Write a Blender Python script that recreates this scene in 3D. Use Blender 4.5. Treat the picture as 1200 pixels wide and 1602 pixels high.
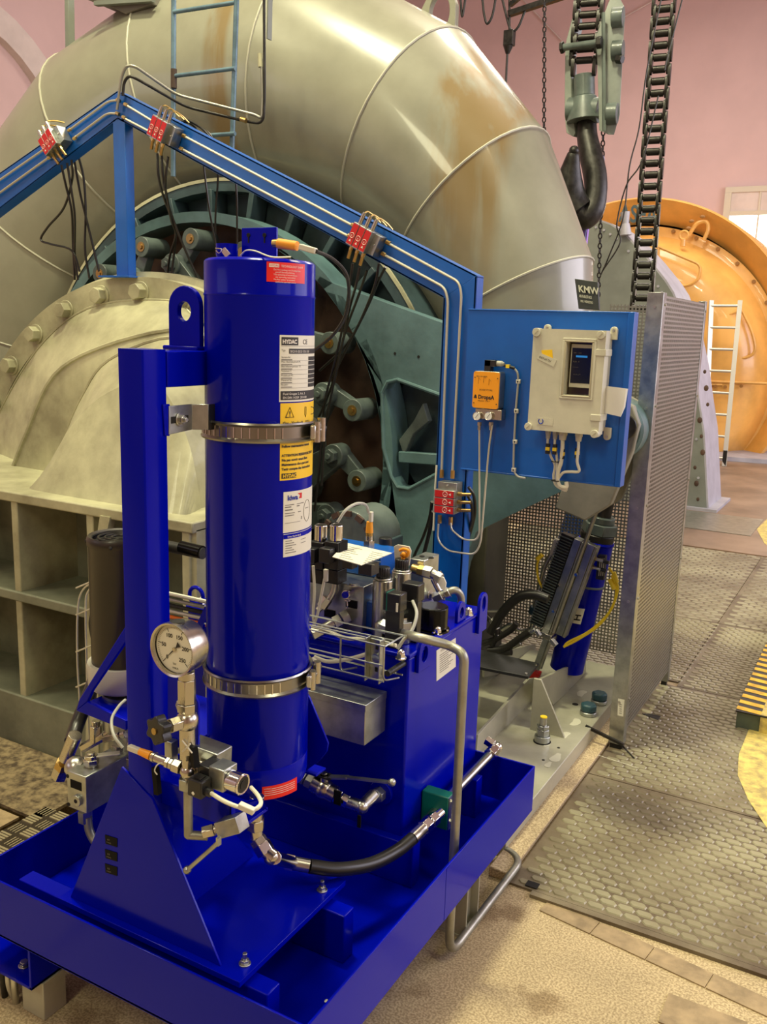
import bpy, math, random
from mathutils import Vector, Matrix
random.seed(7)
PI = math.pi
for o in list(bpy.data.objects): bpy.data.objects.remove(o)
SC = bpy.context.scene; COL = SC.collection
# ---------------------------------------------------------------- camera (x right-near, y away, z up; metres)
FPX, PITCH, ROLL, YAW, CH = 1420.0, .2008, .033, .5066, 1.73
_f = Vector((-math.sin(YAW)*math.cos(PITCH), math.cos(YAW)*math.cos(PITCH), -math.sin(PITCH)))
_r = _f.cross(Vector((0, 0, 1))).normalized(); _u = _r.cross(_f)
_R = _r*math.cos(ROLL)+_u*math.sin(ROLL); _U = -_r*math.sin(ROLL)+_u*math.cos(ROLL)
cd = bpy.data.cameras.new('camera'); cam = bpy.data.objects.new('camera', cd); COL.objects.link(cam)
cd.sensor_fit = 'VERTICAL'; cd.sensor_height = 24; cd.lens = 24*FPX/1602; cd.clip_start = .05; cd.clip_end = 100
cam.matrix_world = Matrix(((_R.x, _U.x, -_f.x, 0), (_R.y, _U.y, -_f.y, 0), (_R.z, _U.z, -_f.z, CH), (0, 0, 0, 1)))
SC.camera = cam
# ---------------------------------------------------------------- light
w = bpy.data.worlds.new('world'); SC.world = w; w.use_nodes = True
w.node_tree.nodes['Background'].inputs[0].default_value = (.75, .72, .8, 1)
w.node_tree.nodes['Background'].inputs[1].default_value = .35
def area(name, loc, to, sx, sy, power, col):
    l = bpy.data.lights.new(name, 'AREA'); l.shape = 'RECTANGLE'; l.size = sx; l.size_y = sy; l.energy = power; l.color = col
    o = bpy.data.objects.new(name, l); COL.objects.link(o); o.location = loc
    o.rotation_euler = (Vector(to)-Vector(loc)).to_track_quat('-Z', 'Y').to_euler(); return o
WARM = (.97, .92, .60); DAY = (.93, .87, 1)
area('hall_lamp', (-2.1, 2.3, 6.9), (-1.2, 2.4, 0), .4, .8, 370, WARM)
area('hall_lamp', (1.9, 1.2, 6.4), (-.9, 2.4, 0), .8, 1.4, 80, WARM)
area('hall_lamp', (-1.2, -2.8, 5.4), (-1.6, 3, 1), .8, 1.4, 85, WARM)
area('hall_lamp', (-4.5, .4, 6.6), (-4, 2.5, 0), .9, 1.6, 130, WARM)
area('hall_lamp', (-1.5, 7.0, 7.8), (-1.5, 8, 0), 2.0, 2.0, 260, (1, .88, .68))
area('hall_lamp', (-4, 13.0, 7.8), (-4, 13, 0), 3, 3, 360, (1, .9, .78))
area('window_daylight', (5.8, 9.5, 4.0), (-3, 9.5, 1.0), 9, 4, 760, DAY)
area('window_daylight', (5.8, 1.5, 4.4), (-3, 3, .5), 4, 2.6, 90, DAY)
area('window_daylight', (-9, -5.4, 4.5), (-3, 2, 1.5), 5, 2.6, 60, (.9, .87, 1))
SC.view_settings.view_transform = 'Standard'; SC.view_settings.look = 'None'; SC.view_settings.gamma = 1
SC.view_settings.use_curve_mapping = False; SC.view_settings.exposure = 0.0
# ---------------------------------------------------------------- helpers: where a sight line meets a real plane
def ray(px, py): return _f+_R*((px-600)/FPX)-_U*((py-801)/FPX)
def KX(px, py, x): d = ray(px, py); return d*(x/d.x)+Vector((0, 0, CH))
def KY(px, py, y): d = ray(px, py); return d*(y/d.y)+Vector((0, 0, CH))
def KZ(px, py, z): d = ray(px, py); return d*((z-CH)/d.z)+Vector((0, 0, CH))
def KD(px, py, t): return ray(px, py)*t+Vector((0, 0, CH))
def V(*a): return Vector(a)
X_, Y_, Z_ = V(1, 0, 0), V(0, 1, 0), V(0, 0, 1)
def basis(ax, hint=None):
    ax = Vector(ax).normalized(); h = Vector(hint) if hint is not None else (Z_ if abs(ax.z) < .9 else X_)
    u = (h-ax*h.dot(ax)).normalized(); return u, ax.cross(u), ax
class MB:
    def __init__(s): s.v = []; s.f = []; s.mi = []; s.cur = 0
    def add(s, vs, fs):
        b = len(s.v); s.v += [Vector(x) for x in vs]
        for f in fs: s.f.append([b+i for i in f]); s.mi.append(s.cur)
        return s
    def box(s, c, d, u=X_, v=Y_, w=None):
        w = w or u.cross(v); c = Vector(c); vs = []
        for k in (-.5, .5):
            for i, j in ((-.5, -.5), (.5, -.5), (.5, .5), (-.5, .5)): vs.append(c+u*(i*d[0])+v*(j*d[1])+w*(k*d[2]))
        return s.add(vs, [(3, 2, 1, 0), (4, 5, 6, 7), (0, 1, 5, 4), (1, 2, 6, 5), (2, 3, 7, 6), (3, 0, 4, 7)])
    def bx(s, a, b):
        a, b = Vector(a), Vector(b); return s.box((a+b)/2, [abs(b[i]-a[i]) for i in range(3)])
    def bar(s, a, b, wd, th, hint=Z_):           # rectangular bar from a to b
        a, b = Vector(a), Vector(b); u, v, ax = basis(b-a, hint)
        return s.box((a+b)/2, (th, wd, (b-a).length), u, v, ax)
    def prism(s, pts, d):                        # planar outline pushed along d
        pts = [Vector(p) for p in pts]; n = len(pts); d = Vector(d)
        nn = Vector((0, 0, 0))
        for i in range(n): nn += pts[i].cross(pts[(i+1) % n])
        if nn.dot(d) > 0: pts = pts[::-1]
        return s.add(pts+[p+d for p in pts], [tuple(range(n)), tuple(range(2*n-1, n-1, -1))]+[(i, i+n, (i+1) % n+n, (i+1) % n) for i in range(n)])
    def cyl(s, a, b, r, r2=None, n=20, cap=True, ph=0):
        a, b = Vector(a), Vector(b); r2 = r if r2 is None else r2; u, v, ax = basis(b-a)
        vs = []
        for p, q in ((a, r), (b, r2)):
            for i in range(n):
                t = 2*PI*i/n+ph; vs.append(p+u*(q*math.cos(t))+v*(q*math.sin(t)))
        fs = [(i, (i+1) % n, (i+1) % n+n, i+n) for i in range(n)]
        if cap: fs += [tuple(range(n-1, -1, -1)), tuple(range(n, 2*n))]
        return s.add(vs, fs)
    def hexa(s, a, b, r, ph=0): return s.cyl(a, b, r, n=6, ph=ph)
    def lathe(s, prof, o, ax=Z_, n=32, a0=0, a1=2*PI, hint=None):   # prof: (radius, height)
        o = Vector(o); u, v, ax = basis(ax, hint); full = abs(a1-a0-2*PI) < 1e-6; m = n if full else n+1; vs = []
        for i in range(m):
            t = a0+(a1-a0)*i/n; d = u*math.cos(t)+v*math.sin(t)
            for r, h in prof: vs.append(o+d*r+ax*h)
        k = len(prof); fs = []
        for i in range(n):
            j = (i+1) % m
            for q in range(k-1): fs.append((i*k+q, j*k+q, j*k+q+1, i*k+q+1))
        return s.add(vs, fs)
    def tube(s, path, r, n=8, cap=True):
        path = [Vector(p) for p in path]; m = len(path); vs = []; u = None
        for i, p in enumerate(path):
            t = (path[min(i+1, m-1)]-path[max(i-1, 0)]).normalized()
            if u is None: u, v, _ = basis(t)
            else:
                u = (u-t*u.dot(t)).normalized(); v = t.cross(u)
            rr = r[i] if isinstance(r, (list, tuple)) else r
            for k in range(n):
                a = 2*PI*k/n; vs.append(p+u*(rr*math.cos(a))+v*(rr*math.sin(a)))
        fs = [(i*n+k, i*n+(k+1) % n, (i+1)*n+(k+1) % n, (i+1)*n+k) for i in range(m-1) for k in range(n)]
        if cap: fs += [tuple(range(n-1, -1, -1)), tuple(range((m-1)*n, m*n))]
        return s.add(vs, fs)
    def ball(s, c, r, n=12, sq=(1, 1, 1)):
        c = Vector(c); vs = [c+V(0, 0, r*sq[2])]; k = n//2
        for i in range(1, k):
            a = PI*i/k
            for j in range(n):
                b = 2*PI*j/n; vs.append(c+V(r*sq[0]*math.sin(a)*math.cos(b), r*sq[1]*math.sin(a)*math.sin(b), r*sq[2]*math.cos(a)))
        vs.append(c-V(0, 0, r*sq[2])); e = len(vs)-1
        fs = [(0, 1+j, 1+(j+1) % n) for j in range(n)]
        for i in range(k-2):
            for j in range(n): fs.append((1+i*n+j, 1+(i+1)*n+j, 1+(i+1)*n+(j+1) % n, 1+i*n+(j+1) % n))
        fs += [(e, 1+(k-2)*n+(j+1) % n, 1+(k-2)*n+j) for j in range(n)]
        return s.add(vs, fs)
    def torus(s, c, ax, R, r, n=24, m=8, a0=0, a1=2*PI, hint=None):
        c = Vector(c); u, v, ax = basis(ax, hint); full = abs(a1-a0-2*PI) < 1e-6
        k = n if full else n+1; pts = []
        for i in range(k):
            t = a0+(a1-a0)*i/n; pts.append(c+(u*math.cos(t)+v*math.sin(t))*R)
        if not full: return s.tube(pts, r, m)
        vs = []
        for i in range(n):
            d = (pts[i]-c)/R
            for j in range(m):
                a = 2*PI*j/m; vs.append(pts[i]+d*(r*math.cos(a))+ax*(r*math.sin(a)))
        return s.add(vs, [(i*m+j, ((i+1) % n)*m+j, ((i+1) % n)*m+(j+1) % m, i*m+(j+1) % m) for i in range(n) for j in range(m)])
    def holed(s, outer, hc, hr, d, n=32, hy=None, uv=None):  # plate outline with one round/oval hole, pushed along d
        outer = [Vector(p) for p in outer]; hc = Vector(hc); d = Vector(d)
        nn = d.normalized(); u = (uv if uv is not None else (outer[1]-outer[0])).normalized(); v = nn.cross(u); hy = hy or hr
        P = [((p-hc).dot(u), (p-hc).dot(v)) for p in outer]
        ang = sorted(set([round(2*PI*i/n, 5) for i in range(n)]+[round(math.atan2(y, x) % (2*PI), 5) for x, y in P]))
        A = []; B = []
        for t in ang:
            cx, cy = math.cos(t), math.sin(t); best = None
            for i in range(len(P)):
                x1, y1 = P[i]; x2, y2 = P[(i+1) % len(P)]; ex, ey = x2-x1, y2-y1; den = cx*ey-cy*ex
                if abs(den) < 1e-9: continue
                q = (x1*ey-y1*ex)/den; k = (x1*cy-y1*cx)/den
                if q > 0 and -1e-4 <= k <= 1+1e-4: best = q if best is None else max(best, q)
            best = best or hr*1.2; A.append(hc+u*(cx*best)+v*(cy*best)); B.append(hc+u*(cx*hr)+v*(cy*hy))
        m = len(A); vs = A+B+[p+d for p in A]+[p+d for p in B]; fs = []
        for i in range(m):
            j = (i+1) % m
            fs += [(i, i+m, j+m, j), (i+2*m, j+2*m, j+3*m, i+3*m), (i, j, j+2*m, i+2*m), (i+m, i+3*m, j+3*m, j+m)]
        return s.add(vs, fs)
    def text(s, txt, size, fn, bold=0.0):        # fn maps flat (u, v) metres to a world point
        cu = bpy.data.curves.new('t', 'FONT'); cu.body = txt; cu.size = size; cu.resolution_u = 3; cu.offset = bold
        ob = bpy.data.objects.new('t', cu); COL.objects.link(ob)
        dg = bpy.context.evaluated_depsgraph_get(); dg.update()
        me = bpy.data.meshes.new_from_object(ob.evaluated_get(dg))
        vs = [fn(q.co.x, q.co.y) for q in me.vertices]; fs = [tuple(p.vertices) for p in me.polygons]
        bpy.data.objects.remove(ob); bpy.data.curves.remove(cu); bpy.data.meshes.remove(me)
        return s.add(vs, fs)
    def build(s, name, mat, parent=None, bev=0, label=None, cat=None, group=None, kind=None, loc=None, flat=False, ang=38):
        L = Vector(loc) if loc is not None else (ROOT[parent.name] if parent else sum(s.v, Vector())/max(1, len(s.v)))
        me = bpy.data.meshes.new(name); me.from_pydata([p-L for p in s.v], [], s.f)
        for m in (mat if isinstance(mat, (list, tuple)) else [mat]): me.materials.append(M[m])
        if any(s.mi): me.polygons.foreach_set('material_index', s.mi)
        me.update()
        if not flat:
            me.shade_smooth(); me.set_sharp_from_angle(angle=math.radians(ang))
        o = bpy.data.objects.new(name, me); COL.objects.link(o)
        if bev:
            b = o.modifiers.new('bevel', 'BEVEL'); b.width = bev; b.segments = 2; b.limit_method = 'ANGLE'; b.angle_limit = math.radians(50)
        if parent: o.parent = parent
        else: o.location = L
        ROOT[o.name] = L; tag(o, label, cat, group, kind)
        return o
ROOT = {}
def tag(o, label=None, cat=None, group=None, kind=None):
    for k, v in (('label', label), ('category', cat), ('group', group), ('kind', kind)):
        if v: o[k] = v
def thing(name, label, cat, loc, group=None):
    o = bpy.data.objects.new(name, None); COL.objects.link(o); o.location = loc; o.empty_display_size = .05
    ROOT[o.name] = Vector(loc); tag(o, label, cat, group); return o
def copy_tree(o, d, parent=None, label=None, group=None):
    c = o.copy(); COL.objects.link(c); c.parent = parent
    if parent is None: c.location = o.location+Vector(d)
    if label: c['label'] = label
    if group: c['group'] = group
    for ch in list(o.children): copy_tree(ch, d, c)
    return c
def rnd(path, r, k=5):                           # round the corners of a pipe run
    path = [Vector(p) for p in path]; out = [path[0]]
    for i in range(1, len(path)-1):
        a, p, b = path[i-1], path[i], path[i+1]; la, lb = (a-p).length, (b-p).length
        q = min(r, la*.48, lb*.48); A = p+(a-p).normalized()*q; B = p+(b-p).normalized()*q
        for j in range(k+1):
            t = j/k; out.append(A*(1-t)**2+p*(2*t*(1-t))+B*t*t)
    out.append(path[-1]); return out
def spl(path, k=6):                              # smooth curve through points
    P = [Vector(p) for p in path]; P = [P[0]*2-P[1]]+P+[P[-1]*2-P[-2]]; out = []
    for i in range(1, len(P)-2):
        for j in range(k):
            t = j/k; a, b, c, d = P[i-1:i+3]
            out.append(.5*((2*b)+(c-a)*t+(2*a-5*b+4*c-d)*t*t+(3*b-a-3*c+d)*t**3))
    out.append(P[-2]); return out
# ---------------------------------------------------------------- materials
M = {}
def mat(name, col, rough=.5, metal=0, coat=0, var=.0, vs=3, bump=0, bs=60, col2=None, spec=None, emit=0, trans=0, rv=0):
    m = bpy.data.materials.new(name); m.use_nodes = True; nt = m.node_tree; b = nt.nodes['Principled BSDF']; M[name] = m
    b.inputs['Base Color'].default_value = (*col, 1); b.inputs['Roughness'].default_value = rough; b.inputs['Metallic'].default_value = metal
    b.inputs['Coat Weight'].default_value = coat; b.inputs['Coat Roughness'].default_value = .06
    if spec is not None: b.inputs['Specular IOR Level'].default_value = spec
    if trans: b.inputs['Transmission Weight'].default_value = trans
    if emit: b.inputs['Emission Color'].default_value = (*col, 1); b.inputs['Emission Strength'].default_value = emit
    N = nt.nodes.new; L = nt.links.new
    if var or bump or rv:
        tc = N('ShaderNodeTexCoord'); src = tc.outputs['Object']
        if var or rv:
            n = N('ShaderNodeTexNoise'); n.inputs['Scale'].default_value = vs; n.inputs['Detail'].default_value = 7; n.inputs['Roughness'].default_value = .62; L(src, n.inputs['Vector'])
        if var:
            r = N('ShaderNodeValToRGB'); c2 = col2 or tuple(c*(1-var) for c in col); c1 = tuple(min(1, c*(1+var*.35)) for c in col)
            r.color_ramp.elements[0].position = .36; r.color_ramp.elements[0].color = (*c2, 1); r.color_ramp.elements[1].position = .62; r.color_ramp.elements[1].color = (*c1, 1)
            L(n.outputs['Fac'], r.inputs[0]); L(r.outputs[0], b.inputs['Base Color'])
        if rv:
            q = N('ShaderNodeMapRange'); q.inputs['To Min'].default_value = max(.02, rough-rv); q.inputs['To Max'].default_value = min(1, rough+rv); L(n.outputs['Fac'], q.inputs['Value']); L(q.outputs[0], b.inputs['Roughness'])
        if bump:
            n2 = N('ShaderNodeTexNoise'); n2.inputs['Scale'].default_value = bs; n2.inputs['Detail'].default_value = 4; L(src, n2.inputs['Vector'])
            bp = N('ShaderNodeBump'); bp.inputs['Strength'].default_value = bump; bp.inputs['Distance'].default_value = .004; L(n2.outputs['Fac'], bp.inputs['Height']); L(bp.outputs[0], b.inputs['Normal'])
    return m
mat('blue', (.0, .003, .36), .22, coat=.12, spec=.07, bump=.03, bs=25)
mat('frame_blue', (.0, .095, .44), .38, coat=.2, var=.12, vs=5, bump=.05, bs=40)
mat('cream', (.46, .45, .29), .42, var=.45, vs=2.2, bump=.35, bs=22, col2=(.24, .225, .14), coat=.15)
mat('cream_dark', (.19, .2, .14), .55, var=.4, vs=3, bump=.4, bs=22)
mat('base_grey', (.36, .35, .26), .38, var=.22, vs=4, bump=.15, bs=30, coat=.2)
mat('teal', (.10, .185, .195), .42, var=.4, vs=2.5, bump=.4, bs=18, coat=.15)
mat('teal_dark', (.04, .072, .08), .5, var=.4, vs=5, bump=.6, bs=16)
mat('weld', (.42, .41, .32), .5)
mat('rust', (.085, .046, .028), .6, var=.6, vs=3, bump=.3, bs=30)
mat('lever_grey', (.10, .13, .12), .42, var=.4, vs=6, bump=.3, bs=20, coat=.1)
mat('galv', (.42, .44, .41), .34, metal=.95, var=.25, vs=18, rv=.1)
mat('steel', (.55, .55, .5), .3, metal=1, var=.15, vs=10, rv=.1)
mat('pipe_steel', (.36, .36, .30), .42, metal=.75, var=.2, vs=14)
mat('chrome', (.72, .71, .68), .14, metal=1)
mat('nickel', (.52, .49, .41), .26, metal=1, rv=.08, vs=20)
mat('brass', (.5, .34, .12), .32, metal=1)
mat('dark_steel', (.035, .033, .03), .42, metal=.6, var=.5, vs=20, bump=.3, bs=40, rv=.15)
mat('chain_black', (.018, .016, .013), .4, metal=.35, bump=.3, bs=40)
mat('rubber', (.012, .012, .011), .5, bump=.2, bs=90)
mat('hose', (.014, .013, .011), .35)
mat('black_plastic', (.012, .012, .013), .35, bump=.1, bs=120)
mat('gloss_black', (.004, .004, .004), .2, coat=.0, spec=.18)
mat('tag_black', (.006, .006, .006), .6, spec=.1)
mat('white_plastic', (.62, .6, .5), .45)
mat('cable_grey', (.38, .38, .34), .5)
mat('cable_white', (.66, .64, .5), .5)
mat('orange', (.75, .15, .01), .4)
mat('orange_paint', (.85, .33, .01), .45)
mat('yellow', (.85, .62, .02), .5)
mat('label_yellow', (.86, .55, .01), .45)
mat('label_white', (.72, .71, .58), .5)
mat('label_grey', (.55, .54, .42), .5)
mat('red', (.55, .01, .008), .4)
mat('label_red', (.8, .015, .005), .45)
mat('ink', (.02, .018, .015), .6)
mat('ink_grey', (.16, .15, .12), .6)
mat('ink_blue', (.01, .03, .3), .6)
mat('ink_red', (.6, .01, .01), .6)
mat('ink_white', (.8, .75, .65), .6)
mat('paper', (.78, .78, .74), .7)
mat('box_cream', (.56, .545, .42), .5, var=.12, vs=8, bump=.06, bs=80)
mat('box_dirty', (.42, .38, .26), .55)
mat('screen', (.008, .012, .02), .15, coat=.5)
mat('screen_blue', (.02, .2, .55), .3, emit=.6)
mat('window_smoke', (.05, .03, .015), .08, coat=.5)
mat('green_clamp', (.0, .13, .085), .45)
mat('lilac_blue', (.2, .26, .5), .3)
mat('sling', (.42, .25, .75), .7)
mat('ladder_blue', (.13, .22, .28), .38, metal=.2, var=.3, vs=12)
mat('alu', (.60, .59, .50), .4, metal=.6)
mat('band_steel', (.30, .29, .25), .3, metal=1)
mat('link_grey', (.23, .22, .17), .5, var=.25, vs=6)
mat('maker_dark', (.05, .055, .05), .5, metal=.3)
mat('olive_shade', (.075, .07, .045), .7, var=.4, vs=3)
mat('yellow_gen', (.78, .42, .10), .34, var=.22, vs=1.4, bump=.08, bs=10, coat=.25)
mat('gen_dark', (.30, .14, .03), .5)
mat('shield_grey', (.19, .21, .18), .5, var=.22, vs=2)
mat('shield_rim', (.38, .38, .42), .45, var=.15, vs=5)
mat('ink_teal', (.05, .09, .09), .5)
mat('motor_brown', (.016, .010, .006), .42, var=.5, vs=5, coat=.1)
mat('motor_ring', (.5, .48, .42), .4)
mat('blue_cap', (.02, .07, .09), .4)
mat('crane_grey', (.24, .27, .24), .4, var=.2, vs=6)
mat('wall', (.67, .49, .47), .85, var=.05, vs=1.2, bump=.1, bs=14)
mat('wall_trim', (.68, .6, .55), .85, var=.1, vs=3)
mat('ceiling', (.6, .5, .47), .9)
mat('window_frame', (.62, .58, .46), .6)
mat('pane', (1, .99, .9), .3, emit=4.5)
mat('hazard_yellow', (.8, .48, .03), .6, var=.35, vs=20, bump=.2, bs=50)
mat('paint_yellow', (.62, .5, .13), .6, var=.45, vs=25, col2=(.36, .28, .1), bump=.5, bs=60)
mat('step_green', (.1, .13, .09), .6, var=.25, vs=6)
mat('plate_joint', (.03, .025, .018), .9)
mat('pit', (.006, .005, .004), .9)
def floor_mats():
    N = None
    # concrete with stains
    m = mat('concrete', (.52, .415, .25), .8, var=.22, vs=1.6, bump=.08, bs=180); nt = m.node_tree; b = nt.nodes['Principled BSDF']
    base = b.inputs['Base Color'].links[0].from_socket
    tc = nt.nodes.new('ShaderNodeTexCoord'); n = nt.nodes.new('ShaderNodeTexNoise'); n.inputs['Scale'].default_value = 4; n.inputs['Detail'].default_value = 6; nt.links.new(tc.outputs['Object'], n.inputs['Vector'])
    r = nt.nodes.new('ShaderNodeValToRGB'); r.color_ramp.elements[0].position = .33; r.color_ramp.elements[0].color = (.6, .55, .5, 1); r.color_ramp.elements[1].position = .40; r.color_ramp.elements[1].color = (1, 1, 1, 1)
    nt.links.new(n.outputs['Fac'], r.inputs[0]); sp = nt.nodes.new('ShaderNodeTexNoise'); sp.inputs['Scale'].default_value = 170; sp.inputs['Detail'].default_value = 6; nt.links.new(tc.outputs['Object'], sp.inputs['Vector'])
    r2 = nt.nodes.new('ShaderNodeValToRGB'); r2.color_ramp.elements[0].position = .4; r2.color_ramp.elements[0].color = (.62, .58, .52, 1); r2.color_ramp.elements[1].position = .6; r2.color_ramp.elements[1].color = (1.1, 1.1, 1.08, 1); nt.links.new(sp.outputs['Fac'], r2.inputs[0])
    prev = base
    for q in (r, r2):
        mx = nt.nodes.new('ShaderNodeMix'); mx.data_type = 'RGBA'; mx.blend_type = 'MULTIPLY'; mx.inputs[0].default_value = 1
        nt.links.new(prev, mx.inputs[6]); nt.links.new(q.outputs[0], mx.inputs[7]); prev = mx.outputs[2]
    nt.links.new(prev, b.inputs['Base Color'])
floor_mats()
mat('terrazzo', (.2, .15, .08), .8, var=.65, vs=32, col2=(.05, .032, .018), bump=.5, bs=50)
mat('tile', (.34, .25, .14), .7, var=.35, vs=14, bump=.3, bs=60)
mat('far_floor', (.26, .18, .12), .5, var=.35, vs=1.5)
mat('tread_plate', (.17, .14, .085), .6, metal=.0, var=.45, vs=3.5, col2=(.09, .062, .036), bump=.3, bs=50)
mat('tread_rib', (.27, .25, .155), .45, metal=.1, var=.4, vs=2.2, col2=(.15, .12, .07))
mat('chequer_base', (.05, .038, .025), .5, metal=.4)
mat('chequer_lug', (.5, .43, .28), .4, metal=.5)
# ================================================================ SETTING
def struct(name, mb, m, parent=None, bev=0, kind='structure'):
    o = mb.build(name, m, parent, bev, kind=None if parent else kind, loc=None if parent else (0, 0, 0)); return o
m = MB()                                         # slab with a pit on the left behind the skid
m.bx((-12, -7, -.3), (7, 1.45, 0)); m.bx((-2.05, 1.45, -.3), (7, 20, 0)); m.bx((-12, 2.27, -.3), (-2.05, 20, 0)); m.bx((-12, 1.45, -.3), (-2.75, 2.27, 0)); m.bx((-2.75, 1.45, -.32), (-2.05, 2.27, -.25))
floor = struct('floor', m, 'concrete')
struct('ceiling', MB().bx((-12, -7, 9), (7, 20, 9.2)), 'ceiling')
struct('wall_back', MB().bx((-12, 19, 0), (7, 19.2, 9)), 'wall')
wl = struct('wall_left', MB().bx((-11.2, -7, 0), (-11, 20, 9)), 'wall')
struct('wall_right', MB().bx((6.2, -7, 0), (6.4, 20, 2)).bx((6.2, -7, 6.4), (6.4, 20, 9)).bx((6.2, 14.2, 2), (6.4, 20, 6.4)).bx((6.2, -7, 2), (6.4, -1, 6.4)), 'wall')
struct('wall_rear', MB().bx((-12, -7.2, 0), (7, -7, 9)), 'wall')
# arch mouldings on the left wall
m = MB()
ac = KX(-70, 240, -10.97); ar = (KX(45, 66, -10.97)-ac).length
m.lathe([(ar-.35, 0), (ar-.35, .14), (ar, .14), (ar, 0)], (-11, ac.y, ac.z), X_, 40, hint=Z_)
struct('trim_1', m, 'wall_trim')
# far window high on the back wall
a = KY(1146, 302, 18.98); b = a+V(2.6, 0, -2.6)
wn = struct('window_1', MB().bx((a.x-.12, 18.9, a.z), (b.x, 18.98, a.z+.1)).bx((a.x-.12, 18.9, b.z), (a.x, 18.98, a.z-.001)).bx((a.x+.001, 18.9, a.z-.42), (b.x, 18.98, a.z-.34)).bx((a.x-.2, 18.88, b.z-.1), (b.x, 18.98, b.z-.001)), 'window_frame')
struct('blind', MB().bx((a.x, 18.93, a.z-.34), (b.x, 18.96, a.z)), 'wall_trim', wn)
struct('pane', MB().bx((a.x, 18.94, b.z), (b.x, 18.97, a.z-.42)), 'pane', wn)
for k in range(5):
    struct('glazing_bar', MB().bx((a.x+.5+.5*k, 18.91, b.z), (a.x+.53+.5*k, 18.95, a.z)), 'window_frame', wn)
# wall joints seen by the hoist
struct('trim_2', MB().tube([KY(800, -20, 18.95), KY(885, 70, 18.95)], .012, 6).tube([KY(960, 36, 18.95), KY(1060, -20, 18.95)], .012, 6), 'wall_trim')

# tread plates on the floor, row after row, each plate an object with its own raised ribs
def tread(x0, x1, y0, y1, px=.056, py=.036, ribs=True):
    p = MB().bx((x0+.003, y0+.003, .0), (x1-.003, y1-.003, .008)).build('tread_plate', 'tread_plate', floor)
    if ribs:
        m = MB(); j = 0; y = y0+.03
        while y < y1-.02:
            x = x0+.03+(j % 2)*px*.5
            while x < x1-.03:
                w_, h_ = px*.86, py*.80
                o = [(x-.004, y), (x+w_*.18, y-h_*.5), (x+w_, y-h_*.5+.002), (x+w_+.004, y+.002), (x+w_*.82, y+h_*.5+.002), (x, y+h_*.5)]
                cx = sum(q[0] for q in o)/6; cy = sum(q[1] for q in o)/6
                m.add([(q[0], q[1], .008) for q in o]+[(cx+(q[0]-cx)*.88, cy+(q[1]-cy)*.8, .0112) for q in o], [(0, 1, 7, 6), (1, 2, 8, 7), (2, 3, 9, 8), (3, 4, 10, 9), (4, 5, 11, 10), (5, 0, 6, 11), (6, 7, 8, 9, 10, 11)])
                x += px
            y += py; j += 1
        m.build('tread_ribs', 'tread_rib', p, kind='stuff')
XE = -.885
plates = [(XE, .1, 2.49, 3.35), (.1, 1.0, 2.3, 3.35), (XE+.0, .1, 3.35, 4.5), (.1, 1.0, 3.35, 4.5), (-.78, .1, 4.5, 5.7), (.1, 1, 4.5, 5.7), (-.78, .1, 5.7, 7.75), (.1, 1, 5.7, 7.75), (-1.8, -.78, 5.7, 7.75), (-1.8, -.78, 4.56, 5.7), (-2.8, -1.8, 4.56, 5.7), (-2.8, -1.8, 5.7, 7.75)]
for i, p in enumerate(plates): tread(*p, px=.056 if p[3] < 6 else .08, py=.036 if p[3] < 6 else .052)
struct('far_floor', MB().bx((-9, 7.78, .001), (5.5, 18.9, .01)), 'far_floor', floor)
struct('concrete_curb', MB().prism([(-.955, 2.5, 0), (-.89, 2.5, .0), (-.882, 2.5, .03), (-.955, 2.5, .034)], (0, 1.85, 0)), 'concrete', floor, bev=.004)
MB().bx((-.83, 2.50, .0112), (-.79, 2.53, .0125)).build('notch', 'pit', floor)
# tile border along the plates
tx = [KZ(800+x, 1400+y, 0) for x, y in ((120, 42), (208, 92), (300, 127), (386, 158))]
d = (KZ(1190, 1530, 0)-KZ(920, 1410, 0)).normalized(); n = V(d.y, -d.x, 0)
o0 = KZ(860, 1408, 0)
for k in range(4):
    a = o0+d*(.17*k); MB().prism([a+d*.002, a+d*.168, a+d*.168+n*.07, a+d*.002+n*.07], (0, 0, .004)).build('tile', 'tile', floor)
for (x, y, w_, h) in ((-.33, 2.27, .2, .12), (-.12, 2.26, .2, .12)):
    MB().bx((x, y-.13, 0), (x+w_, y-.13+h, .004)).build('tile', 'tile', floor)
struct('grate_edge', MB().bx((-.8, 2.462, 0), (1, 2.486, .012)), 'tread_plate', floor)
# terrazzo and tiles by the turbine
struct('terrazzo_slab', MB().bx((-6, 1.95, .0), (-2.42, 2.3, .012)), 'terrazzo', floor)
for k in range(5):
    MB().bx((-2.78-.3*k, 1.66, 0), (-2.49-.3*k, 1.93, .008)).build('tile', 'tile', floor)
m = MB().bx((-2.46, 1.15, .0), (-1.9, 2.02, .012)).build('chequer_plate', 'chequer_base', floor)
q = MB()
for i in range(9):
    for j in range(14):
        c = V(-2.43+.063*i, 1.18+.063*j, .014)
        if (i+j) % 2 == 0:
            for k in range(4): q.box(c+V(0, (k-1.5)*.0125, 0), (.05, .008, .005))
        else:
            for k in range(4): q.box(c+V((k-1.5)*.0125, 0, -.0015), (.004, .048, .003))
q.build('chequer_lug', 'chequer_lug', m, kind='stuff')
# yellow walking line painted on the tread plates
pts = [KZ(x, y, .0112) for x, y in ((1172, 1140), (1156, 1180), (1154, 1212), (1170, 1250), (1195, 1288), (1230, 1340), (1300, 1340), (1300, 1140))]
struct('painted_line', MB().prism(pts, (0, 0, .0008)), 'paint_yellow', floor)
pts = [KZ(x, y, .0112) for x, y in ((1200, 812), (1184, 828), (1196, 850), (1240, 880), (1240, 812))]
struct('painted_line', MB().prism(pts, (0, 0, .0008)), 'paint_yellow', floor)

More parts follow.
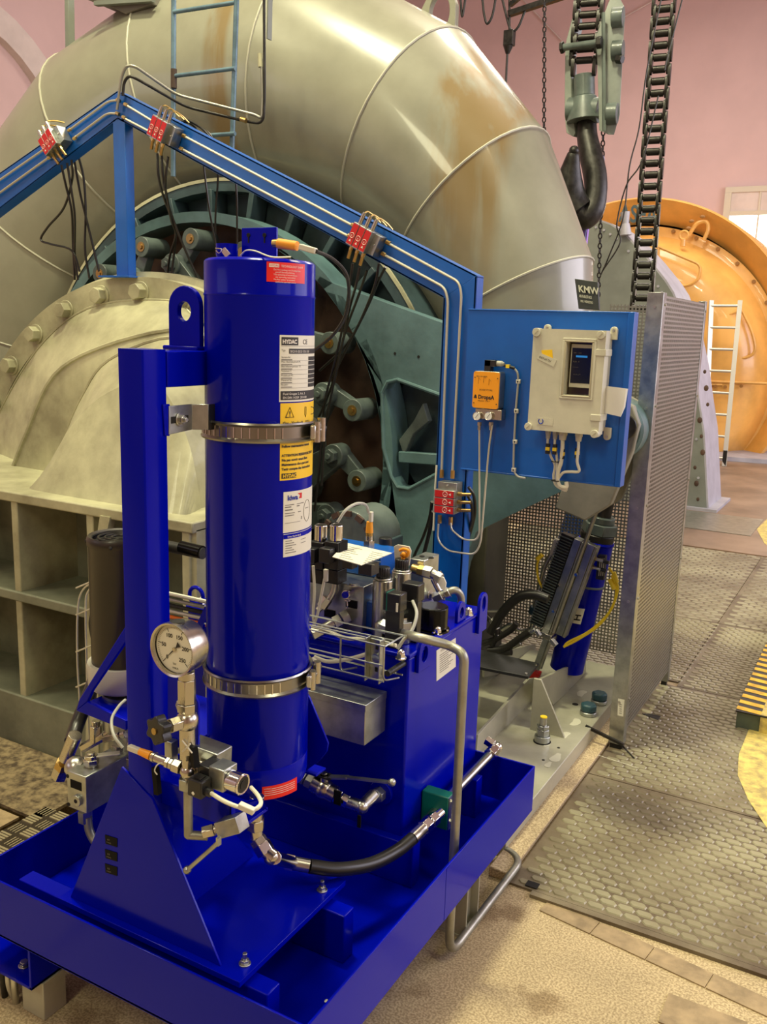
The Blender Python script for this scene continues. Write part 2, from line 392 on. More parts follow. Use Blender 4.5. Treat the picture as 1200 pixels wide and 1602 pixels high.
# ================================================================ SPIRAL CASE of the turbine
AX, AZ, SY = -3.08, 1.10, 4.25
def rout(ph): return 1.78+.0082*ph if ph < 80 else 2.436+.0028*(ph-80)
sc = thing('spiral_case', 'huge grey green spiral turbine casing of welded segments with rust stains', 'turbine casing', (AX, SY, 0))
def case_mat():
    m = mat('case_paint', (.265, .262, .20), .3, var=.25, vs=1.2, bump=.12, bs=6, coat=.3, rv=.08); nt = m.node_tree; b = nt.nodes['Principled BSDF']; base = b.inputs['Base Color'].links[0].from_socket
    # rust streaks that have run straight down from two wet spots: stretched noise, masked to vertical bands
    g = nt.nodes.new('ShaderNodeNewGeometry'); sep = nt.nodes.new('ShaderNodeSeparateXYZ'); nt.links.new(g.outputs['Position'], sep.inputs[0])
    mp = nt.nodes.new('ShaderNodeMapping'); mp.inputs['Scale'].default_value = (9, 9, .55); nt.links.new(g.outputs['Position'], mp.inputs[0])
    n = nt.nodes.new('ShaderNodeTexNoise'); n.inputs['Scale'].default_value = 1.0; n.inputs['Detail'].default_value = 5; nt.links.new(mp.outputs[0], n.inputs['Vector'])
    r = nt.nodes.new('ShaderNodeValToRGB'); r.color_ramp.elements[0].position = .40; r.color_ramp.elements[0].color = (0, 0, 0, 1); r.color_ramp.elements[1].position = .56; r.color_ramp.elements[1].color = (1, 1, 1, 1); nt.links.new(n.outputs['Fac'], r.inputs[0])
    def band(c, wd, so):
        a = nt.nodes.new('ShaderNodeMath'); a.operation = 'SUBTRACT'; nt.links.new(sep.outputs[0], a.inputs[0]); a.inputs[1].default_value = c
        q = nt.nodes.new('ShaderNodeMath'); q.operation = 'ABSOLUTE'; nt.links.new(a.outputs[0], q.inputs[0])
        k = nt.nodes.new('ShaderNodeMapRange'); k.inputs['From Min'].default_value = wd+so; k.inputs['From Max'].default_value = wd; nt.links.new(q.outputs[0], k.inputs['Value']); return k.outputs[0]
    def op(o_, a, b_):
        k = nt.nodes.new('ShaderNodeMath'); k.operation = o_; nt.links.new(a, k.inputs[0]); nt.links.new(b_, k.inputs[1]) if not isinstance(b_, (int, float)) else None
        if isinstance(b_, (int, float)): k.inputs[1].default_value = b_
        return k.outputs[0]
    bands = op('MAXIMUM', band(-1.78, .13, .05), band(-3.02, .05, .03))
    zl = nt.nodes.new('ShaderNodeMapRange'); zl.inputs['From Min'].default_value = 1.7; zl.inputs['From Max'].default_value = 2.3; nt.links.new(sep.outputs[2], zl.inputs['Value'])
    fac = op('MULTIPLY', op('MULTIPLY', bands, r.outputs[0]), zl.outputs[0]); fac = op('MULTIPLY', fac, .75)
    mx = nt.nodes.new('ShaderNodeMix'); mx.data_type = 'RGBA'; nt.links.new(fac, mx.inputs[0]); nt.links.new(base, mx.inputs[6]); mx.inputs[7].default_value = (.20, .125, .035, 1)
    nt.links.new(mx.outputs[2], b.inputs['Base Color'])
    return m
case_mat()
def sect(ph, n=44, grow=0):
    R = rout(ph); r = (R-1.22)/2; rc = R-r; r += grow; t = math.radians(ph); d = V(math.cos(t), 0, math.sin(t)); c = V(AX, SY, AZ)+d*rc
    return [c+d*(r*math.cos(2*PI*k/n))+Y_*(r*math.sin(2*PI*k/n)) for k in range(n)]
seams = [7, 29, 46, 62, 82, 104, 122, 142, 163, 185, 208]
for i in range(len(seams)-1):
    A, B = sect(seams[i]), sect(seams[i+1]); n = len(A); MB().add(A+B, [(k, (k+1) % n, (k+1) % n+n, k+n) for k in range(n)]).build('casing_segment', 'case_paint', sc)
    if i: MB().tube(sect(seams[i], grow=.001)+[sect(seams[i], grow=.001)[0]], .006, 6, cap=False).build('weld_seam', 'weld', sc)
MB().prism(sect(seams[0]), V(math.sin(.12), 0, -math.cos(.12))*.01).build('casing_end', 'case_paint', sc)
MB().bx((-3.6, 4.05, .0), (-1.66, 4.34, .98)).build('casing_shade_block', 'olive_shade', sc, bev=.01)  # box added as a dark area; its colour holds the casing bottom's shade
# lifting eye on top
c = KY(690, 60, 4.3); e = [KY(x, y, 4.3) for x, y in ((657, 40), (660, 12), (672, -12), (695, -22), (707, -14), (713, 5), (711, 76), (685, 70), (657, 55))]
MB().holed(e, KY(687, 20, 4.3), .055, (0, .04, 0), 28, hy=.085, uv=X_).build('lifting_eye', 'case_paint', sc, bev=.004)
# maker's plate, bent round the nose of the casing
pm = [KY(x, y, 3.82) for x, y in ((899, 436), (935, 441), (937, 485), (905, 483))]
m = MB(); m.prism(pm, (0, .02, 0)); m.build('maker_plate', 'maker_dark', sc, bev=.002, label='dark cast maker plate')
u = (pm[1]-pm[0]).normalized(); v = (pm[0]-pm[3]).normalized()
f0 = lambda a, b: pm[3]+u*a+v*b-Y_*.004
q = MB(); H_ = (pm[0]-pm[3]).length
q.text('KMW', .04, lambda a, b: f0(a*.9+.012, b+H_*.58), .001)
q.text('AB KARLSTADS', .016, lambda a, b: f0(a*.5+.012, b+H_*.4), .0003)
q.text('MEK. WERKSTAD', .014, lambda a, b: f0(a*.5+.015, b+H_*.24), .0002)
q.build('lettering', 'label_grey', [o for o in sc.children if o.name.startswith('maker_plate')][0])

# ================================================================ TURBINE HEAD COVER, REGULATING RING, LEVERS
hc = thing('turbine_head_cover', 'dark teal ribbed head cover inside the spiral casing', 'turbine cover', (AX, 3.9, AZ))
RY = 3.55; RR = 1.10
MB().lathe([(1.08, -.02), (1.08, .05), (1.27, .05), (1.27, -.06), (1.33, -.06), (1.33, .35), (1.2, .35)], (AX, 3.8, AZ), Y_, 96, hint=Z_).build('cover_flange', 'teal_dark', hc)
MB().lathe([(1.318, -.004), (1.334, -.004), (1.334, .01), (1.318, .01)], (AX, 3.74, AZ), Y_, 96, hint=Z_).build('gasket_edge', 'cream', hc)
for k in range(14):
    t = math.radians(20+12*k); d = V(math.cos(t), 0, math.sin(t)); tt = V(-d.z, 0, d.x)
    MB().box(V(AX, 3.78, AZ)+d*1.20, (.16, .03, .12), d, tt, Y_).build('cover_rib', 'teal_dark', hc, bev=.004)
MB().lathe([(0.0, 0), (RR+.02, 0), (RR+.02, .06)], (AX, RY+.16, AZ), Y_, 72, hint=Z_).build('wicket_plate', 'rust', hc)
MB().lathe([(0.0, -.2), (.62, -.2), (.66, -.16), (.66, .16)], (AX, RY+.0, AZ), Y_, 64, hint=Z_).build('bearing_housing', 'teal_dark', hc)
rg = thing('regulating_ring', 'teal regulating ring with wide pocketed arm behind the blue pipe frame', 'turbine ring', (AX, RY, AZ))
# ring body
MB().lathe([(RR, .16), (RR, 0), (RR+.05, 0), (RR+.05, .16)], (AX, RY, AZ), Y_, 96, hint=Z_).build('ring_band', 'teal', rg)
# the arm: outline in the ring plane, with a pocket; built as wedges around the pocket
def Q(x, y, Yp=RY): return KY(x, y, Yp)
C0 = V(AX, RY, AZ)
def arc(t0, t1, k=14, R=RR): return [C0+V(R*math.cos(math.radians(t0+(t1-t0)*i/k)), 0, R*math.sin(math.radians(t0+(t1-t0)*i/k))) for i in range(k+1)]
pocket = [Q(x, y) for x, y in ((598, 615), (606, 598), (622, 594), (700, 622), (745, 645), (790, 690), (745, 722), (690, 738), (640, 765), (622, 762), (612, 745), (600, 700))]
eye = Q(958, 672); er = .125
top = [Q(436, 392), Q(520, 443), Q(700, 508), Q(860, 560), eye+V(.01, 0, er)]
eyearc = [eye+V(er*math.sin(math.radians(a)), 0, er*math.cos(math.radians(a))) for a in (15, 45, 75, 105, 135, 160)]
bot = [Q(880, 768), Q(800, 805), Q(745, 832), Q(724, 885), Q(715, 930), Q(640, 960)]
Am = MB()
inner = arc(52, -38)
# upper strip, right strip, lower strip (quads between boundary lists)
def strip(m, a, b, d=(0, .09, 0)):
    n = len(a); d = Vector(d)
    vs = a+b+[p+d for p in a]+[p+d for p in b]; fs = []
    for i in range(n-1): fs += [(i, i+1, i+1+n, i+n), (i+2*n, i+3*n, i+1+3*n, i+1+2*n), (i, i+2*n, i+1+2*n, i+1), (i+n, i+1+n, i+1+3*n, i+3*n)]
    fs += [(0, n, 3*n, 2*n), (n-1, 3*n-1, 4*n-1, 2*n-1)]
    m.add(vs, fs)
ti = arc(52, 16, 6); to = [top[0], Q(478, 420), top[1], Q(610, 476), top[2], Q(770, 532), top[3]]
ti2 = ti[:-1]+[pocket[0]]
outer_all = [top[0], Q(478, 420), top[1], Q(610, 476), top[2], Q(770, 532), top[3], top[4]]+eyearc+[Q(940, 742), Q(880, 768), Q(800, 805), Q(745, 832), Q(724, 885), Q(715, 930), Q(640, 960), Q(560, 990)]
inner_all = [ti[0], ti[1], ti[2], ti[3], pocket[1], pocket[2], pocket[3], pocket[4], pocket[5], pocket[5], pocket[5], pocket[5], pocket[5], pocket[5], pocket[6], pocket[7], pocket[8], pocket[8], pocket[9], pocket[10], pocket[10], pocket[10]]
n_ = min(len(outer_all), len(inner_all)); strip(Am, outer_all[:n_], inner_all[:n_])
# web between pocket and ring opening
wi = arc(16, -38, 9); wo = [pocket[1], pocket[0], pocket[0]*.5+pocket[11]*.5, pocket[11], pocket[11]*.5+pocket[10]*.5, pocket[10], pocket[10], outer_all[n_-2], outer_all[n_-1], outer_all[n_-1]]
Am.build('ring_arm', 'teal', rg, bev=.004, ang=50); Am = MB()
strip(Am, [ti[3]]+arc(34, -38, 9)[1:], [pocket[1]]+wo[1:10])
Am.build('ring_web', 'teal', rg, bev=.004, ang=50)
m = MB()                                         # pocket lip and back wall, cross rib inside
m.tube(pocket+[pocket[0]], .009, 8, cap=False); m.build('pocket_lip', 'teal', rg)
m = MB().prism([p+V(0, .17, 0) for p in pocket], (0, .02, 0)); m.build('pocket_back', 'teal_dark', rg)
MB().bar(Q(618, 716)+V(0, .05, 0), Q(700, 722)+V(0, .05, 0), .05, .04, Y_).build('pocket_rib', 'teal', rg, bev=.004)
MB().prism([Q(x, y)+V(0, .04, 0) for x, y in ((617, 690), (640, 660), (655, 632), (664, 660), (640, 680), (625, 715))], (0, .04, 0)).build('pocket_gusset', 'lever_grey', rg, bev=.003)
for x, y in ((618, 553), (655, 558)): MB().cyl(Q(x, y)-Y_*.002, Q(x, y)+Y_*.02, .006).build('drilled_hole', 'pit', rg)
# end boss with bearing and clevis link going down to the servo rod
e0 = eye-Y_*.06
m = MB().lathe([(.055, .12), (.055, -.02), (.115, -.02), (.125, -.01), (.125, .12)], eye, Y_, 36, hint=Z_); m.build('arm_boss', 'teal', rg)
# wicket gate levers and links, spaced round the ring
for k in range(13):
    ph = -46+18*k+7
    t = math.radians(ph); d = V(math.cos(t), 0, math.sin(t)); tt = V(-d.z, 0, d.x)
    A = C0+d*(RR-.085)-Y_*.07                     # link pin on the ring side
    B = C0+d*(RR-.21)+tt*.10-Y_*.10               # bolted lever end
    I = C0+d*(RR-.50)-tt*.10-Y_*.02               # vane stem
    u1 = (B-I); u1.y = 0; u1.normalize(); w1 = V(-u1.z, 0, u1.x)
    m = MB().prism([I-w1*.085, I-w1*.085+u1*.0+V(0, 0, 0), B-w1*.05, B+w1*.05, I+w1*.085], (0, .07, 0)); m.cyl(B-Y_*.005, B+Y_*.08, .052, n=24); m.cyl(I-Y_*.03, I+Y_*.16, .1, n=28)
    lv = m.build('lever', 'lever_grey', rg, bev=.004)
    MB().hexa(B-Y_*.04, B-Y_*.005, .033).cyl(B-Y_*.052, B-Y_*.04, .014, n=10).build('nut', 'lever_grey', lv, bev=.002)
    u2 = (A-B); u2.y = 0; L2 = u2.length; u2.normalize(); w2 = V(-u2.z, 0, u2.x); Bq = B+Y_*.04; Aq = A+Y_*.02
    m = MB().prism([Bq-w2*.04, Aq-w2*.026, Aq+w2*.026, Bq+w2*.04], (0, .05, 0)); m.cyl(Aq-Y_*.035, Aq+Y_*.12, .05, n=24)
    lk = m.build('link', 'lever_grey', rg, bev=.003)
    MB().cyl(Aq-Y_*.038, Aq-Y_*.03, .024, n=14).build('pin', 'brass', lk)
    MB().hexa(Aq-Y_*.044, Aq-Y_*.036, .012).build('pin_nut', 'brass', lk)

# ================================================================ DRAFT ELBOW (cream cover with bolted flange)
EX, EY, EZ = -2.93, 3.05, .72
el = thing('draft_elbow', 'cream ribbed draft tube elbow with a bolted round flange, left behind the blue post', 'turbine pipe', (EX, 2.7, 0))
MB().lathe([(1.07, .09), (1.07, -.03), (1.19, -.03), (1.19, .03), (1.215, .035), (1.215, .09), (1.07, .09)], (EX, EY-.02, EZ), Y_, 80, a0=math.radians(-95), a1=math.radians(36), hint=Z_).build('flange', 'cream', el)
for k in range(9):
    t = math.radians(64.2+k*12.1)
    if True:
        c = V(EX+1.125*math.cos(t), EY-.05, EZ+1.125*math.sin(t)); MB().hexa(c, c-Y_*.045, .036, ph=k*.4).cyl(c+Y_*.0, c-Y_*.006, .046, n=18).build('bolt', 'cream', el, bev=.002)
def sec(L_, Y, cr=.42, dy=0, sc_=1.0):       # left half of a bend section; the right half is mirrored and drawn in
    L_ = [V(x, Y, 1.05+(z-1.05)*sc_) for x, z in L_]; xt = L_[-1].x
    return spl(L_+[V(xt+(xt-p.x)*cr, p.y, p.z) for p in L_[-2::-1]], 5)
a1 = [(-3.93, 1.04), (-3.86, 1.236), (-3.556, 1.573), (-3.218, 1.768), (-2.80, 1.812)]
a2 = [(-3.46, 1.04), (-3.349, 1.217), (-3.159, 1.482), (-2.85, 1.618), (-2.43, 1.697)]
a3 = [(-3.10, 1.04), (-3.02, 1.247), (-2.91, 1.419), (-2.76, 1.565), (-2.43, 1.665)]
a4 = [(-2.98, 1.04), (-2.88, 1.24), (-2.76, 1.36), (-2.62, 1.45), (-2.40, 1.52)]
a5 = [(-2.98, 1.04), (-2.9, 1.045), (-2.75, 1.05), (-2.6, 1.05), (-2.36, 1.05)]
S = [sec(a1, 3.02), sec(a1, 2.99), sec(a2, 2.80), sec(a2, 2.74), sec(a3, 2.72), sec(a3, 2.67), sec(a4, 2.52), sec(a5, 2.38)]
S[0] = [p*1 for p in S[0]]
for i in range(len(S)-1):
    n = len(S[i]); MB().add(S[i]+S[i+1], [(k, k+1, k+1+n, k+n) for k in range(n-1)]).build('elbow_shell', 'cream', el)
for i, q in ((3, .010), (5, .008), (1, .006)): MB().tube(S[i], q, 6).build('weld_bead', 'cream', el)
# lower ribbed box with shelves and a plinth
x0, x1, yf, yb = -4.3, -2.02, 2.31, 2.98
MB().bx((x0, yf, 1.02), (x1, yb, 1.06)).build('shelf', 'cream', el, bev=.006)
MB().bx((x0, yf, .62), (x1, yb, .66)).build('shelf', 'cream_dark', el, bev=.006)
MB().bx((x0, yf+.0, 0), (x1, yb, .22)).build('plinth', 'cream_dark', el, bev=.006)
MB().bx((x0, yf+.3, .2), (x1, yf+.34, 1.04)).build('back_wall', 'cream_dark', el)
for x in (-3.45, -2.93, -2.52, -2.06):
    MB().prism([(x-.018, yf+.01, .2), (x-.018, yf+.01, .95), (x-.018, yf+.01, 1.03), (x-.018, yf+.34, 1.03), (x-.018, yf+.34, .2)], (.036, 0, 0)).build('rib', 'cream', el, bev=.004)
MB().bx((x1-.04, yf+.02, 0), (x1, yb, 1.03)).build('end_wall', 'cream', el)
# outer curved shell right of the ribs (seen in the gap behind the accumulator)
MB().prism([(-2.57, yf-.005, .02), (-2.50, yf-.005, .02), (-2.47, yf-.005, .8), (-2.40, yf-.005, 1.03), (-2.45, yf-.005, 1.03), (-2.53, yf-.005, .7)], (0, .03, 0)).build('rib_flange', 'cream', el)
# ================================================================ SKID: drip tray, stand, accumulator, tank
TX0, TX1, TY0, TY1, TZ0, TZ1 = -1.845, -.85, 1.29, 2.58, .226, .38
tr = thing('drip_tray', 'glossy dark blue steel drip tray carrying the accumulator stand and the tank', 'tray', ((TX0+TX1)/2, (TY0+TY1)/2, TZ0))
MB().bx((TX0, TY0, TZ0), (TX1, TY1, TZ0+.006)).build('tray_floor', 'blue', tr)
for a, b in (((TX0, TY0, TZ0), (TX1, TY0+.006, TZ1)), ((TX1-.006, TY0+.006, TZ0), (TX1, TY1, TZ1)), ((TX0, TY1-.006, TZ0), (TX1-.006, TY1, TZ1)), ((TX0, TY0+.006, TZ0), (TX0+.006, TY1-.006, TZ1))):
    MB().bx(a, b).build('tray_wall', 'blue', tr, bev=.0015)
for px, py in ((428, 1530), (546, 1412), (650, 1350), (748, 1248)):
    p = KX(px, py, -.985); MB().bx((TX0+.1, p.y-.025, TZ0+.006), (-.982, p.y+.02, .360)).build('cross_beam', 'blue', tr, bev=.003)
for x, y in ((-.95, 1.52), (-.93, 1.75), (-.92, 2.2), (-.915, 2.36)): MB().ball((x, y, TZ0+.008), .004, 8, (1, 1.4, .5)).build('weld_drop', 'label_white', tr)
p = KX(703, 1420, TX1); MB().bx((TX1-.002, p.y-.03, TZ0), (TX1+.0008, p.y-.012, TZ1-.004)).build('wall_seam', 'blue', tr)
# supports
def leg(x, y, lab):
    t = thing('support_leg', lab, 'leg', (x, y, 0), 'legs under the drip tray'); MB().bx((x-.045, y-.05, 0), (x+.045, y+.05, .008)).build('foot_plate', 'base_grey', t, bev=.001)
    MB().bx((x-.04, y-.045, .008), (x+.04, y-.039, TZ0)).build('leg_flange', 'base_grey', t, bev=.001); MB().bx((x-.04, y+.039, .008), (x+.04, y+.045, TZ0)).build('leg_flange', 'base_grey', t, bev=.001)
    MB().bx((x+.01, y-.039, .008), (x+.016, y+.039, TZ0)).build('leg_web', 'base_grey', t)
    MB().hexa((x+.03, y+.02, .008), (x+.03, y+.02, .018), .009).build('bolt', 'steel', t)
leg(-.93, 2.22, 'cream steel support leg under the right wall of the blue drip tray')
# blue bracket and post under the front left corner
t = thing('corner_bracket', 'blue angle bracket with a bolt below the left front wall of the drip tray', 'bracket', (-1.72, 1.31, .1))
b0 = [KZ(x, y, .118) for x, y in ((-60, 1493), (88, 1570), (132, 1538), (60, 1470))]
MB().prism([V(-2.0, 1.30, .105), V(-1.665, 1.30, .105), V(-1.665, 1.42, .105), V(-2.0, 1.42, .105)], (0, 0, .008)).build('bracket_plate', 'blue', t, bev=.001)
MB().bx((-1.673, 1.30, .105), (-1.665, 1.42, TZ0)).build('bracket_plate', 'blue', t, bev=.001)
MB().bx((-2.0, 1.41, .113), (-1.67, 1.42, TZ0)).build('bracket_plate', 'blue', t, bev=.001)
c = V(-1.745, 1.345, .113); MB().cyl(c, c+Z_*.003, .015).hexa(c+Z_*.003, c+Z_*.013, .011).build('bolt', 'steel', t, bev=.001)
tag(MB().bx((-1.74, 1.33, -.0), (-1.66, 1.40, .105)).build('concrete_post', 'base_grey', bev=.002), 'short cream post under the blue corner bracket', 'post')
# cables rising at the bottom left corner
for i, (x, m_, r) in enumerate(((-1.865, 'orange', .009), (-1.838, 'alu', .008), (-1.815, 'dark_steel', .008), (-1.795, 'alu', .007), (-1.772, 'steel', .009))):
    c = MB().tube(spl([(x, 1.335+.01*(i % 2), 0), (x+.004, 1.33, .05), (x-.004, 1.335, .104)]), r, 10).build('cable', m_)
    tag(c, ['orange cable leftmost of the cable bunch under the blue bracket', 'pale conduit next to the orange cable under the bracket', 'dark cable in the middle of the bunch under the bracket', 'thin pale conduit right of the dark cable under the bracket', 'bright steel conduit nearest the cream post under the bracket'][i], 'cable', 'cable bunch under the skid')
# ---- accumulator stand
PX, PY, PW = -1.325, 1.37, .07
st = thing('accumulator_stand', 'glossy blue square post stand with gusset foot holding the accumulator', 'stand', (PX, PY, .38))
PZ = 1.672
def rsq(cx, cy, h, r=.008, k=3):
    out = []
    for sx, sy, a0 in ((1, 1, 0), (-1, 1, 90), (-1, -1, 180), (1, -1, 270)):
        for i in range(k+1):
            a = math.radians(a0+90*i/k); out.append((cx+sx*(h-r)+r*math.cos(a), cy+sy*(h-r)+r*math.sin(a)))
    return out
MB().prism([(x, y, .385) for x, y in rsq(PX, PY, PW/2)], (0, 0, PZ-.385)).build('post', 'blue', st, ang=20)
az = KX(267, 606, PX+PW/2).z
MB().prism([V(x+PX, PY+.02, y) for x, y in rsq(0, (PZ+az)/2, PW/2)] if 0 else [V(PX-.035, PY+.034, az), V(PX+.035, PY+.034, az), V(PX+.035, PY+.034, PZ-.004), V(PX-.035, PY+.034, PZ-.004)], (0, .19, 0)).build('arm', 'blue', st, bev=.002)
lg = MB(); lc = KY(290, 487, 1.55); out = [V(lc.x-.044, 1.545, PZ-.004), V(lc.x+.044, 1.545, PZ-.004)]+[V(lc.x+.044*math.cos(a), 1.545, lc.z+.01+.044*math.sin(a)) for a in [PI*i/12 for i in range(13)]]
lg.holed(out, (lc.x, 1.545, lc.z), .019, (0, .014, 0), 28, hy=.021, uv=X_).build('lifting_lug', 'blue', st, bev=.0015)
MB().bx((lc.x-.05, 1.53, PZ-.006), (lc.x+.05, 1.58, PZ+.004)).build('lug_pad', 'blue', st, bev=.003)
Yg = PY-PW/2-.003
gp = [KY(190, 1200, Yg), KY(238, 1250, Yg), KY(345, 1513, Yg), KY(110, 1400, Yg)]; gp[2].z = gp[3].z = .386
MB().prism(gp, (0, .006, 0)).build('gusset', 'blue', st, bev=.001)
MB().prism([V(-1.292, 1.40, .78), V(-1.292, 1.40, .386), V(-1.292, 1.70, .386)], (-.006, 0, 0)).build('gusset', 'blue', st, bev=.001)
MB().prism([V(-1.36, 1.40, .78), V(-1.36, 1.40, .386), V(-1.36, 1.70, .386)], (.006, 0, 0)).build('gusset', 'blue', st, bev=.001)
MB().bx((-1.575, 1.315, .372), (-1.035, 1.735, .386)).build('base_plate', 'blue', st, bev=.001)
for px, py in ((383, 1508), (504, 1393)):
    c = KZ(px, py, .386); MB().cyl(c, c+Z_*.003, .013).hexa(c+Z_*.003, c+Z_*.011, .0095).cyl(c+Z_*.011, c+Z_*.026, .005, n=12).build('anchor_bolt', 'steel', st, bev=.0005)
for i in range(3):
    a = [KY(164+x, 1306+22.5*i+y, Yg-.0015) for x, y in ((0, 0), (19, 6), (19, 19.5), (1, 14))]
    q = MB().prism(a, (0, .002, 0)).build('name_plate', 'tag_black', st)
    u = (a[1]-a[0]).normalized(); v = (a[0]-a[3]).normalized(); f0 = lambda s_, t_: a[3]+u*s_+v*t_-Y_*.0006
    MB().text(['6.1', '6.2', '6.3'][i], .006, lambda s_, t_: f0(s_+.008, t_+.011), .0001).text('STAND', .0045, lambda s_, t_: f0(s_+.004, t_+.004)).build('lettering', 'ink_grey', q)
# lower shelf in front of the accumulator foot and side console that carries the motor
Ys = 1.365
s0, s1 = KY(236, 1248, Ys), KY(362, 1283, Ys)
MB().bx((PX+.035, Ys, s0.z-.004), (s1.x, Ys+.006, s0.z+.05)).build('shelf_lip', 'blue', st, bev=.001)
MB().bx((PX+.035, Ys+.006, s0.z-.004), (s1.x+.02, Ys+.1, s0.z+.004)).build('shelf', 'blue', st, bev=.001)
MB().prism([V(s1.x+.02, Ys+.1, s0.z-.004), V(s1.x+.035, Ys+.06, s0.z+.05), V(s1.x, Ys, s0.z+.05), V(s1.x, Ys, s0.z-.004)], (-.004, 0, 0)).build('shelf_end', 'blue', st)
# gauge bracket plate behind the valves
MB().prism([KY(x, y, 1.36) for x, y in ((262, 1005), (310, 1100), (310, 1170), (262, 1170))], (0, .006, 0)).build('valve_plate', 'blue', st, bev=.001)
# console: triangular frame to the left
Yc = 1.52
c0 = [KY(x, y, Yc) for x, y in ((119, 1112), (197, 1143), (197, 1128), (136, 1098), (143, 1082), (197, 1003), (197, 978), (124, 1094))]
co = thing('motor_console', 'blue triangular console bracket left of the square post carrying the dark motor', 'bracket', (-1.6, 1.6, .7))
MB().prism([c0[0], c0[1], c0[2], c0[3]], (0, .012, 0)).build('console_arm', 'blue', co, bev=.002)
MB().prism([c0[4], c0[5], c0[6], c0[7], c0[0], c0[3]], (0, .012, 0)).build('console_brace', 'blue', co, bev=.002)
zc = c0[2].z
MB().prism([c0[0]+V(0, .012, .003), V(PX-.03, Yc+.012, c0[1].z+.003), V(PX-.03, 1.76, c0[1].z+.003), V(c0[0].x, 1.76, c0[0].z+.003)], (0, 0, .008)).build('console_shelf', 'blue', co, bev=.002)
MB().prism([KY(x, y, 1.74) for x, y in ((476, 1080), (484, 1092), (513, 1163), (511, 1176), (500, 1190), (476, 1208))], (0, .006, 0)).build('side_gusset', 'blue', st, bev=.001)
q0, q1 = KY(513, 1176, 1.74), KY(476, 1208, 1.74); MB().bx((-1.225, 1.735, q1.z), (q0.x-.03, 1.78, q1.z+.006)).build('side_shelf', 'blue', st, bev=.001)
# ---- accumulator
ACX, ACY, AR = -1.225, 1.625, .119
def acc(px, py, e=0):
    d = ray(px, py); a = d.x**2+d.y**2; b = -(d.x*ACX+d.y*ACY); c = ACX**2+ACY**2-(AR+e)**2; D_ = max(0, b*b-a*c); t = (-b-D_**.5)/a; return d*t+V(0, 0, CH)
def ath(px, py): p = acc(px, py); return math.atan2(p.y-ACY, p.x-ACX)
ZT = KY(404, 405, ACY-.05).z; ZB = acc(404, 1253).z
ac = thing('accumulator', 'tall glossy blue hydraulic accumulator cylinder strapped upright with white and yellow labels', 'accumulator', (ACX, ACY, ZB))
zs = acc(404, 461).z; zs2 = acc(404, 1207).z
MB().lathe([(0, ZB+.0), (AR-.02, ZB), (AR-.004, ZB+.012), (AR, ZB+.03), (AR, zs2-.002), (AR-.001, zs2), (AR, zs2+.002), (AR, zs-.003), (AR+.0012, zs), (AR, zs+.003), (AR, ZT-.006), (AR-.004, ZT-.002), (AR-.008, ZT), (0, ZT)], (ACX, ACY, 0), Z_, 96).build('shell', 'blue', ac, ang=30)
MB().lathe([(AR+.0008, zs-.0022), (AR+.0016, zs), (AR+.0008, zs+.0022)], (ACX, ACY, 0), Z_, 96).build('weld_seam', 'blue', ac)
# top fittings: gas valve ring, bracket plate
c = KY(355, 405, ACY); c.z = ZT
MB().lathe([(.0, .028), (.02, .028), (.02, .034), (.024, .036), (.024, .012), (.022, .008), (.024, 0)], c, Z_, 32).build('gas_valve', 'blue', ac)
a, b = KY(378, 402, ACY+.02), KY(432, 402, ACY+.02); zt = KY(405, 356, ACY+.02).z; zl = ZT
m = MB().bx((a.x, ACY+.02, zl), (b.x, ACY+.026, zt)).build('sensor_bracket', 'blue', ac, bev=.001)
for px in (389, 414):
    q = KY(px, 368, ACY+.0195); MB().cyl(q-Y_*.002, q+Y_*.001, .0045, n=14).bx((q.x-.0016, q.y-.0012, q.z-.016), (q.x+.0016, q.y+.001, q.z)).build('key_hole', 'pit', m)
MB().bx((a.x-.01, ACY-.03, ZT), (b.x+.004, ACY+.02, ZT+.004)).build('bracket_foot', 'blue', ac, bev=.001)
# label helper: rectangle wrapped on the shell
def wrap(px0, py0, px1, py1, name, mt, lab, par=ac, e=.0006):
    t0 = ath(px0, (py0+py1)/2); t1 = ath(px1, (py0+py1)/2); pm = px0
    z1 = acc(px0, py0).z; z0 = acc(px0, py1).z; n = 14; m = MB(); vs = []
    for i in range(n+1):
        t = t0+(t1-t0)*i/n
        for z in (z0, z1): vs.append(V(ACX+(AR+e)*math.cos(t), ACY+(AR+e)*math.sin(t), z))
    m.add(vs, [(2*i, 2*i+2, 2*i+3, 2*i+1) for i in range(n)]); o = m.build(name, mt, par, label=lab)
    W = (t1-t0)*AR; Hh = z1-z0
    f = lambda u, v, k=.0004: V(ACX+(AR+e+k)*math.cos(t0+u/AR), ACY+(AR+e+k)*math.sin(t0+u/AR), z0+v)
    return o, f, W, Hh
def rect(m, f, u0, v0, u1, v1, k=6):
    k = max(2, int(abs(u1-u0)/.006)+1)
    vs = []
    for i in range(k+1):
        u = u0+(u1-u0)*i/k; vs += [f(u, v0), f(u, v1)]
    m.add(vs, [(2*i, 2*i+2, 2*i+3, 2*i+1) for i in range(k)])
def lines(par, f, rows, mt='ink_grey'):
    m = MB()
    for u0, v0, u1, h in rows: rect(m, f, u0, v0, u1, v0+h)
    return m.build('print', mt, par)
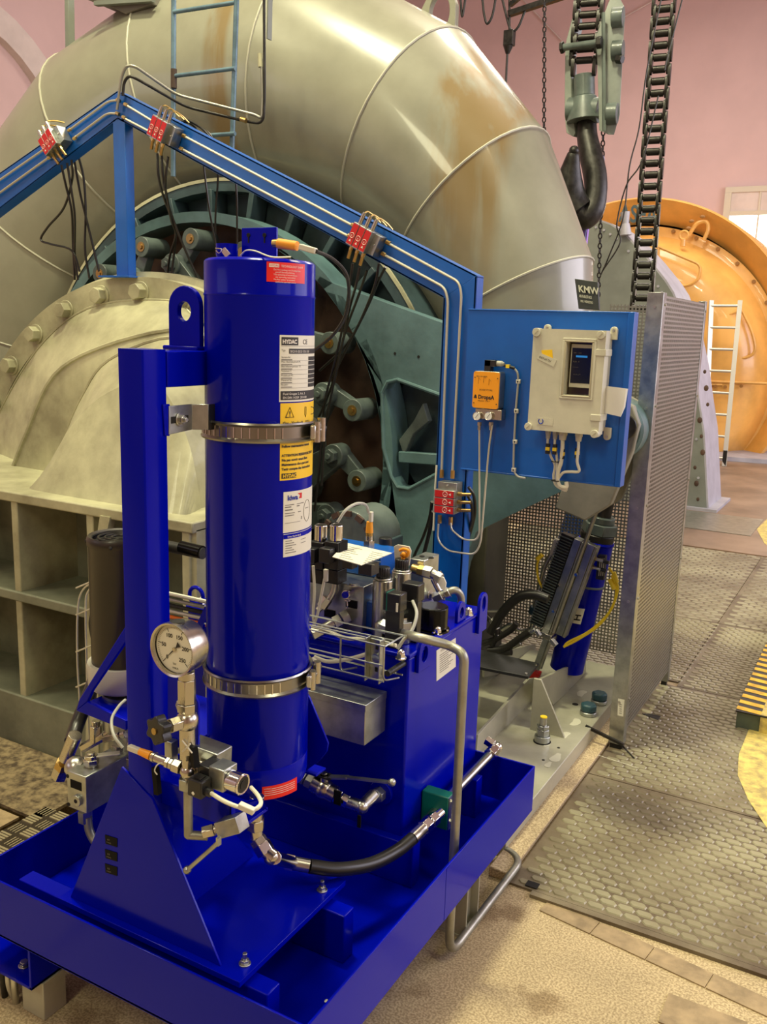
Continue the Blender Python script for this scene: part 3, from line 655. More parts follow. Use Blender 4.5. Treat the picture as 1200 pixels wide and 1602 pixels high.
# type plate
o, f, W, Hh = wrap(437, 524, 491, 629, 'type_plate', 'label_white', 'white type plate')
m = MB(); rect(m, f, .004, Hh-.0205, .046, Hh-.004); m.build('logo_field', 'ink', o)
MB().text('HYDAC', .0118, lambda u, v: f(u*.88+.006, v+Hh-.0172, .0008), .0004).build('logo_text', 'ink_white', o)
MB().text('CE', .014, lambda u, v: f(u+.060, v+Hh-.018, .0006)).build('print', 'ink', o)
dv = (Hh-.046-.026)/7
m = MB(); rect(m, f, .022, Hh-.038, W-.003, Hh-.0275)
for k in range(7): rect(m, f, W-.052, Hh-.049-dv*k-.003, W-.003, Hh-.049-dv*k+.005)
rect(m, f, .003, .004, W-.003, .0225); m.build('value_field', 'ink', o)
m = MB(); m.text('SK210-20/2112U-210', .0068, lambda u, v: f(u+.024, v+Hh-.0355, .0008)).text('Fluid Gruppe 2, Art. 3', .0068, lambda u, v: f(u+.008, v+.0145, .0008)).text('EN DIN 14359  2014/68', .0068, lambda u, v: f(u+.008, v+.0065, .0008)); m.build('print', 'ink_white', o)
m = MB()
for k, s_ in enumerate(('Serien-Nr.', 'Max. Betriebsdruck PS', 'Betriebstemperatur TS', 'Volumen V', 'Prüfdruck PT', 'Material Nr.', 'Baujahr')):
    v0 = Hh-.047-dv*k; m.text(s_, .0054, lambda u, v: f(u+.004, v+v0, .0005)); rect(m, f, .003, v0-.0058, W-.055, v0-.0053)
    rect(m, f, .004, v0-.0042, .03, v0-.0026)
m.text('Typ', .006, lambda u, v: f(u+.004, v+Hh-.033, .0005)); rect(m, f, .003, Hh-.0225, W-.003, Hh-.022); m.build('print', 'ink_grey', o)
# yellow warning label, above and below the strap
o, f, W, Hh = wrap(438, 631, 490.5, 752, 'warning_label', 'label_yellow', 'yellow warning label')
m = MB(); tz = Hh-.03
m.tube([f(.012, tz, .0006), f(.033, tz, .0006), f(.0225, tz+.021, .0006), f(.012, tz, .0006)], .0009, 4); m.text('!', .016, lambda u, v: f(u+.0205, v+tz+.002, .0008), .0003)
for k, s_ in enumerate(('Gas - Vordruck   112 b', 'Die anleitung unter-', 'Pression de gonflage N2', 'Entleeren nur bei Druck')): m.text(s_, .0088, lambda u, v: f(u+.006, v+Hh-.045-.0115*k, .0006), .00025)
for k, s_ in enumerate(('CAUTION PRESSURE VESSEL', 'Do not open before pressure', 'valves have been de-energised', 'Follow maintenance manual', '', 'ATTENTION RESERVOIR SOUS P.', 'Ne pas ouvrir avant liber.', 'Maintenance cle a part avec', 'Tenir compte des instructions')): m.text(s_, .0075, lambda u, v: f(u+.004, v+.100-.0098*k, .0006), .0003)
rect(m, f, .004, .004, .042, .015); m.build('print', 'ink', o)
MB().text('HYDAC', .0105, lambda u, v: f(u+.0065, v+.0058, .001), .0003).build('logo_text', 'label_yellow', o)
m = MB(); q = f(.1, tz+.01, .0006); m.torus(q, V(math.cos(0), -.3, 0), .008, .0008, 18, 4); m.tube([f(.068, tz+.02), f(.073, tz+.02), f(.073, tz+.004), f(.0705, tz-.002), f(.068, tz+.004), f(.068, tz+.02)], .0006, 4); m.build('print', 'ink', o)
# kiwa test labels
o, f, W, Hh = wrap(443, 770, 488.5, 834, 'test_label', 'label_white', 'white test label')
MB().text('kiwa', .0155, lambda u, v: f(u+.010, v+Hh-.019, .0006), .0006).build('print', 'ink_blue', o)
m = MB(); m.add([f(.042, Hh-.018), f(.052, Hh-.018), f(.052, Hh-.006), f(.038, Hh-.006), f(.046, Hh-.011)], [(0, 1, 2, 3, 4)]); m.build('print', 'ink_red', o)
m = MB()
for u0, v0, u1, h in ((.004, .105, .028, .0018), (.036, .105, .06, .0018), (.004, .096, .02, .003), (.036, .096, .045, .003), (.004, .085, .024, .003), (.004, .073, .03, .002), (.004, .064, .028, .002), (.04, .073, .05, .002), (.066, .08, .082, .002), (.004, .036, .048, .001)): rect(m, f, u0, v0*(Hh-.03)/.105, u1, v0*(Hh-.03)/.105+h*.8)
m.text('3', .009, lambda u, v: f(u+.05, v+Hh*.28, .0005), .0003); m.build('print', 'ink_grey', o)
m = MB(); m.tube([f(.075+.015*math.cos(a), Hh*.45+Hh*.27*math.sin(a), .0004) for a in [2*PI*i/24 for i in range(25)]], .0005, 4); m.build('print', 'ink_grey', o)
o, f, W, Hh = wrap(443, 836, 488.5, 872, 'test_label', 'label_white', 'white lower test label')
m = MB(); rect(m, f, 0, Hh-.011, W, Hh-.001); m.build('print', 'blue', o)
MB().text('kiwa Nederland', .006, lambda u, v: f(u+.01, v+Hh-.0085, .001)).build('print', 'ink_white', o)
m = MB()
for k in range(6): rect(m, f, .005, (Hh-.017)*(1-k/6.5), .022+.006*(k % 3), (Hh-.017)*(1-k/6.5)+.0016)
for k in range(2): rect(m, f, .05, Hh-.019-.008*k, .07, Hh-.0177-.008*k)
m.build('print', 'ink_grey', o)
# red stickers
o, f, W, Hh = wrap(417, 409, 476.5, 440.5, 'notice_sticker', 'label_red', 'red notice sticker at the top')
m = MB(); rect(m, f, .005, Hh-.0105, .026, Hh-.0035); m.build('print', 'ink_white', o)
MB().text('HYDAC', .0058, lambda u, v: f(u+.0065, v+Hh-.009, .0008)).build('print', 'label_red', o)
m = MB().text('TECHNOLOGY GmbH', .0062, lambda u, v: f(u*.9+.03, v+Hh-.0095, .0006))
for k, s_ in enumerate(('Die Verwendung von Druckgeräten', 'gemäß Betriebsanleitung', 'The operating of accumulators', 'see operating instructions', 'Veuillez utiliser les accumul.', 'conforme aux instructions')): m.text(s_, .0044, lambda u, v: f(u+.014+.004*(k % 2), v+Hh-.0165-.0048*k, .0006))
m.build('print', 'ink_white', o)
o, f, W, Hh = wrap(410, 1231, 464, 1252, 'notice_sticker', 'label_red', 'red notice sticker at the foot')
m = MB().text('HYDAC', .005, lambda u, v: f(u+.004, v+Hh-.008, .0006))
for k in range(4): rect(m, f, .022 if k == 0 else .005, Hh-.008-.005*k, W-.008, Hh-.0068-.005*k)
m.build('print', 'ink_white', o)
# straps (hose clamps) round the accumulator
def strap(px0, y_l, y_r, lab, zc, par=None):
    t = thing('strap_clamp', lab, 'clamp', (ACX, ACY, zc)); R = AR+.0015
    m = MB(); m.lathe([(R, -.019), (R+.006, -.021), (R+.008, -.017), (R+.003, -.012), (R+.003, .012), (R+.008, .017), (R+.006, .021), (R, .019)], (ACX, ACY, zc), Z_, 90, hint=X_); m.build('band', 'band_steel', t)
    for k in range(16):
        a = math.radians(-150+8*k); d = V(math.cos(a), math.sin(a), 0); e = V(-d.y, d.x, 0)
        MB().box(V(ACX, ACY, zc)+d*(R+.004), (.003, .002, .022), d, e, Z_).build('band_rung', 'chrome', t)
    a = math.radians(22); d = V(math.cos(a), math.sin(a), 0); e = V(-d.y, d.x, 0); c = V(ACX, ACY, zc)+d*(R+.012)
    MB().box(c-e*.03, (.012, .05, .03), d, e, Z_).build('clamp_block', 'steel', t, bev=.003)
    MB().cyl(c-e*.04-Z_*.022+d*.006, c-e*.04+Z_*.022+d*.006, .008, n=16).build('trunnion', 'nickel', t)
    MB().cyl(c+e*.012-Z_*.026+d*.006, c+e*.012+Z_*.026+d*.006, .0095, n=16).build('trunnion', 'nickel', t)
    MB().cyl(c-e*.05+d*.006, c+e*.055+d*.006, .004, n=10).hexa(c+e*.022+d*.006, c+e*.03+d*.006, .008).build('tension_bolt', 'nickel', t)
    return t
zc1 = acc(404, 678).z; zc2 = acc(404, 1078).z
strap(0, 0, 0, 'upper steel strap clamp round the blue accumulator across the yellow label', zc1)
strap(0, 0, 0, 'lower steel strap clamp round the blue accumulator beside the pressure gauge', zc2)
# angle bracket from post to upper strap
t = thing('strap_bracket', 'zinc angle bracket with slotted bolt between blue post and upper strap', 'bracket', (-1.29, 1.45, zc1))
g = [KX(x, y, -1.287) for x, y in ((263, 635), (299, 632), (299, 672), (263, 680))]
MB().prism(g, (.003, 0, 0)).build('plate', 'galv', t, bev=.001)
g2 = [g[1], g[1]+V(.0, .05, .0), g[2]+V(.0, .05, 0), g[2]]
MB().prism([g[1]+V(.003, -.001, 0), g[1]+V(.03, .02, 0), g[2]+V(.03, .02, 0), g[2]+V(.003, -.001, 0)], (.0, .003, 0)).build('plate', 'galv', t, bev=.001)
MB().prism([g[1]+V(.03, .02, 0), g[1]+V(.03, .06, 0), g[2]+V(.03, .06, 0), g[2]+V(.03, .02, 0)], (.002, 0, 0)).build('plate', 'black_plastic', t)
c = KX(281, 656, -1.284); MB().box(c+X_*.0008, (.002, .05, .014)).build('slot', 'pit', t)
MB().cyl(c, c+X_*.004, .014).hexa(c+X_*.004, c+X_*.013, .0095).cyl(c+X_*.013, c+X_*.02, .005, n=10).build('bolt', 'steel', t, bev=.0008)
MB().prism([KX(x, y, -1.29) for x, y in ((253, 632), (264, 632), (264, 682), (256, 682))], (.004, 0, 0)).build('pad', 'blue', t, bev=.002)
# ---- dark motor behind the post, with rings on top and cream foot ring
MX, MY, MR = -1.7, 1.66, .082
ml = KY(151, 832, MY); mzT = ml.z; mzB = zc+.014
t = thing('electric_motor', 'dark brown upright cylinder with ribbed round top, left behind the blue post', 'motor', (ml.x+MR, MY, mzB))
MX = ml.x+MR
MB().lathe([(MR-.012, mzT+.0), (MR-.004, mzT+.004), (MR, mzT-.002), (MR, mzT-.02), (MR-.003, mzT-.024), (MR-.003, mzB+.06), (0, mzB+.06)], (MX, MY, 0), Z_, 48).build('housing', 'motor_brown', t)
for k in range(4): MB().torus((MX, MY, mzT-.002), Z_, MR-.012-.017*k, .003, 40, 6).build('grille_ring', 'dark_steel', t)
MB().cyl((MX, MY, mzT-.03), (MX, MY, mzT-.012), MR-.01, n=32).build('fan_cover', 'rubber', t)
for a in (-140, -60): 
    a = math.radians(a); MB().ball((MX+MR*math.cos(a), MY+MR*math.sin(a), mzT-.012), .005, 8).build('screw', 'dark_steel', t)
MB().lathe([(MR-.005, .07), (MR+.008, .07), (MR+.01, .06), (MR+.008, .01), (MR, 0), (MR-.02, 0)], (MX, MY, mzB-.0), Z_, 40).build('foot_ring', 'motor_ring', t)
# pump body below it
m = MB().cyl((MX+.02, MY, mzB-.18), (MX+.02, MY, mzB-.012), .07, n=24).build('pump_body', 'galv', t)
# ---- manifold block left with its fittings
t = thing('manifold_block', 'zinc plated manifold block with plug and small black plate, left of the post foot', 'valve block', (-1.65, 1.52, .5))
f1 = [KY(x, y, 1.45) for x, y in ((104, 1205), (134, 1222), (135, 1277), (106, 1262))]
f1[1].z = f1[0].z; f1[2].x = f1[1].x; f1[3].x = f1[0].x; f1[2].z = f1[3].z
MB().prism(f1, (0, .17, 0)).build('body', 'galv', t, bev=.002)
c = (f1[0]+f1[1]+f1[2]+f1[3])/4
MB().bx((c.x-.02, 1.449, c.z+.008), (c.x+.018, 1.451, c.z+.03)).build('name_plate', 'tag_black', t)
q = c+V(.004, 0, -.02); MB().cyl(q-Y_*.008, q, .015).build('plug', 'galv', t, bev=.001); MB().hexa(q-Y_*.0085, q-Y_*.006, .006).build('plug_socket', 'pit', t)
for dx, dz in ((-.03, .035), (-.03, -.042)): MB().cyl(c+V(dx, -.0008, dz), c+V(dx, .002, dz), .005, n=12).build('screw_hole', 'pit', t)
zt = f1[0].z
q = V(c.x+.0, 1.50, zt); MB().cyl(q, q+Z_*.03, .016).hexa(q+Z_*.005, q+Z_*.02, .02).cyl(q+Z_*.03, q+Z_*.036, .01).build('adjuster', 'nickel', t, bev=.001)
MB().bar(q+V(0, .0, .026), q+V(.05, .05, .028), .018, .004).build('lever', 'alu', t, bev=.001)
q = V(c.x-.055, 1.50, c.z+.03); MB().ball(q, .03, 14, (1, 1, 1)).cyl(q, q+V(.03, 0, 0), .024).build('plug_cap', 'steel', t)
for dx, dy in ((.06, .0), (.0, .12)): 
    q = V(c.x+.035+dx*.8, 1.56+dy*.7, zt); MB().hexa(q, q+Z_*.02, .017).cyl(q+Z_*.02, q+Z_*.05, .011).ball(q+Z_*.055, .014, 12).hexa(q+Z_*.05+X_*.004, q+Z_*.05+V(.035, 0, .01), .013).build('elbow_fitting', 'nickel', t, bev=.001)
q = KY(120, 1165, 1.55)
a_ = [KY(x, y, 1.52) for x, y in ((92, 1215), (104, 1185), (118, 1150), (140, 1135), (160, 1128))]
MB().hexa(a_[0], a_[0]*.4+a_[1]*.6, .022).cyl(a_[1]*.9+a_[0]*.1, a_[2], .018).build('hose_end', 'nickel', t, bev=.001)
MB().hexa(a_[0]*.5+a_[1]*.5-Z_*.002, a_[0]*.25+a_[1]*.75, .0225).build('brass_nut', 'brass', t)
for (p0, p1, r) in (((130, 1170), (165, 1150), .013), ((150, 1160), (150, 1135), .016), ((165, 1155), (190, 1150), .014), ((185, 1165), (185, 1210), .018), ((172, 1180), (186, 1175), .012)):
    MB().hexa(KY(*p0, 1.6), KY(*p1, 1.6), r).cyl(KY(*p0, 1.6)*.5+KY(*p1, 1.6)*.5, KY(*p1, 1.6)+(KY(*p1, 1.6)-KY(*p0, 1.6))*.3, r*.7).build('pipe_fitting', 'nickel', t, bev=.001)
q0, q1 = KY(182, 1195, 1.58), KY(182, 1222, 1.58); MB().cyl(q0, q1, .016).torus(q1, Z_, .017, .004).build('sight_union', 'steel', t)
MB().tube(rnd([KY(137, 1278, 1.5), KY(139, 1300, 1.5), KY(150, 1320, 1.5), KY(185, 1335, 1.5)], .05), .011, 14).build('return_pipe', 'pipe_steel', t)
MB().cyl(KY(133, 1268, 1.5), KY(134, 1285, 1.5), .018, n=6).build('union_nut', 'galv', t)
MB().tube([KY(184, 1222, 1.6), KY(185, 1275, 1.6)], .007, 10).build('drain_pipe', 'pipe_steel', t)
# big black hose rising behind
tag(MB().tube(spl([KY(112, 1160, 1.6), KY(122, 1130, 1.65), KY(140, 1085, 1.7), KY(152, 1050, 1.78)]), .02, 14).build('hydraulic_hose', 'hose'), 'thick black hose rising from the fittings of the left manifold block', 'hose')
tag(MB().tube(spl([KY(192, 1170, 1.32), KY(178, 1150, 1.32), KY(175, 1125, 1.35), KY(186, 1105, 1.40), KY(196, 1095, 1.43)]), .0035, 8).build('sensor_cable', 'cable_grey'), 'thin grey cable looping from the orange connector past the console', 'cable')
# wire cage behind the motor
wc = thing('wire_basket', 'bent steel wire cable basket between motor and cream elbow', 'cable basket', (-2.0, 2.0, .8))
for pts in (((156, 908), (132, 920), (122, 950), (121, 1030), (125, 1100)), ((160, 905), (138, 925), (134, 960), (137, 1090))): MB().tube(spl([KY(x, y, 2.05) for x, y in pts]), .0035, 6).build('wire', 'alu', wc)
for x_, y_ in ((125, 1100), (137, 1090)): q = KY(x_, y_, 2.05); MB().tube([q, V(q.x, q.y, -.25)], .0035, 6).build('wire', 'alu', wc)
for y0 in (913, 955, 1013, 1068): MB().tube([KY(119, y0+7, 2.05), KY(150, y0-6, 2.05)], .003, 6).build('wire', 'alu', wc)
tag(MB().tube(spl([KY(150, 945, 1.95), KY(143, 975, 1.95), KY(148, 1010, 1.95), KY(150, 1060, 1.8), KY(143, 1110, 1.66)]), .009, 10).build('cable', 'rubber'), 'short black cable hanging beside the dark motor', 'cable')
tag(MB().tube(spl([KY(156, 930, 1.93), KY(149, 970, 1.93), KY(155, 1010, 1.93), KY(162, 1075, 1.9)]), .004, 8).build('cable', 'cable_grey'), 'thin pale cable beside the black cable at the motor', 'cable')
# ---- pressure gauge and gauge valve stack
GX, GY = -1.18, 1.30
gc = KY(272, 1016, GY-.02); gr = .0545
t = thing('pressure_gauge', 'large round steel pressure gauge reading up to 250 bar in front of the post', 'gauge', gc)
MB().lathe([(gr*.9, 0), (gr*.93, -.006), (gr, -.008), (gr+.001, 0), (gr, .008), (gr-.002, .009), (gr-.002, .04), (gr-.006, .048), (0, .048)], gc, Y_, 56, hint=Z_).build('case', 'nickel', t)
MB().cyl(gc+Y_*.004, gc+Y_*.005, gr*.905, n=48).build('dial', 'label_white', t)
q = gc+V(.0, .012, gr-.003); MB().cyl(q, q+Z_*.004, .014).build('vent_plug', 'rubber', t)
m = MB(); gf = lambda a, r: gc+V(r*math.cos(a), .0035, r*math.sin(a))
for k in range(51):
    a = math.radians(225-270*k/50); r0 = gr*(.66 if k % 10 == 0 else .76); d = gf(a, gr*.82)-gf(a, r0); s_ = V(-math.sin(a), 0, math.cos(a))*(.0007 if k % 10 == 0 else .00035)
    m.add([gf(a, r0)-s_, gf(a, r0)+s_, gf(a, gr*.82)+s_, gf(a, gr*.82)-s_], [(0, 1, 2, 3)])
for k, s_ in enumerate(('0', '50', '100', '150', '200', '250')):
    a = math.radians(225-54*k); p = gf(a, gr*.52); m.text(s_, .0115, lambda u, v: p+V(u-.0035*len(s_), -.0003, v-.004), .0002)
m.text('bar', .007, lambda u, v: gc+V(u-.006, .0032, v-.033)); m.text('WIKA', .006, lambda u, v: gc+V(u-.008, .0032, v-.042)); m.build('scale', 'ink', t)
m = MB(); a = math.radians(225); a2 = a+PI
m.add([gf(a, gr*.75)-Y_*.002, gf(a+PI/2, .0016)-Y_*.002, gf(a-PI/2, .0016)-Y_*.002], [(0, 1, 2)]); m.add([gf(a2, .004)-Y_*.002, gf(a2+.35, .018)-Y_*.002, gf(a2-.35, .018)-Y_*.002], [(0, 1, 2)]); m.build('pointer', 'ink', t)
MB().cyl(gc-Y_*.001, gc+Y_*.004, .004, n=14).build('hub', 'nickel', t)
# stack
vx = KY(287, 1090, GY).x; sx = V(vx, GY+.01, 0)
zA, zB_, zC, zD, zE = [KY(288, y, GY).z for y in (1062, 1102, 1130, 1180, 1225)]
t = thing('gauge_valve', 'steel gauge stop valve stack with black star knob below the pressure gauge', 'valve', (vx, GY+.01, zD))
P = lambda z, dx=0, dy=0: V(vx+dx, GY+.01+dy, z)
MB().cyl(P(zA+.012), P(zA-.004), .017, n=20).hexa(P(zA-.004), P(zB_), .019).build('swivel_nut', 'nickel', t, bev=.001)
MB().hexa(P(zB_-.001), P(zB_-.018), .02).build('lock_nut', 'nickel', t, bev=.001)
MB().cyl(P(zB_-.018), P(zD), .0165).ball(P(zC), .024, 14).build('valve_body', 'nickel', t)
kd = (KY(248, 1142, GY-.06)-P(zC)).normalized()
K0 = P(zC)
MB().hexa(K0+kd*.02, K0+kd*.045, .016).cyl(K0+kd*.045, K0+kd*.06, .009).build('bonnet', 'nickel', t, bev=.001)
MB().hexa(K0+V(-.012, .01, .012), K0+V(-.03, .02, .026), .016).build('side_port', 'nickel', t, bev=.001)
u, v, ax = basis(kd); m = MB(); pts = []
for k in range(40):
    a = 2*PI*k/40; r = .026+.004*math.cos(6*a); pts.append(K0+kd*.058+u*(r*math.cos(a))+v*(r*math.sin(a)))
m.prism(pts, kd*.022).build('hand_knob', 'black_plastic', t, bev=.002)
MB().cyl(K0+kd*.08, K0+kd*.083, .007, n=12).build('knob_screw', 'brass', t)
MB().bar(P(zD+.02, .02, -.005), P(zD-.02, .03, -.01), .012, .018).build('valve_tag', 'tag_black', t)
MB().tube([P(zD+.035, .004, -.02), P(zD+.015, .03, -.02)], .0016, 6).tube([P(zD+.012, .006, -.021), P(zD+.034, .026, -.021)], .0016, 6).build('cable_tie', 'label_white', t)
MB().hexa(P(zD), P(zD-.012), .016).cyl(P(zD-.012), P(zE), .012).ball(P((zD+zE)/2-.01), .017, 12).build('cross_fitting', 'nickel', t)
zx = (zD+zE)/2-.008
dl = (KY(225, 1178, GY)-P(zx)); dl.y = -.01; dl.normalize()
Qp = lambda s_: P(zx)+dl*s_
MB().hexa(Qp(.016), Qp(.034), .015).hexa(Qp(.036), Qp(.044), .012).build('branch_nut', 'nickel', t, bev=.001)
s = thing('pressure_sensor', 'small nickel pressure sensor with orange connector pointing left across the post', 'sensor', Qp(.07))
MB().hexa(Qp(.045), Qp(.052), .012).cyl(Qp(.052), Qp(.082), .0095).cyl(Qp(.082), Qp(.088), .011).build('sensor_body', 'nickel', s)
MB().cyl(Qp(.088), Qp(.094), .008).build('connector_nut', 'brass', s)
MB().cyl(Qp(.093), Qp(.122), .0095, .0075).build('connector', 'orange_paint', s); MB().box(Qp(.136), (.03, .012, .012), dl, dl.cross(Y_), Y_).build('cable_marker', 'white_plastic', s, bev=.002)
MB().bar(KY(243, 1200, GY)+X_*.0, KY(247, 1242, GY), .012, .012).build('valve_tag', 'tag_black', t)
MB().tube(spl([Qp(.05), KY(248, 1195, GY-.01), KY(242, 1205, GY-.01), KY(246, 1212, GY-.01)]), .0014, 6).build('cable_tie', 'label_white', t)
# tube down to the ball valve
MB().hexa(P(zE+.008), P(zE-.016), .019).build('union_nut', 'galv', t, bev=.001)
pA = P(zE-.01); pB = KY(296, 1305, GY+.01); pC = KY(325, 1308, GY+.03)
MB().tube(rnd([pA, V(vx, GY+.01, pB.z+.0), pB*.0+V(vx, GY+.01, KY(296, 1312, GY).z), pC], .035), .0095, 14).build('down_tube', 'pipe_steel', t)
bv = thing('ball_valve', 'small steel block ball valve with lever hanging below the solenoid valve', 'valve', KY(350, 1295, GY+.04))
b0, b1 = KY(328, 1300, GY+.03), KY(372, 1288, GY+.06)
bd = (b1-b0).normalized(); MB().hexa(b0-bd*.014, b0+bd*.01, .014).cyl(b0+bd*.01, b0+bd*.024, .01).build('union_nut', 'nickel', bv, bev=.001)
MB().box(b0+bd*.048, (.046, .034, .04), bd, Y_, bd.cross(Y_)).build('valve_block', 'galv', bv, bev=.001)
h0 = KY(342, 1318, GY+.01); MB().bar(h0+Z_*.012, h0-Z_*.006, .01, .006, X_).tube([h0, h0+(KY(293, 1361, GY)-h0)*1.0], .005, 8).ball(KY(293, 1361, GY), .009, 10).build('lever', 'galv', bv)
# solenoid valve right of the cross fitting
so = thing('solenoid_valve', 'black and zinc solenoid valve with chrome coil lying under the accumulator', 'valve', KY(350, 1215, GY+.02))
sa, sb = KY(308, 1200, GY+.03), KY(392, 1232, GY+.03); sa.y = sb.y = GY+.03; sd = (sb-sa); sl = sd.length; sd.normalize(); sv = Y_; sw = sd.cross(Y_)
SP = lambda a, b=0, c=0: sa+sd*a+Y_*b-sw*c if sw.z < 0 else sa+sd*a+Y_*b+sw*c
MB().hexa(SP(-.012), SP(.014), .017).build('union_nut', 'nickel', so, bev=.001)
MB().box(SP(.036), (.03, .045, .045), sd, Y_, sw).build('cartridge_body', 'black_plastic', so, bev=.002)
MB().box(SP(.068, .0, .004), (.038, .044, .048), sd, Y_, sw).build('coil_yoke', 'galv', so, bev=.002)
MB().cyl(SP(.088), SP(.118), .0215, n=28).torus(SP(.118), sd, .0195, .003).build('coil_can', 'chrome', so); MB().cyl(SP(.117), SP(.1195), .017, n=24).cyl(SP(.1195), SP(.1205), .009, n=14).build('coil_end', 'dark_steel', so)
MB().box(SP(.04, -.038, -.012), (.036, .032, .038), sd, Y_, sw).build('plug', 'black_plastic', so, bev=.003)
MB().box(SP(.04, -.038, .0085), (.018, .018, .002), sd, Y_, sw).build('plug_screw', 'dark_steel', so, bev=.0005)
MB().cyl(SP(.058, -.038, -.018), SP(.07, -.038, -.018), .009, n=12).build('cable_gland', 'black_plastic', so)
pl = [SP(.07, -.038, -.018), KY(350, 1253, 1.24), KY(372, 1262, 1.24), KY(395, 1267, 1.25), KY(408, 1258, 1.27), KY(404, 1245, 1.3), KY(393, 1232, 1.33)]
MB().tube(spl(pl), .0042, 8).build('cable', 'cable_white', so)
a_, b_ = KY(374, 1259, 1.238), KY(398, 1270, 1.245); MB().bar(a_, b_, .013, .012).build('cable_marker', 'white_plastic', so, bev=.002)
MB().tube([KY(305, 1240, GY-.02), KY(312, 1225, GY-.02)], .002, 6).ball(KY(304, 1240, GY-.02), .006, 8).build('cable_tie', 'label_white', so)
mb_ = thing('valve_subplate', 'zinc manifold plate behind the solenoid valve at the accumulator foot', 'valve block', KY(330, 1180, GY+.07))
MB().box(KY(322, 1180, GY+.075), (.10, .05, .05), sd, Y_, sw).build('body', 'galv', mb_, bev=.002); MB().box(KY(268, 1175, GY+.05), (.02, .02, .05)).build('side_lug', 'galv', mb_, bev=.001)
# fittings at accumulator outlet and the black hose to the tank side
hx = thing('outlet_hose', 'black hydraulic hose with steel fittings from accumulator foot to the green pipe clamp', 'hose', KX(480, 1350, -1.08))
F = [KY(x, y, 1.50) for x, y in ((402, 1258), (400, 1285), (402, 1312), (414, 1330), (430, 1342), (447, 1348))]
MB().cyl(F[0]+Z_*.02, F[1], .0165).hexa(F[1]+Z_*.006, F[1]-Z_*.018, .021).build('outlet_union', 'nickel', hx, bev=.001)
MB().cyl(F[1]-Z_*.018, F[2], .015).hexa(F[2], F[3], .02).build('elbow', 'nickel', hx, bev=.001)
MB().hexa(F[2]*.5+F[3]*.5+Z_*.002, F[3]+(F[3]-F[2])*.25, .022).build('nut', 'chrome', hx, bev=.001)
MB().cyl(F[3], F[4], .016).ball(F[4]*.5+F[3]*.5+V(.004, 0, -.006), .018, 12).build('elbow', 'nickel', hx)
H = [KX(458, 1350, -1.135), KX(484, 1355, -1.10), KX(530, 1360, -1.05), KX(580, 1352, -1.01), KX(620, 1332, -.985), KX(645, 1312, -.97), KX(662, 1296, -.965)]
MB().tube([F[4], F[4]*.3+H[0]*.7, H[0]], .015, 12).hexa(H[0]-(H[1]-H[0])*.45, H[0]+(H[1]-H[0])*.05, .0215).build('nut', 'chrome', hx, bev=.001)
MB().cyl(H[0], H[1], .0165, n=20).build('ferrule', 'steel', hx)
MB().tube(spl(H[1:-1]), .0175, 16).build('hose', 'hose', hx)
MB().cyl(H[-2], H[-1], .0175, n=20).build('ferrule', 'nickel', hx)
d_ = (KX(700, 1262, -.95)-H[-1]).normalized(); MB().hexa(H[-1], H[-1]+d_*.028, .02).build('nut', 'chrome', hx, bev=.001); MB().hexa(H[-1]+d_*.034, H[-1]+d_*.06, .02).cyl(H[-1]+d_*.02, H[-1]+d_*.09, .013).build('nut', 'chrome', hx, bev=.001)
# ================================================================ OIL TANK
tx0, tx1, ty0, ty1, tz0, tz1 = -1.79, -1.03, 2.02, 2.52, .345, .875
tk = thing('oil_tank', 'glossy blue rectangular oil tank with lifting eyes and cap nuts on its lid', 'tank', ((tx0+tx1)/2, (ty0+ty1)/2, tz0-.0))
MB().bx((tx0, ty0, tz0), (tx1, ty1, tz1)).build('tank_body', 'blue', tk, bev=.006)
MB().bx((tx0-.004, ty0-.004, tz1), (tx1+.004, ty1+.004, tz1+.012)).build('lid', 'blue', tk, bev=.003)
for y in (2.1, 2.45): MB().bx((tx0+.02, y-.02, .366), (tx1-.03, y+.02, .37)) if 0 else None
zt = tz1+.012
def domenut(p, r=.012, par=tk):
    MB().cyl(p, p+Z_*.003, r*1.25).hexa(p+Z_*.003, p+Z_*.014, r).ball(p+Z_*.015, r*.86, 12).build('cap_nut', 'chrome', par)
for px, py in ((733, 962), (684, 992), (627, 1030)): domenut(KZ(px, py, zt))
domenut(V(tx0+.03, ty0+.03, zt)); domenut(V(tx0+.03, ty1-.03, zt))
# lifting eyes: plates with an oval hole
def eye_plate(c, w_, h, hr, hy, nm='lifting_eye'):
    out = [V(c.x, c.y-w_/2, c.z), V(c.x, c.y+w_/2, c.z)]+[V(c.x, c.y+w_/2*math.cos(a), c.z+h-w_/2+w_/2*math.sin(a)) for a in [PI*i/10 for i in range(11)]]
    MB().holed(out, V(c.x, c.y, c.z+h-w_/2-.006), hr, (.010, 0, 0), 24, hy=hy, uv=Y_).build(nm, 'blue', tk, bev=.0015)
a = KX(757, 988, tx1+.001); eye_plate(V(tx1+.001, a.y-.035, tz1-.055), .06, .125, .013, .024)
eye_plate(V(KZ(722, 972, zt).x-.01, KZ(722, 972, zt).y, zt), .055, .06, .014, .016)
a = KX(660, 1020, tx1+.001); eye_plate(V(tx1+.001, a.y, tz1-.05), .07, .085, .018, .022)
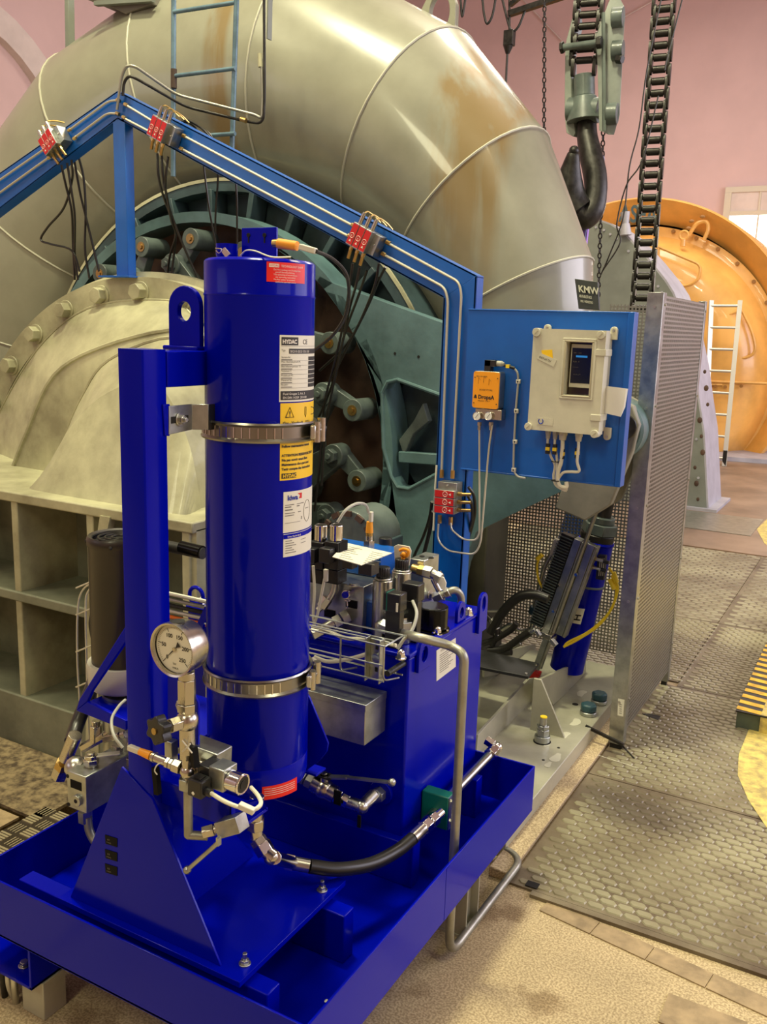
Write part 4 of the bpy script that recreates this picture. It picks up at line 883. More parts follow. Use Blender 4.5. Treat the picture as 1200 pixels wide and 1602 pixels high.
# label on the right wall
lp = [KX(x, y, tx1+.0012) for x, y in ((683, 1018), (713, 998), (713, 1043), (683, 1066))]
q = MB().prism(lp, (-.001, 0, 0)).build('data_label', 'label_white', tk, label='white data label on the tank wall')
u = (lp[1]-lp[0]).normalized(); v = (lp[0]-lp[3]).normalized(); W_ = (lp[1]-lp[0]).length; H_ = (lp[0]-lp[3]).length
m = MB().text('HYDRAULIK', .012, lambda s_, t_: lp[3]+u*(s_*.9+W_*.2)+v*(t_+H_*.86)+X_*.0005)
for k in range(9): 
    b0_ = lp[3]+u*(W_*.15)+v*(H_*(.76-.07*k))+X_*.0005; L_ = W_*(.7-.12*(k % 3)); m.add([b0_, b0_+u*L_, b0_+u*L_+v*.0022, b0_+v*.0022], [(0, 1, 2, 3)])
m.build('print', 'ink_grey', q)
# breather / filler cap
c = KZ(676, 985, zt)
f_ = thing('filler_cap', 'big glossy black filler cap on the tank lid behind the bent steel pipe', 'cap', c)
MB().cyl(c, c+Z_*.006, .05, n=36).build('flange_ring', 'gloss_black', f_)
pts = [c+V((.044 if k % 3 else .0425)*math.cos(2*PI*k/48), (.044 if k % 3 else .0425)*math.sin(2*PI*k/48), .006) for k in range(48)]
MB().prism(pts, (0, 0, .066)).build('cap_body', 'gloss_black', f_, bev=.004)
for k in range(6): a = k*PI/3; p = c+V(.0465*math.cos(a), .0465*math.sin(a), .006); MB().cyl(p, p+Z_*.004, .0045, n=10).build('screw', 'chrome', f_)
# flanged side outlet with ball valve low on the front wall
o_ = KY(598, 1238, ty0); vt = thing('drain_valve', 'steel ball valve with long lever low on the front wall of the tank', 'valve', o_)
MB().cyl(o_, o_-Y_*.012, .035, n=28).build('boss', 'blue', vt, bev=.002)
L_ = [KY(585, 1243, ty0-.05), KY(566, 1262, ty0-.10), KY(545, 1255, ty0-.105), KY(535, 1250, ty0-.105)]
MB().hexa(o_-Y_*.012, o_-Y_*.035, .021).cyl(o_-Y_*.035, L_[0], .015).build('union', 'galv', vt, bev=.001)
MB().cyl(L_[0], L_[1], .017).ball(L_[1], .0195, 12).cyl(L_[1], L_[2], .017).build('elbow', 'steel', vt)
dv = (KY(490, 1225, ty0-.12)-L_[2]).normalized(); B_ = L_[2]
MB().hexa(B_, B_+dv*.02, .019).hexa(B_+dv*.024, B_+dv*.04, .02).build('union_nut', 'chrome', vt, bev=.001)
MB().cyl(B_+dv*.04, B_+dv*.11, .024, n=20).ball(B_+dv*.075, .028, 14).build('valve_body', 'nickel', vt)
MB().hexa(B_+dv*.112, B_+dv*.13, .021).hexa(B_+dv*.135, B_+dv*.152, .02).build('union_nut', 'galv', vt, bev=.001)
hb = B_+dv*.075+Z_*.036; he = KY(613, 1224, ty0-.1)
MB().cyl(hb-Z_*.012, hb+Z_*.006, .012).hexa(hb+Z_*.006, hb+Z_*.012, .008).build('stem', 'nickel', vt)
MB().bar(hb, hb+(he-hb)*.35+Z_*.004, .02, .005, Z_).bar(hb+(he-hb)*.33+Z_*.004, he, .013, .005, Z_).ball(he, .011, 12).build('lever', 'galv', vt)
MB().box(hb+V(-.0, 0, .004), (.05, .03, .004)).build('stop_plate', 'dark_steel', vt)
for q, (w1_, h1_) in ((KY(528, 1248, ty0-.13), (.022, .04)), (KY(562, 1285, ty0-.12), (.01, .035))): MB().box(q, (w1_, .004, h1_)).build('valve_tag', 'tag_black', vt)
# green pipe clamp and side pipe
cl = thing('pipe_clamp', 'green plastic pipe clamp block on the right wall of the tank', 'clamp', KX(690, 1262, -.985))
ca = KX(690, 1265, -.975)
MB().bx((tx1+.002, ca.y-.02, ca.z-.05), (tx1+.085, ca.y+.02, ca.z+.05)).build('clamp_body', 'green_clamp', cl, bev=.003)
MB().bx((tx1+.085, ca.y-.018, ca.z-.048), (tx1+.089, ca.y+.018, ca.z+.048)).build('clamp_plate', 'steel', cl)
for dz in (-.03, .03): MB().hexa((tx1+.089, ca.y, ca.z+dz), (tx1+.096, ca.y, ca.z+dz), .0075).build('clamp_bolt', 'steel', cl)
sp = thing('side_pipe', 'short straight steel pipe running along the lower right tank wall', 'pipe', ca)
pe = KX(768, 1186, tx1+.045); p0_ = V(tx1+.045, ca.y-.075, ca.z-.006); p1_ = V(tx1+.045, pe.y, ca.z+.004)
MB().cyl(p0_, p1_, .0135, n=20).build('pipe', 'steel', sp); MB().hexa(p1_-Y_*.015, p1_+Y_*.018, .021).hexa(p1_+Y_*.02, p1_+Y_*.035, .018).ball(p1_+Y_*.05, .018, 12).hexa(p1_+V(-.012, .05, .006), p1_+V(-.04, .05, .016), .017).build('elbow_union', 'chrome', sp, bev=.001)
# bent return pipe over the lid and down to the floor
bp = thing('bent_pipe', 'long bent galvanised pipe from the tank lid over the edge and down to the floor', 'pipe', (-.885, 2.07, 0))
xp = -.885; r0_ = .0125
B = [KZ(606, 985, zt+.085), KY(640, 998, 1.97)*.5+KX(640, 998, -1.03)*.5, V(xp, KX(726, 1030, xp).y, KX(726, 1030, xp).z+.05)]
top = KX(724, 1045, xp); foot = KX(702, 1512, xp)
yv = (top.y+foot.y)/2
Bp = [KY(603, 982, 2.06), KY(632, 992, 2.06), KX(650, 996, -1.0), KX(705, 1010, -.93), V(xp, yv, KX(726, 1040, xp).z+.03), V(xp, yv, .4), V(xp, yv, .028)]
far = KZ(826, 1345, .028); far.x = xp+.0
Bp += [V(xp+.005, far.y-.0, .028), V(-1.02, far.y+.03, .028)]
MB().tube(rnd(Bp, .07, 6), r0_, 16).build('pipe', 'pipe_steel', bp)
MB().hexa(Bp[0]-V(.012, .0, -.002), Bp[0]+(Bp[1]-Bp[0]).normalized()*.02, .022).build('union_nut', 'galv', bp, bev=.001)
c = Bp[0]-V(.012, 0, 0); MB().hexa(V(c.x, c.y, zt+.02), V(c.x, c.y, zt+.045), .021).cyl(V(c.x, c.y, zt-.01), V(c.x, c.y, c.z), .016).ball(V(c.x, c.y, c.z), .021, 12).build('elbow', 'galv', bp, bev=.001)
# ---- valve group on the lid
def lidp(px, py, y): return KY(px, py, y)
t = thing('steel_manifold', 'zinc steel manifold block with test port on the tank lid beside the accumulator', 'valve block', KY(545, 950, 2.14))
a, b = KY(508, 985, 2.10), KY(567, 985, 2.10); zt_ = KY(565, 918, 2.10).z
MB().bx((a.x-.1, 2.10, zt-.0), (b.x, 2.27, zt_)).build('body', 'galv', t, bev=.002)
c = KY(547, 928, 2.09); MB().cyl(c+V(0, .012, 0), c+V(.006, -.03, .004), .0125).cyl(c+V(0.006, -.03, .004), c+V(.0075, -.036, .005), .01).build('test_port', 'chrome', t)
MB().torus(c+V(0, -.01, -.018), Z_, .008, .0018, 14, 6).tube(spl([c+V(0, -.012, -.02), c+V(.002, -.014, -.035), c+V(-.004, -.01, -.045)]), .0018, 6).build('cap_chain', 'chrome', t)
for px, py in ((550, 945), (516, 960)): q = KY(px, py, 2.099); MB().bx((q.x-.018, 2.097, q.z-.011), (q.x+.018, 2.0995, q.z+.011)).build('name_plate', 'tag_black', t)
q = V(KZ(553, 915, zt_).x, KZ(553, 915, zt_).y, zt_); MB().cyl(q-Z_*.001, q+Z_*.002, .018).cyl(q+Z_*.002, q+Z_*.006, .012).build('plug', 'steel', t)
q0, q1 = KY(545, 963, 2.09), KY(503, 985, 2.03)
MB().hexa(q0, q0*.75+q1*.25, .021).hexa(q0*.7+q1*.3, q0*.45+q1*.55, .019).cyl(q0*.45+q1*.55, q1, .014).hexa(q1, q1+(q1-q0)*.35, .018).build('pipe_union', 'steel', t, bev=.001)
# blue valve base with white label plate on top
t = thing('blue_valve_base', 'deep blue cast valve body under the white instruction plate', 'valve block', KY(560, 900, 2.25))
a, b = KY(500, 925, 2.22), KY(600, 905, 2.22); zb_ = KY(600, 868, 2.22).z
MB().bx((a.x, 2.20, zt_+.001), (b.x, 2.33, zb_)).build('body', 'frame_blue', t, bev=.004)
for px in (555, 566): q = KY(px, 912, 2.199); MB().cyl(q, q-Y_*.002, .006).build('screw_head', 'dark_steel', t)
a2_, b2_ = KY(565, 990, 2.12), KY(612, 990, 2.12)
MB().bx((b.x-.09, 2.12, zt), (b.x+.03, 2.2, KY(590, 945, 2.12).z)).build('lower_body', 'frame_blue', t, bev=.004)
sg = [KZ(x, y, zb_+.03) for x, y in ((541, 850), (613, 866), (565, 885), (520, 872), (535, 852))]
m = thing('instruction_plate', 'white laminated instruction plate lying on top of the valve group', 'sign', sum(sg, V(0, 0, 0))/5)
MB().prism([sg[0], sg[1], sg[2], sg[3]], (0, 0, .002)).build('card', 'label_white', m)
u = (sg[1]-sg[0]).normalized(); v = (sg[0]-sg[3]).normalized(); q = MB()
for k in range(7):
    for j in range(2):
        c = sg[3]*.5+sg[2]*.5+u*(-.07+.08*j)+v*(-.0+.018*k)+Z_*.0025; c = sg[3]+u*(.02+.085*j)+v*(.012+.02*k)+Z_*.0025; L_ = .05-.012*((k+j) % 3)
        q.add([c, c+u*L_, c+u*L_+v*.003, c+v*.003], [(0, 1, 2, 3)])
q.build('print', 'ink_grey', m)
MB().bx((sg[2].x-.02, sg[2].y+.02, zb_), (sg[2].x+.02, sg[2].y+.06, zb_+.03)).build('card_holder', 'black_plastic', m); MB().bx((sg[3].x+.02, sg[3].y+.02, zb_), (sg[3].x+.05, sg[3].y+.05, zb_+.03)).build('card_holder', 'black_plastic', m)
# black valve pair with chrome coils, left of the plate (partly behind the accumulator)
for i, (px, lab) in enumerate(((502, 'left of two chrome topped solenoid valves, touching the accumulator outline'), (526, 'right of two chrome topped solenoid valves, beside the white plate'))):
    c = KY(px, 845, 2.08); c0 = KY(px, 845, 2.08); t = thing('coil_valve', lab, 'valve', c, 'chrome topped valves beside the accumulator')
    r = .0185; MB().cyl(c, c+Z_*.042, r, n=24).torus(c+Z_*.042, Z_, r-.002, .002).build('coil_can', 'chrome', t); MB().cyl(c+Z_*.0425, c+Z_*.044, r*.75).build('coil_top', 'dark_steel', t)
    MB().box(c-Z_*.04, (.046, .05, .078)).build('coil_body', 'black_plastic', t, bev=.002)
    MB().box(c+V(-.004, -.04, -.035), (.036, .03, .042)).build('plug', 'black_plastic', t, bev=.003)
    MB().bx((c.x+.0235, c.y-.022, c.z-.05), (c.x+.0245, c.y+.022, c.z+.0)).build('side_plate', 'tag_black', t)
    MB().box(c-Z_*.10, (.046, .05, .04)).build('lower_body', 'dark_steel', t, bev=.002)
tag(MB().tube(spl([KY(528, 817, 2.08), KY(541, 798, 2.1), KY(558, 788, 2.15), KY(572, 790, 2.2), KY(577, 803, 2.22)]), .0042, 8).build('sensor_cable', 'cable_grey'), 'grey cable arching from the right chrome coil to the upright orange connector', 'cable')
s = thing('upright_sensor', 'pressure sensor standing upright with orange connector on the valve group', 'sensor', KY(577, 850, 2.26))
q = KY(577, 862, 2.26); qz = lambda y: V(q.x, q.y, KY(577, y, 2.26).z)
MB().hexa(V(q.x, q.y, zb_), qz(845), .018).cyl(qz(845), qz(838), .011).build('sensor_body', 'nickel', s); MB().cyl(qz(838), qz(832), .0105).build('ring_nut', 'brass', s); MB().cyl(qz(833), qz(816), .0115, .009).build('connector', 'orange_paint', s); MB().box(qz(808)+X_*.004, (.01, .012, .03)).build('cable_marker', 'white_plastic', s, bev=.001)
# two grey coils with black star knobs
for i, (px, y0, y1, lab) in enumerate(((598, 938, 906, 'front of two grey coils with black star knobs beside the steel manifold block'), (627, 925, 893, 'rear of two grey coils with black star knobs, red tag on top'))):
    Yk = 2.13+.06*i; a, b = KY(px, y0, Yk), KY(px, y1, Yk); b.x = a.x; t = thing('knob_coil', lab, 'valve', a, 'coils with black star knobs')
    MB().cyl(V(a.x, a.y, zt), b, .028, n=28).cyl(b, b+Z_*.006, .024).build('coil_can', 'steel', t, bev=.002)
    pts = [b+V(.019*math.cos(2*PI*k/36)*(1+.09*math.cos(18*PI*k/36*1.0*2)), .019*math.sin(2*PI*k/36)*(1+.09*math.cos(36*PI*k/36)), .006) for k in range(36)]
    MB().prism(pts, (0, 0, .03)).build('star_knob', 'black_plastic', t, bev=.003)
b = KY(627, 878, 2.19); t = thing('red_tag', 'white transparent tag with red seal hanging over the rear star knob', 'tag', b)
m = MB(); m.prism([KY(x, y, 2.20) for x, y in ((616, 855), (622, 852), (640, 855), (643, 862), (640, 885), (618, 885))], (0, .004, 0)).build('tag_body', 'label_white', t, bev=.001)
MB().tube(spl([KY(625, 861, 2.19), KY(632, 859, 2.19), KY(639, 862, 2.19), KY(636, 870, 2.19), KY(627, 868, 2.19)]), .0045, 8).cyl(KY(631, 872, 2.19), KY(629, 880, 2.19), .006).ball(KY(632, 867, 2.188), .008, 10).build('seal', 'orange_paint', t)
# black plugs in front with cables
for (px, py, Yk, lab) in ((618, 940, 2.05, 'black valve plug with a green edge, right of the front star knob'), (646, 925, 2.12, 'taller black valve plug behind the bent pipe, left of the filler cap')):
    c = KY(px, py, Yk); t = thing('valve_plug', lab, 'plug', c)
    MB().box(c, (.052, .04, .05)).build('plug_body', 'black_plastic', t, bev=.003); MB().bx((c.x-.022, c.y-.012, zt), (c.x+.022, c.y+.014, c.z-.025)).build('connector_base', 'black_plastic', t, bev=.002)
    if px < 630: MB().bx((c.x-.016, c.y-.0205, c.z-.025), (c.x-.013, c.y+.02, c.z+.0255)).build('gasket', 'green_clamp', t); MB().box(c+V(.018, -.021, -.01), (.006, .002, .024)).build('sticker', 'label_white', t)
    else: tag(MB().tube(spl([c+V(.012, -.022, -.02), KY(652, 960, 2.06), KY(645, 985, 2.03), KY(632, 1000, 2.01), KY(622, 1015, 2.0)]), .0045, 8).build('plug_cable', 'cable_grey'), 'pale grey cable dropping from the tall black plug behind the bent pipe', 'cable')
c = KY(629, 982, 2.10); t = thing('filter_fitting', 'stout grey hexagon fitting under the green edged plug, touching the bent pipe', 'fitting', c)
MB().cyl(V(c.x, c.y, zt), c, .026).hexa(c-Z_*.01, c+Z_*.022, .03).build('hex_body', 'galv', t, bev=.002); MB().hexa(c+Z_*.022, c+Z_*.03, .014).build('hex_plug', 'nickel', t)
# steel block with brass adapter, white tagged hose end, return bend
t = thing('brass_adapter_block', 'small steel block with brass adapter and nuts behind the rear star knob', 'valve block', KY(655, 885, 2.33))
a, b = KY(640, 905, 2.30), KY(663, 890, 2.30); MB().bx((a.x, 2.30, zt), (b.x, 2.40, KY(650, 875, 2.30).z)).build('body', 'galv', t, bev=.002)
for dx in (.02, .05): MB().cyl(V(a.x+dx, 2.34, KY(650, 875, 2.3).z-.0), V(a.x+dx, 2.34, KY(650, 875, 2.3).z+.002), .008).build('port', 'dark_steel', t)
L_ = [KY(x, y, 2.28) for x, y in ((645, 889), (655, 892), (664, 894), (676, 897), (686, 903))]
MB().cyl(L_[0], L_[1], .014).hexa(L_[1], L_[2], .017).build('adapter', 'brass', t, bev=.001); MB().hexa(L_[2], L_[3], .019).cyl(L_[3], L_[4], .014).hexa(L_[3]*.4+L_[4]*.6, L_[4]+(L_[4]-L_[3])*.4, .017).build('nut', 'steel', t, bev=.001)
t = thing('tagged_union', 'steel pipe union wrapped with a creased white tag, left of the blue frame post', 'fitting', KY(690, 915, 2.3))
MB().hexa(KY(683, 898, 2.3), KY(688, 905, 2.3), .018).cyl(KY(678, 905, 2.3), KY(688, 925, 2.3), .01).build('union', 'chrome', t, bev=.001)
pts = [KY(x, y, 2.27) for x, y in ((682, 901), (694, 903), (698, 912), (696, 925), (690, 922), (686, 914), (680, 910))]; MB().prism(pts, (0, .004, 0)).build('white_tag', 'paper', t, bev=.001)
t = thing('return_bend', 'short bent steel pipe curving down into the lid right of the filler cap', 'pipe', KY(710, 930, 2.38))
MB().tube(rnd([KY(690, 932, 2.36), KY(712, 921, 2.38), KY(722, 932, 2.40), V(KY(722, 932, 2.4).x, 2.40, zt)], .035), .0115, 14).build('pipe', 'pipe_steel', t)
MB().hexa(KY(680, 937, 2.355), KY(692, 931, 2.36), .019).hexa(KY(696, 929, 2.365), KY(703, 926, 2.37), .017).hexa(KY(665, 930, 2.35), KY(674, 930, 2.35), .018).build('union_nut', 'steel', t, bev=.001)
c = KY(603, 850, 2.34); t = thing('black_test_cap', 'black round cap standing behind the white instruction plate', 'cap', c); MB().cyl(c-Z_*.04, c+Z_*.018, .02, n=24).cyl(c-Z_*.09, c-Z_*.04, .014).build('cap_body', 'black_plastic', t, bev=.002)
c = KY(590, 858, 2.34); MB().cyl(c-Z_*.01, c, .012).build('screw', 'steel', t); MB().cyl(KY(590, 890, 2.34), KY(590, 860, 2.34), .018, n=20).build('cap_base', 'dark_steel', t)
# U-tube and cables between accumulator and manifold
t = thing('short_tubes', 'bent pale tubes and cables squeezed between accumulator and steel manifold', 'pipe', KY(510, 930, 2.05))
MB().tube(rnd([KY(524, 888, 2.08), KY(524, 925, 2.08), KY(512, 942, 2.07), KY(497, 955, 2.05)], .05), .009, 12).build('tube', 'steel', t)
MB().hexa(KY(524, 900, 2.08), KY(524, 888, 2.08), .017).hexa(KY(513, 936, 2.07), KY(503, 950, 2.06), .016).build('union_nut', 'steel', t, bev=.001)
for pts, r in ((((490, 885), (492, 925), (490, 960), (492, 980)), .0042), (((508, 905), (502, 935), (497, 960), (492, 975)), .0042)): MB().tube(spl([KY(x, y, 2.02) for x, y in pts]), r, 8).build('cable', 'cable_white', t)
MB().box(KY(510, 900, 2.02), (.012, .01, .035)).build('cable_marker', 'white_plastic', t, bev=.002)
# grilled hint of the motor end seen under the ring, dark connector
t = thing('grease_pump', 'dark ribbed round housing behind the chrome coils below the regulating ring', 'pump', KY(540, 840, 2.75))
c = KY(545, 845, 2.75); MB().cyl(c, c+Y_*.2, .11, n=32).build('housing', 'lever_grey', t, bev=.004)
for k in range(12): a = math.radians(k*30); MB().box(c+V(.1*math.cos(a), -.01, .1*math.sin(a)), (.02, .03, .012), V(math.cos(a), 0, math.sin(a)), V(-math.sin(a), 0, math.cos(a)), -Y_).build('fin', 'rust', t)
MB().bx((c.x-.12, 2.76, 0), (c.x+.12, 2.95, c.z)).build('pedestal', 'teal_dark', t, bev=.004)
# ---- cable basket and galvanised trunking in front of the tank
t = thing('cable_trunking', 'galvanised rectangular trunking box below the wire cable tray', 'trunking', KY(540, 1120, 1.95))
a = KY(572, 1104, 1.90); zb2 = KY(573, 1168, 1.90).z
MB().bx((-1.62, 1.90, zb2), (a.x, 2.01, a.z)).build('box_body', 'galv', t, bev=.002); MB().bx((-1.62, 1.898, a.z-.018), (a.x+.0015, 2.01, a.z+.0015)).build('box_lid', 'galv', t, bev=.001)
t = thing('wire_tray', 'open steel wire cable tray fixed to the front of the tank above the trunking', 'cable tray', KY(560, 1040, 1.95))
za, zb3 = KY(606, 1005, 1.93).z, KY(603, 1065, 1.93).z; xr = KY(611, 1010, 1.93).x
zl1, zl2 = za-.004, zb3
def wr(p, q, r=.0024): MB().tube([p, q], r, 8).build('wire', 'galv', t)
for (y, z) in ((1.90, za), (1.925, za+.002), (1.95, za), (2.0, za), (1.90, (za+zb3)/2), (1.90, zb3+.01), (1.99, zb3)): wr(V(-1.62, y, z), V(xr+.006*(y > 1.95), y, z))
for x in (xr-.002, xr-.13, xr-.26): MB().tube(rnd([V(x, 1.90, za), V(x, 1.90, zb3+.012), V(x, 1.985, zb3-.008)], .02), .0026, 8).build('wire', 'galv', t)
wr(V(xr, 1.90, za), V(xr, 2.0, za))
c = KY(586, 1032, 1.915)
MB().bx((c.x-.022, 1.902, c.z-.058), (c.x-.019, 1.93, c.z+.058)).bx((c.x-.019, 1.926, c.z-.058), (c.x+.019, 1.93, c.z+.058)).bx((c.x+.019, 1.902, c.z-.058), (c.x+.022, 1.93, c.z+.058)).build('tray_bracket', 'galv', t, bev=.0008)
MB().cyl(c+V(0, .012, .004), c+V(0, .003, .004), .011).build('tray_bolt', 'galv', t)
for dz in (.03, -.03): MB().box(c+V(0, .0105, dz), (.008, .001, .012)).build('slot', 'pit', t)
MB().cyl(V(c.x+.03, 1.93, zb3+.02), V(c.x+.03, ty0, zb3+.02), .008).build('stand_off', 'rubber', t)
for k, pts in enumerate((((488, 980), (510, 985), (540, 998), (580, 1000), (620, 1010)), ((492, 1028), (515, 1035), (550, 1030), (578, 1022)))): tag(MB().tube(spl([KY(x, y, 1.95) for x, y in pts]), .0055, 8).build('tray_cable', 'cable_white'), ('upper pale cable lying along the wire tray', 'lower pale cable sagging across the wire tray')[k], 'cable')
tag(MB().tube(spl([KY(488, 1030, 1.9), KY(496, 1038, 1.9), KY(494, 1050, 1.9), KY(484, 1058, 1.88)]), .005, 8).build('tray_cable', 'cable_white'), 'short cable loop at the left end of the wire tray by the strap bolt', 'cable')
# small machine parts visible in the gap between post and accumulator
t = thing('ribbon_conduits', 'bundle of parallel grey conduits seen between post and accumulator above the gauge', 'conduit', KY(295, 950, 1.95))
for k in range(5): MB().tube([KY(262, 928+9*k, 1.95+.0), KY(335, 944+9*k, 1.98)], .0065, 8).build('conduit', ('alu', 'galv', 'dark_steel', 'alu', 'orange')[k], t)
MB().prism([KY(x, y, 1.94) for x, y in ((322, 945), (326, 955), (316, 985), (304, 985))], (0, .01, 0)).build('bracket', 'blue', t)
q = KY(307, 932, 2.03); MB().torus(q, Y_, .026, .006, 28, 8).bx((q.x-.02, 2.025, zt-.002), (q.x+.02, 2.035, q.z-.022)).build('lifting_eye', 'blue', tk)
t = thing('handle_tube', 'short black tube with glossy sleeve between post and accumulator', 'tube', KY(292, 860, 1.75)); MB().cyl(KY(255, 853, 1.75), KY(318, 866, 1.75), .015, n=20).build('tube', 'rubber', t); MB().cyl(KY(284, 856, 1.75), KY(316, 864, 1.75), .0175, n=20).build('sleeve', 'gloss_black', t)
MB().cyl(KY(150, 835, 1.75)+V(.1, 0, 0), KY(255, 853, 1.75), .012).build('tube', 'rubber', t)

# sensor on top of the accumulator, with its cable
s = thing('top_sensor', 'orange connector with white cable marker resting behind the accumulator top', 'sensor', KY(455, 384, ACY-.02))
K = [KY(x, y, ACY-.03) for x, y in ((428, 381), (436, 381), (465, 385), (470, 386), (494, 393))]
MB().cyl(K[0], K[1], .0085, .0095).build('plug_end', 'brass', s); MB().cyl(K[1], K[2], .0105, .0095).build('connector', 'orange_paint', s); MB().bar(K[3], K[4], .014, .012, Z_).build('cable_marker', 'white_plastic', s, bev=.002)
tag(MB().tube(spl([K[4], KY(520, 405, 1.7), KY(541, 428, 1.75), KY(546, 460, 1.8), KY(540, 495, 1.85), KY(520, 525, 1.9), KY(495, 545, 1.95), KY(470, 560, 2.0)]), .0042, 8).build('sensor_cable', 'rubber'), 'dark cable looping from the orange top connector round behind the accumulator', 'cable')
tag(MB().tube(spl([KY(376, 400, ACY-.06), KY(385, 392, ACY-.07), KY(400, 393, ACY-.08), KY(425, 402, ACY-.09), KY(455, 402, ACY-.06)]), .0016, 6).build('cable_tie', 'label_white'), 'white cable tie strung across the foot of the blue top bracket', 'cable tie')
t = thing('seal_tag', 'small silver seal tag on a wire at the gas valve', 'tag', KY(350, 396, ACY-.04)); MB().prism([KY(x, y, ACY-.045) for x, y in ((345, 392), (351, 387), (360, 397), (353, 403))], (0, .003, 0)).build('tag_plate', 'chrome', t); MB().tube(spl([KY(338, 392, ACY-.04), KY(343, 396, ACY-.045), KY(347, 390, ACY-.045), KY(337, 388, ACY-.04)]), .001, 6).build('wire', 'chrome', t)
# ================================================================ BLUE PIPE FRAME with grease lines
FY = 3.0
fr = thing('steelwork', 'bright blue steel frame of sloping beams and posts carrying two grease pipes', 'frame', (-1.45, FY, 0))
def F3(px, py, dy=0): return KY(px, py, FY+dy)
ap_t, ap_b = F3(184, 142), F3(184, 186)
l_t, l_b = F3(-60, 312), F3(-60, 372)
r_t, r_b = F3(746, 431), F3(694, 466)
def plate(pts, th=.006, nm='beam', mt='frame_blue', par=None, bev=.001): return MB().prism([Vector(p) for p in pts], (0, th, 0)).build(nm, mt, par or fr, bev=bev)
plate([l_t, ap_t, ap_b, l_b])
plate([ap_t, r_t, r_b, ap_b])
pb = [F3(725, 935), F3(691, 935)]; pb[0].z = pb[1].z = .02
plate([r_t, V(r_t.x, FY, .02), V(r_b.x, FY, .02), r_b], nm='post')
D4 = V(0, .06, 0)
for a, b in ((l_b, ap_b), (ap_b, r_b)): m = MB().add([a, b, b+D4, a+D4, a+Z_*.006, b+Z_*.006, b+D4+Z_*.006, a+D4+Z_*.006], [(0, 1, 2, 3), (7, 6, 5, 4), (0, 4, 5, 1), (1, 5, 6, 2), (2, 6, 7, 3), (3, 7, 4, 0)]).build('beam_flange', 'frame_blue', fr)
for a, b in ((l_t, ap_t), (ap_t, r_t)): m = MB().add([a-Z_*.006, b-Z_*.006, b+D4-Z_*.006, a+D4-Z_*.006, a, b, b+D4, a+D4], [(0, 1, 2, 3), (7, 6, 5, 4), (0, 4, 5, 1), (1, 5, 6, 2), (2, 6, 7, 3), (3, 7, 4, 0)]).build('beam_flange', 'frame_blue', fr)
MB().bx((r_t.x-.006, FY-.0, .02), (r_t.x, FY+.06, r_t.z-.004)).build('post_flange', 'frame_blue', fr); MB().bx((r_b.x, FY, .02), (r_b.x+.006, FY+.06, r_b.z)).build('post_flange', 'frame_blue', fr)
u0 = F3(176, 188); u1 = F3(196, 188); zf = F3(188, 432).z
MB().bx((u0.x, FY, zf), (u1.x-.004, FY+.05, ap_b.z+.0)).build('upright', 'frame_blue', fr, bev=.003); MB().bx((u0.x-.06, FY-.05, zf-.008), (u1.x+.05, FY+.1, zf)).build('foot_plate', 'frame_blue', fr, bev=.001)
# grease pipes
def pipe(pts, r=.0048, rd=.05, nm='grease_pipe', m_='alu', dy=-.012, par=None): return MB().tube(rnd([F3(x, y, dy) for x, y in pts], rd), r, 8).build(nm, m_, par or fr)
def nutp(px, py, d, L=.018, r=.008, m_='brass', dy=-.012, par=None): c = F3(px, py, dy); MB().hexa(c-d*L/2, c+d*L/2, r).build('pipe_nut', m_, par or fr)
dr = (ap_t-r_t).normalized(); dl_ = (ap_t-l_t).normalized()
pipe([(-40, 309), (70, 233)]); pipe([(-40, 330), (77, 246)])
pipe([(108, 204), (170, 158), (185, 157)], rd=.03); pipe([(116, 216), (168, 177), (183, 178)], rd=.03)
pipe([(195, 163), (241, 191)]); pipe([(194, 185), (238, 208)])
pipe([(290, 214), (552, 353)]); pipe([(286, 234), (546, 370)])
pipe([(606, 380), (718, 441), (722, 460), (708, 738)], rd=.08); pipe([(600, 398), (696, 450), (701, 470), (691, 738)], rd=.08)
for x, y in ((109, 203), (117, 216), (70, 234), (77, 246)): nutp(x, y, dl_)
for x, y in ((197, 164), (194, 184), (240, 190), (237, 207), (288, 213), (284, 233), (553, 353), (547, 370), (607, 380), (600, 398), (185, 157), (184, 178)): nutp(x, y, dr)
# the two bent tubes up to the ladder side
t1 = thing('steel_tube', 'thin bent steel tube, upper of two rising from the frame apex', 'tube', F3(200, 130)); MB().tube(rnd([F3(183, 172, -.02), F3(190, 120, -.02), F3(198, 102, -.02), F3(212, 104, .0), F3(275, 148, .15), F3(400, 180, .3), F3(410, 186, .3), F3(411, 150, .3), F3(409, 92, .3)], .04), .006, 10).build('tube', 'pipe_steel', t1)
t1 = thing('steel_tube', 'thin dark bent tube, lower of two rising from the frame apex', 'tube', F3(200, 140)); MB().tube(rnd([F3(192, 150, -.02), F3(194, 128, -.02), F3(202, 118, -.02), F3(215, 124, .0), F3(290, 167, .15), F3(385, 190, .3), F3(412, 194, .3), F3(414, 150, .3), F3(413, -20, .3)], .04), .006, 10).build('tube', 'dark_steel', t1); MB().cyl(F3(377, 186, .28), F3(385, 189, .28), .01).build('coupling', 'brass', t1)
MB().cyl(F3(408, 105, .3), F3(407, 84, .3), .011, n=12).build('valve_end', 'cream', t1)
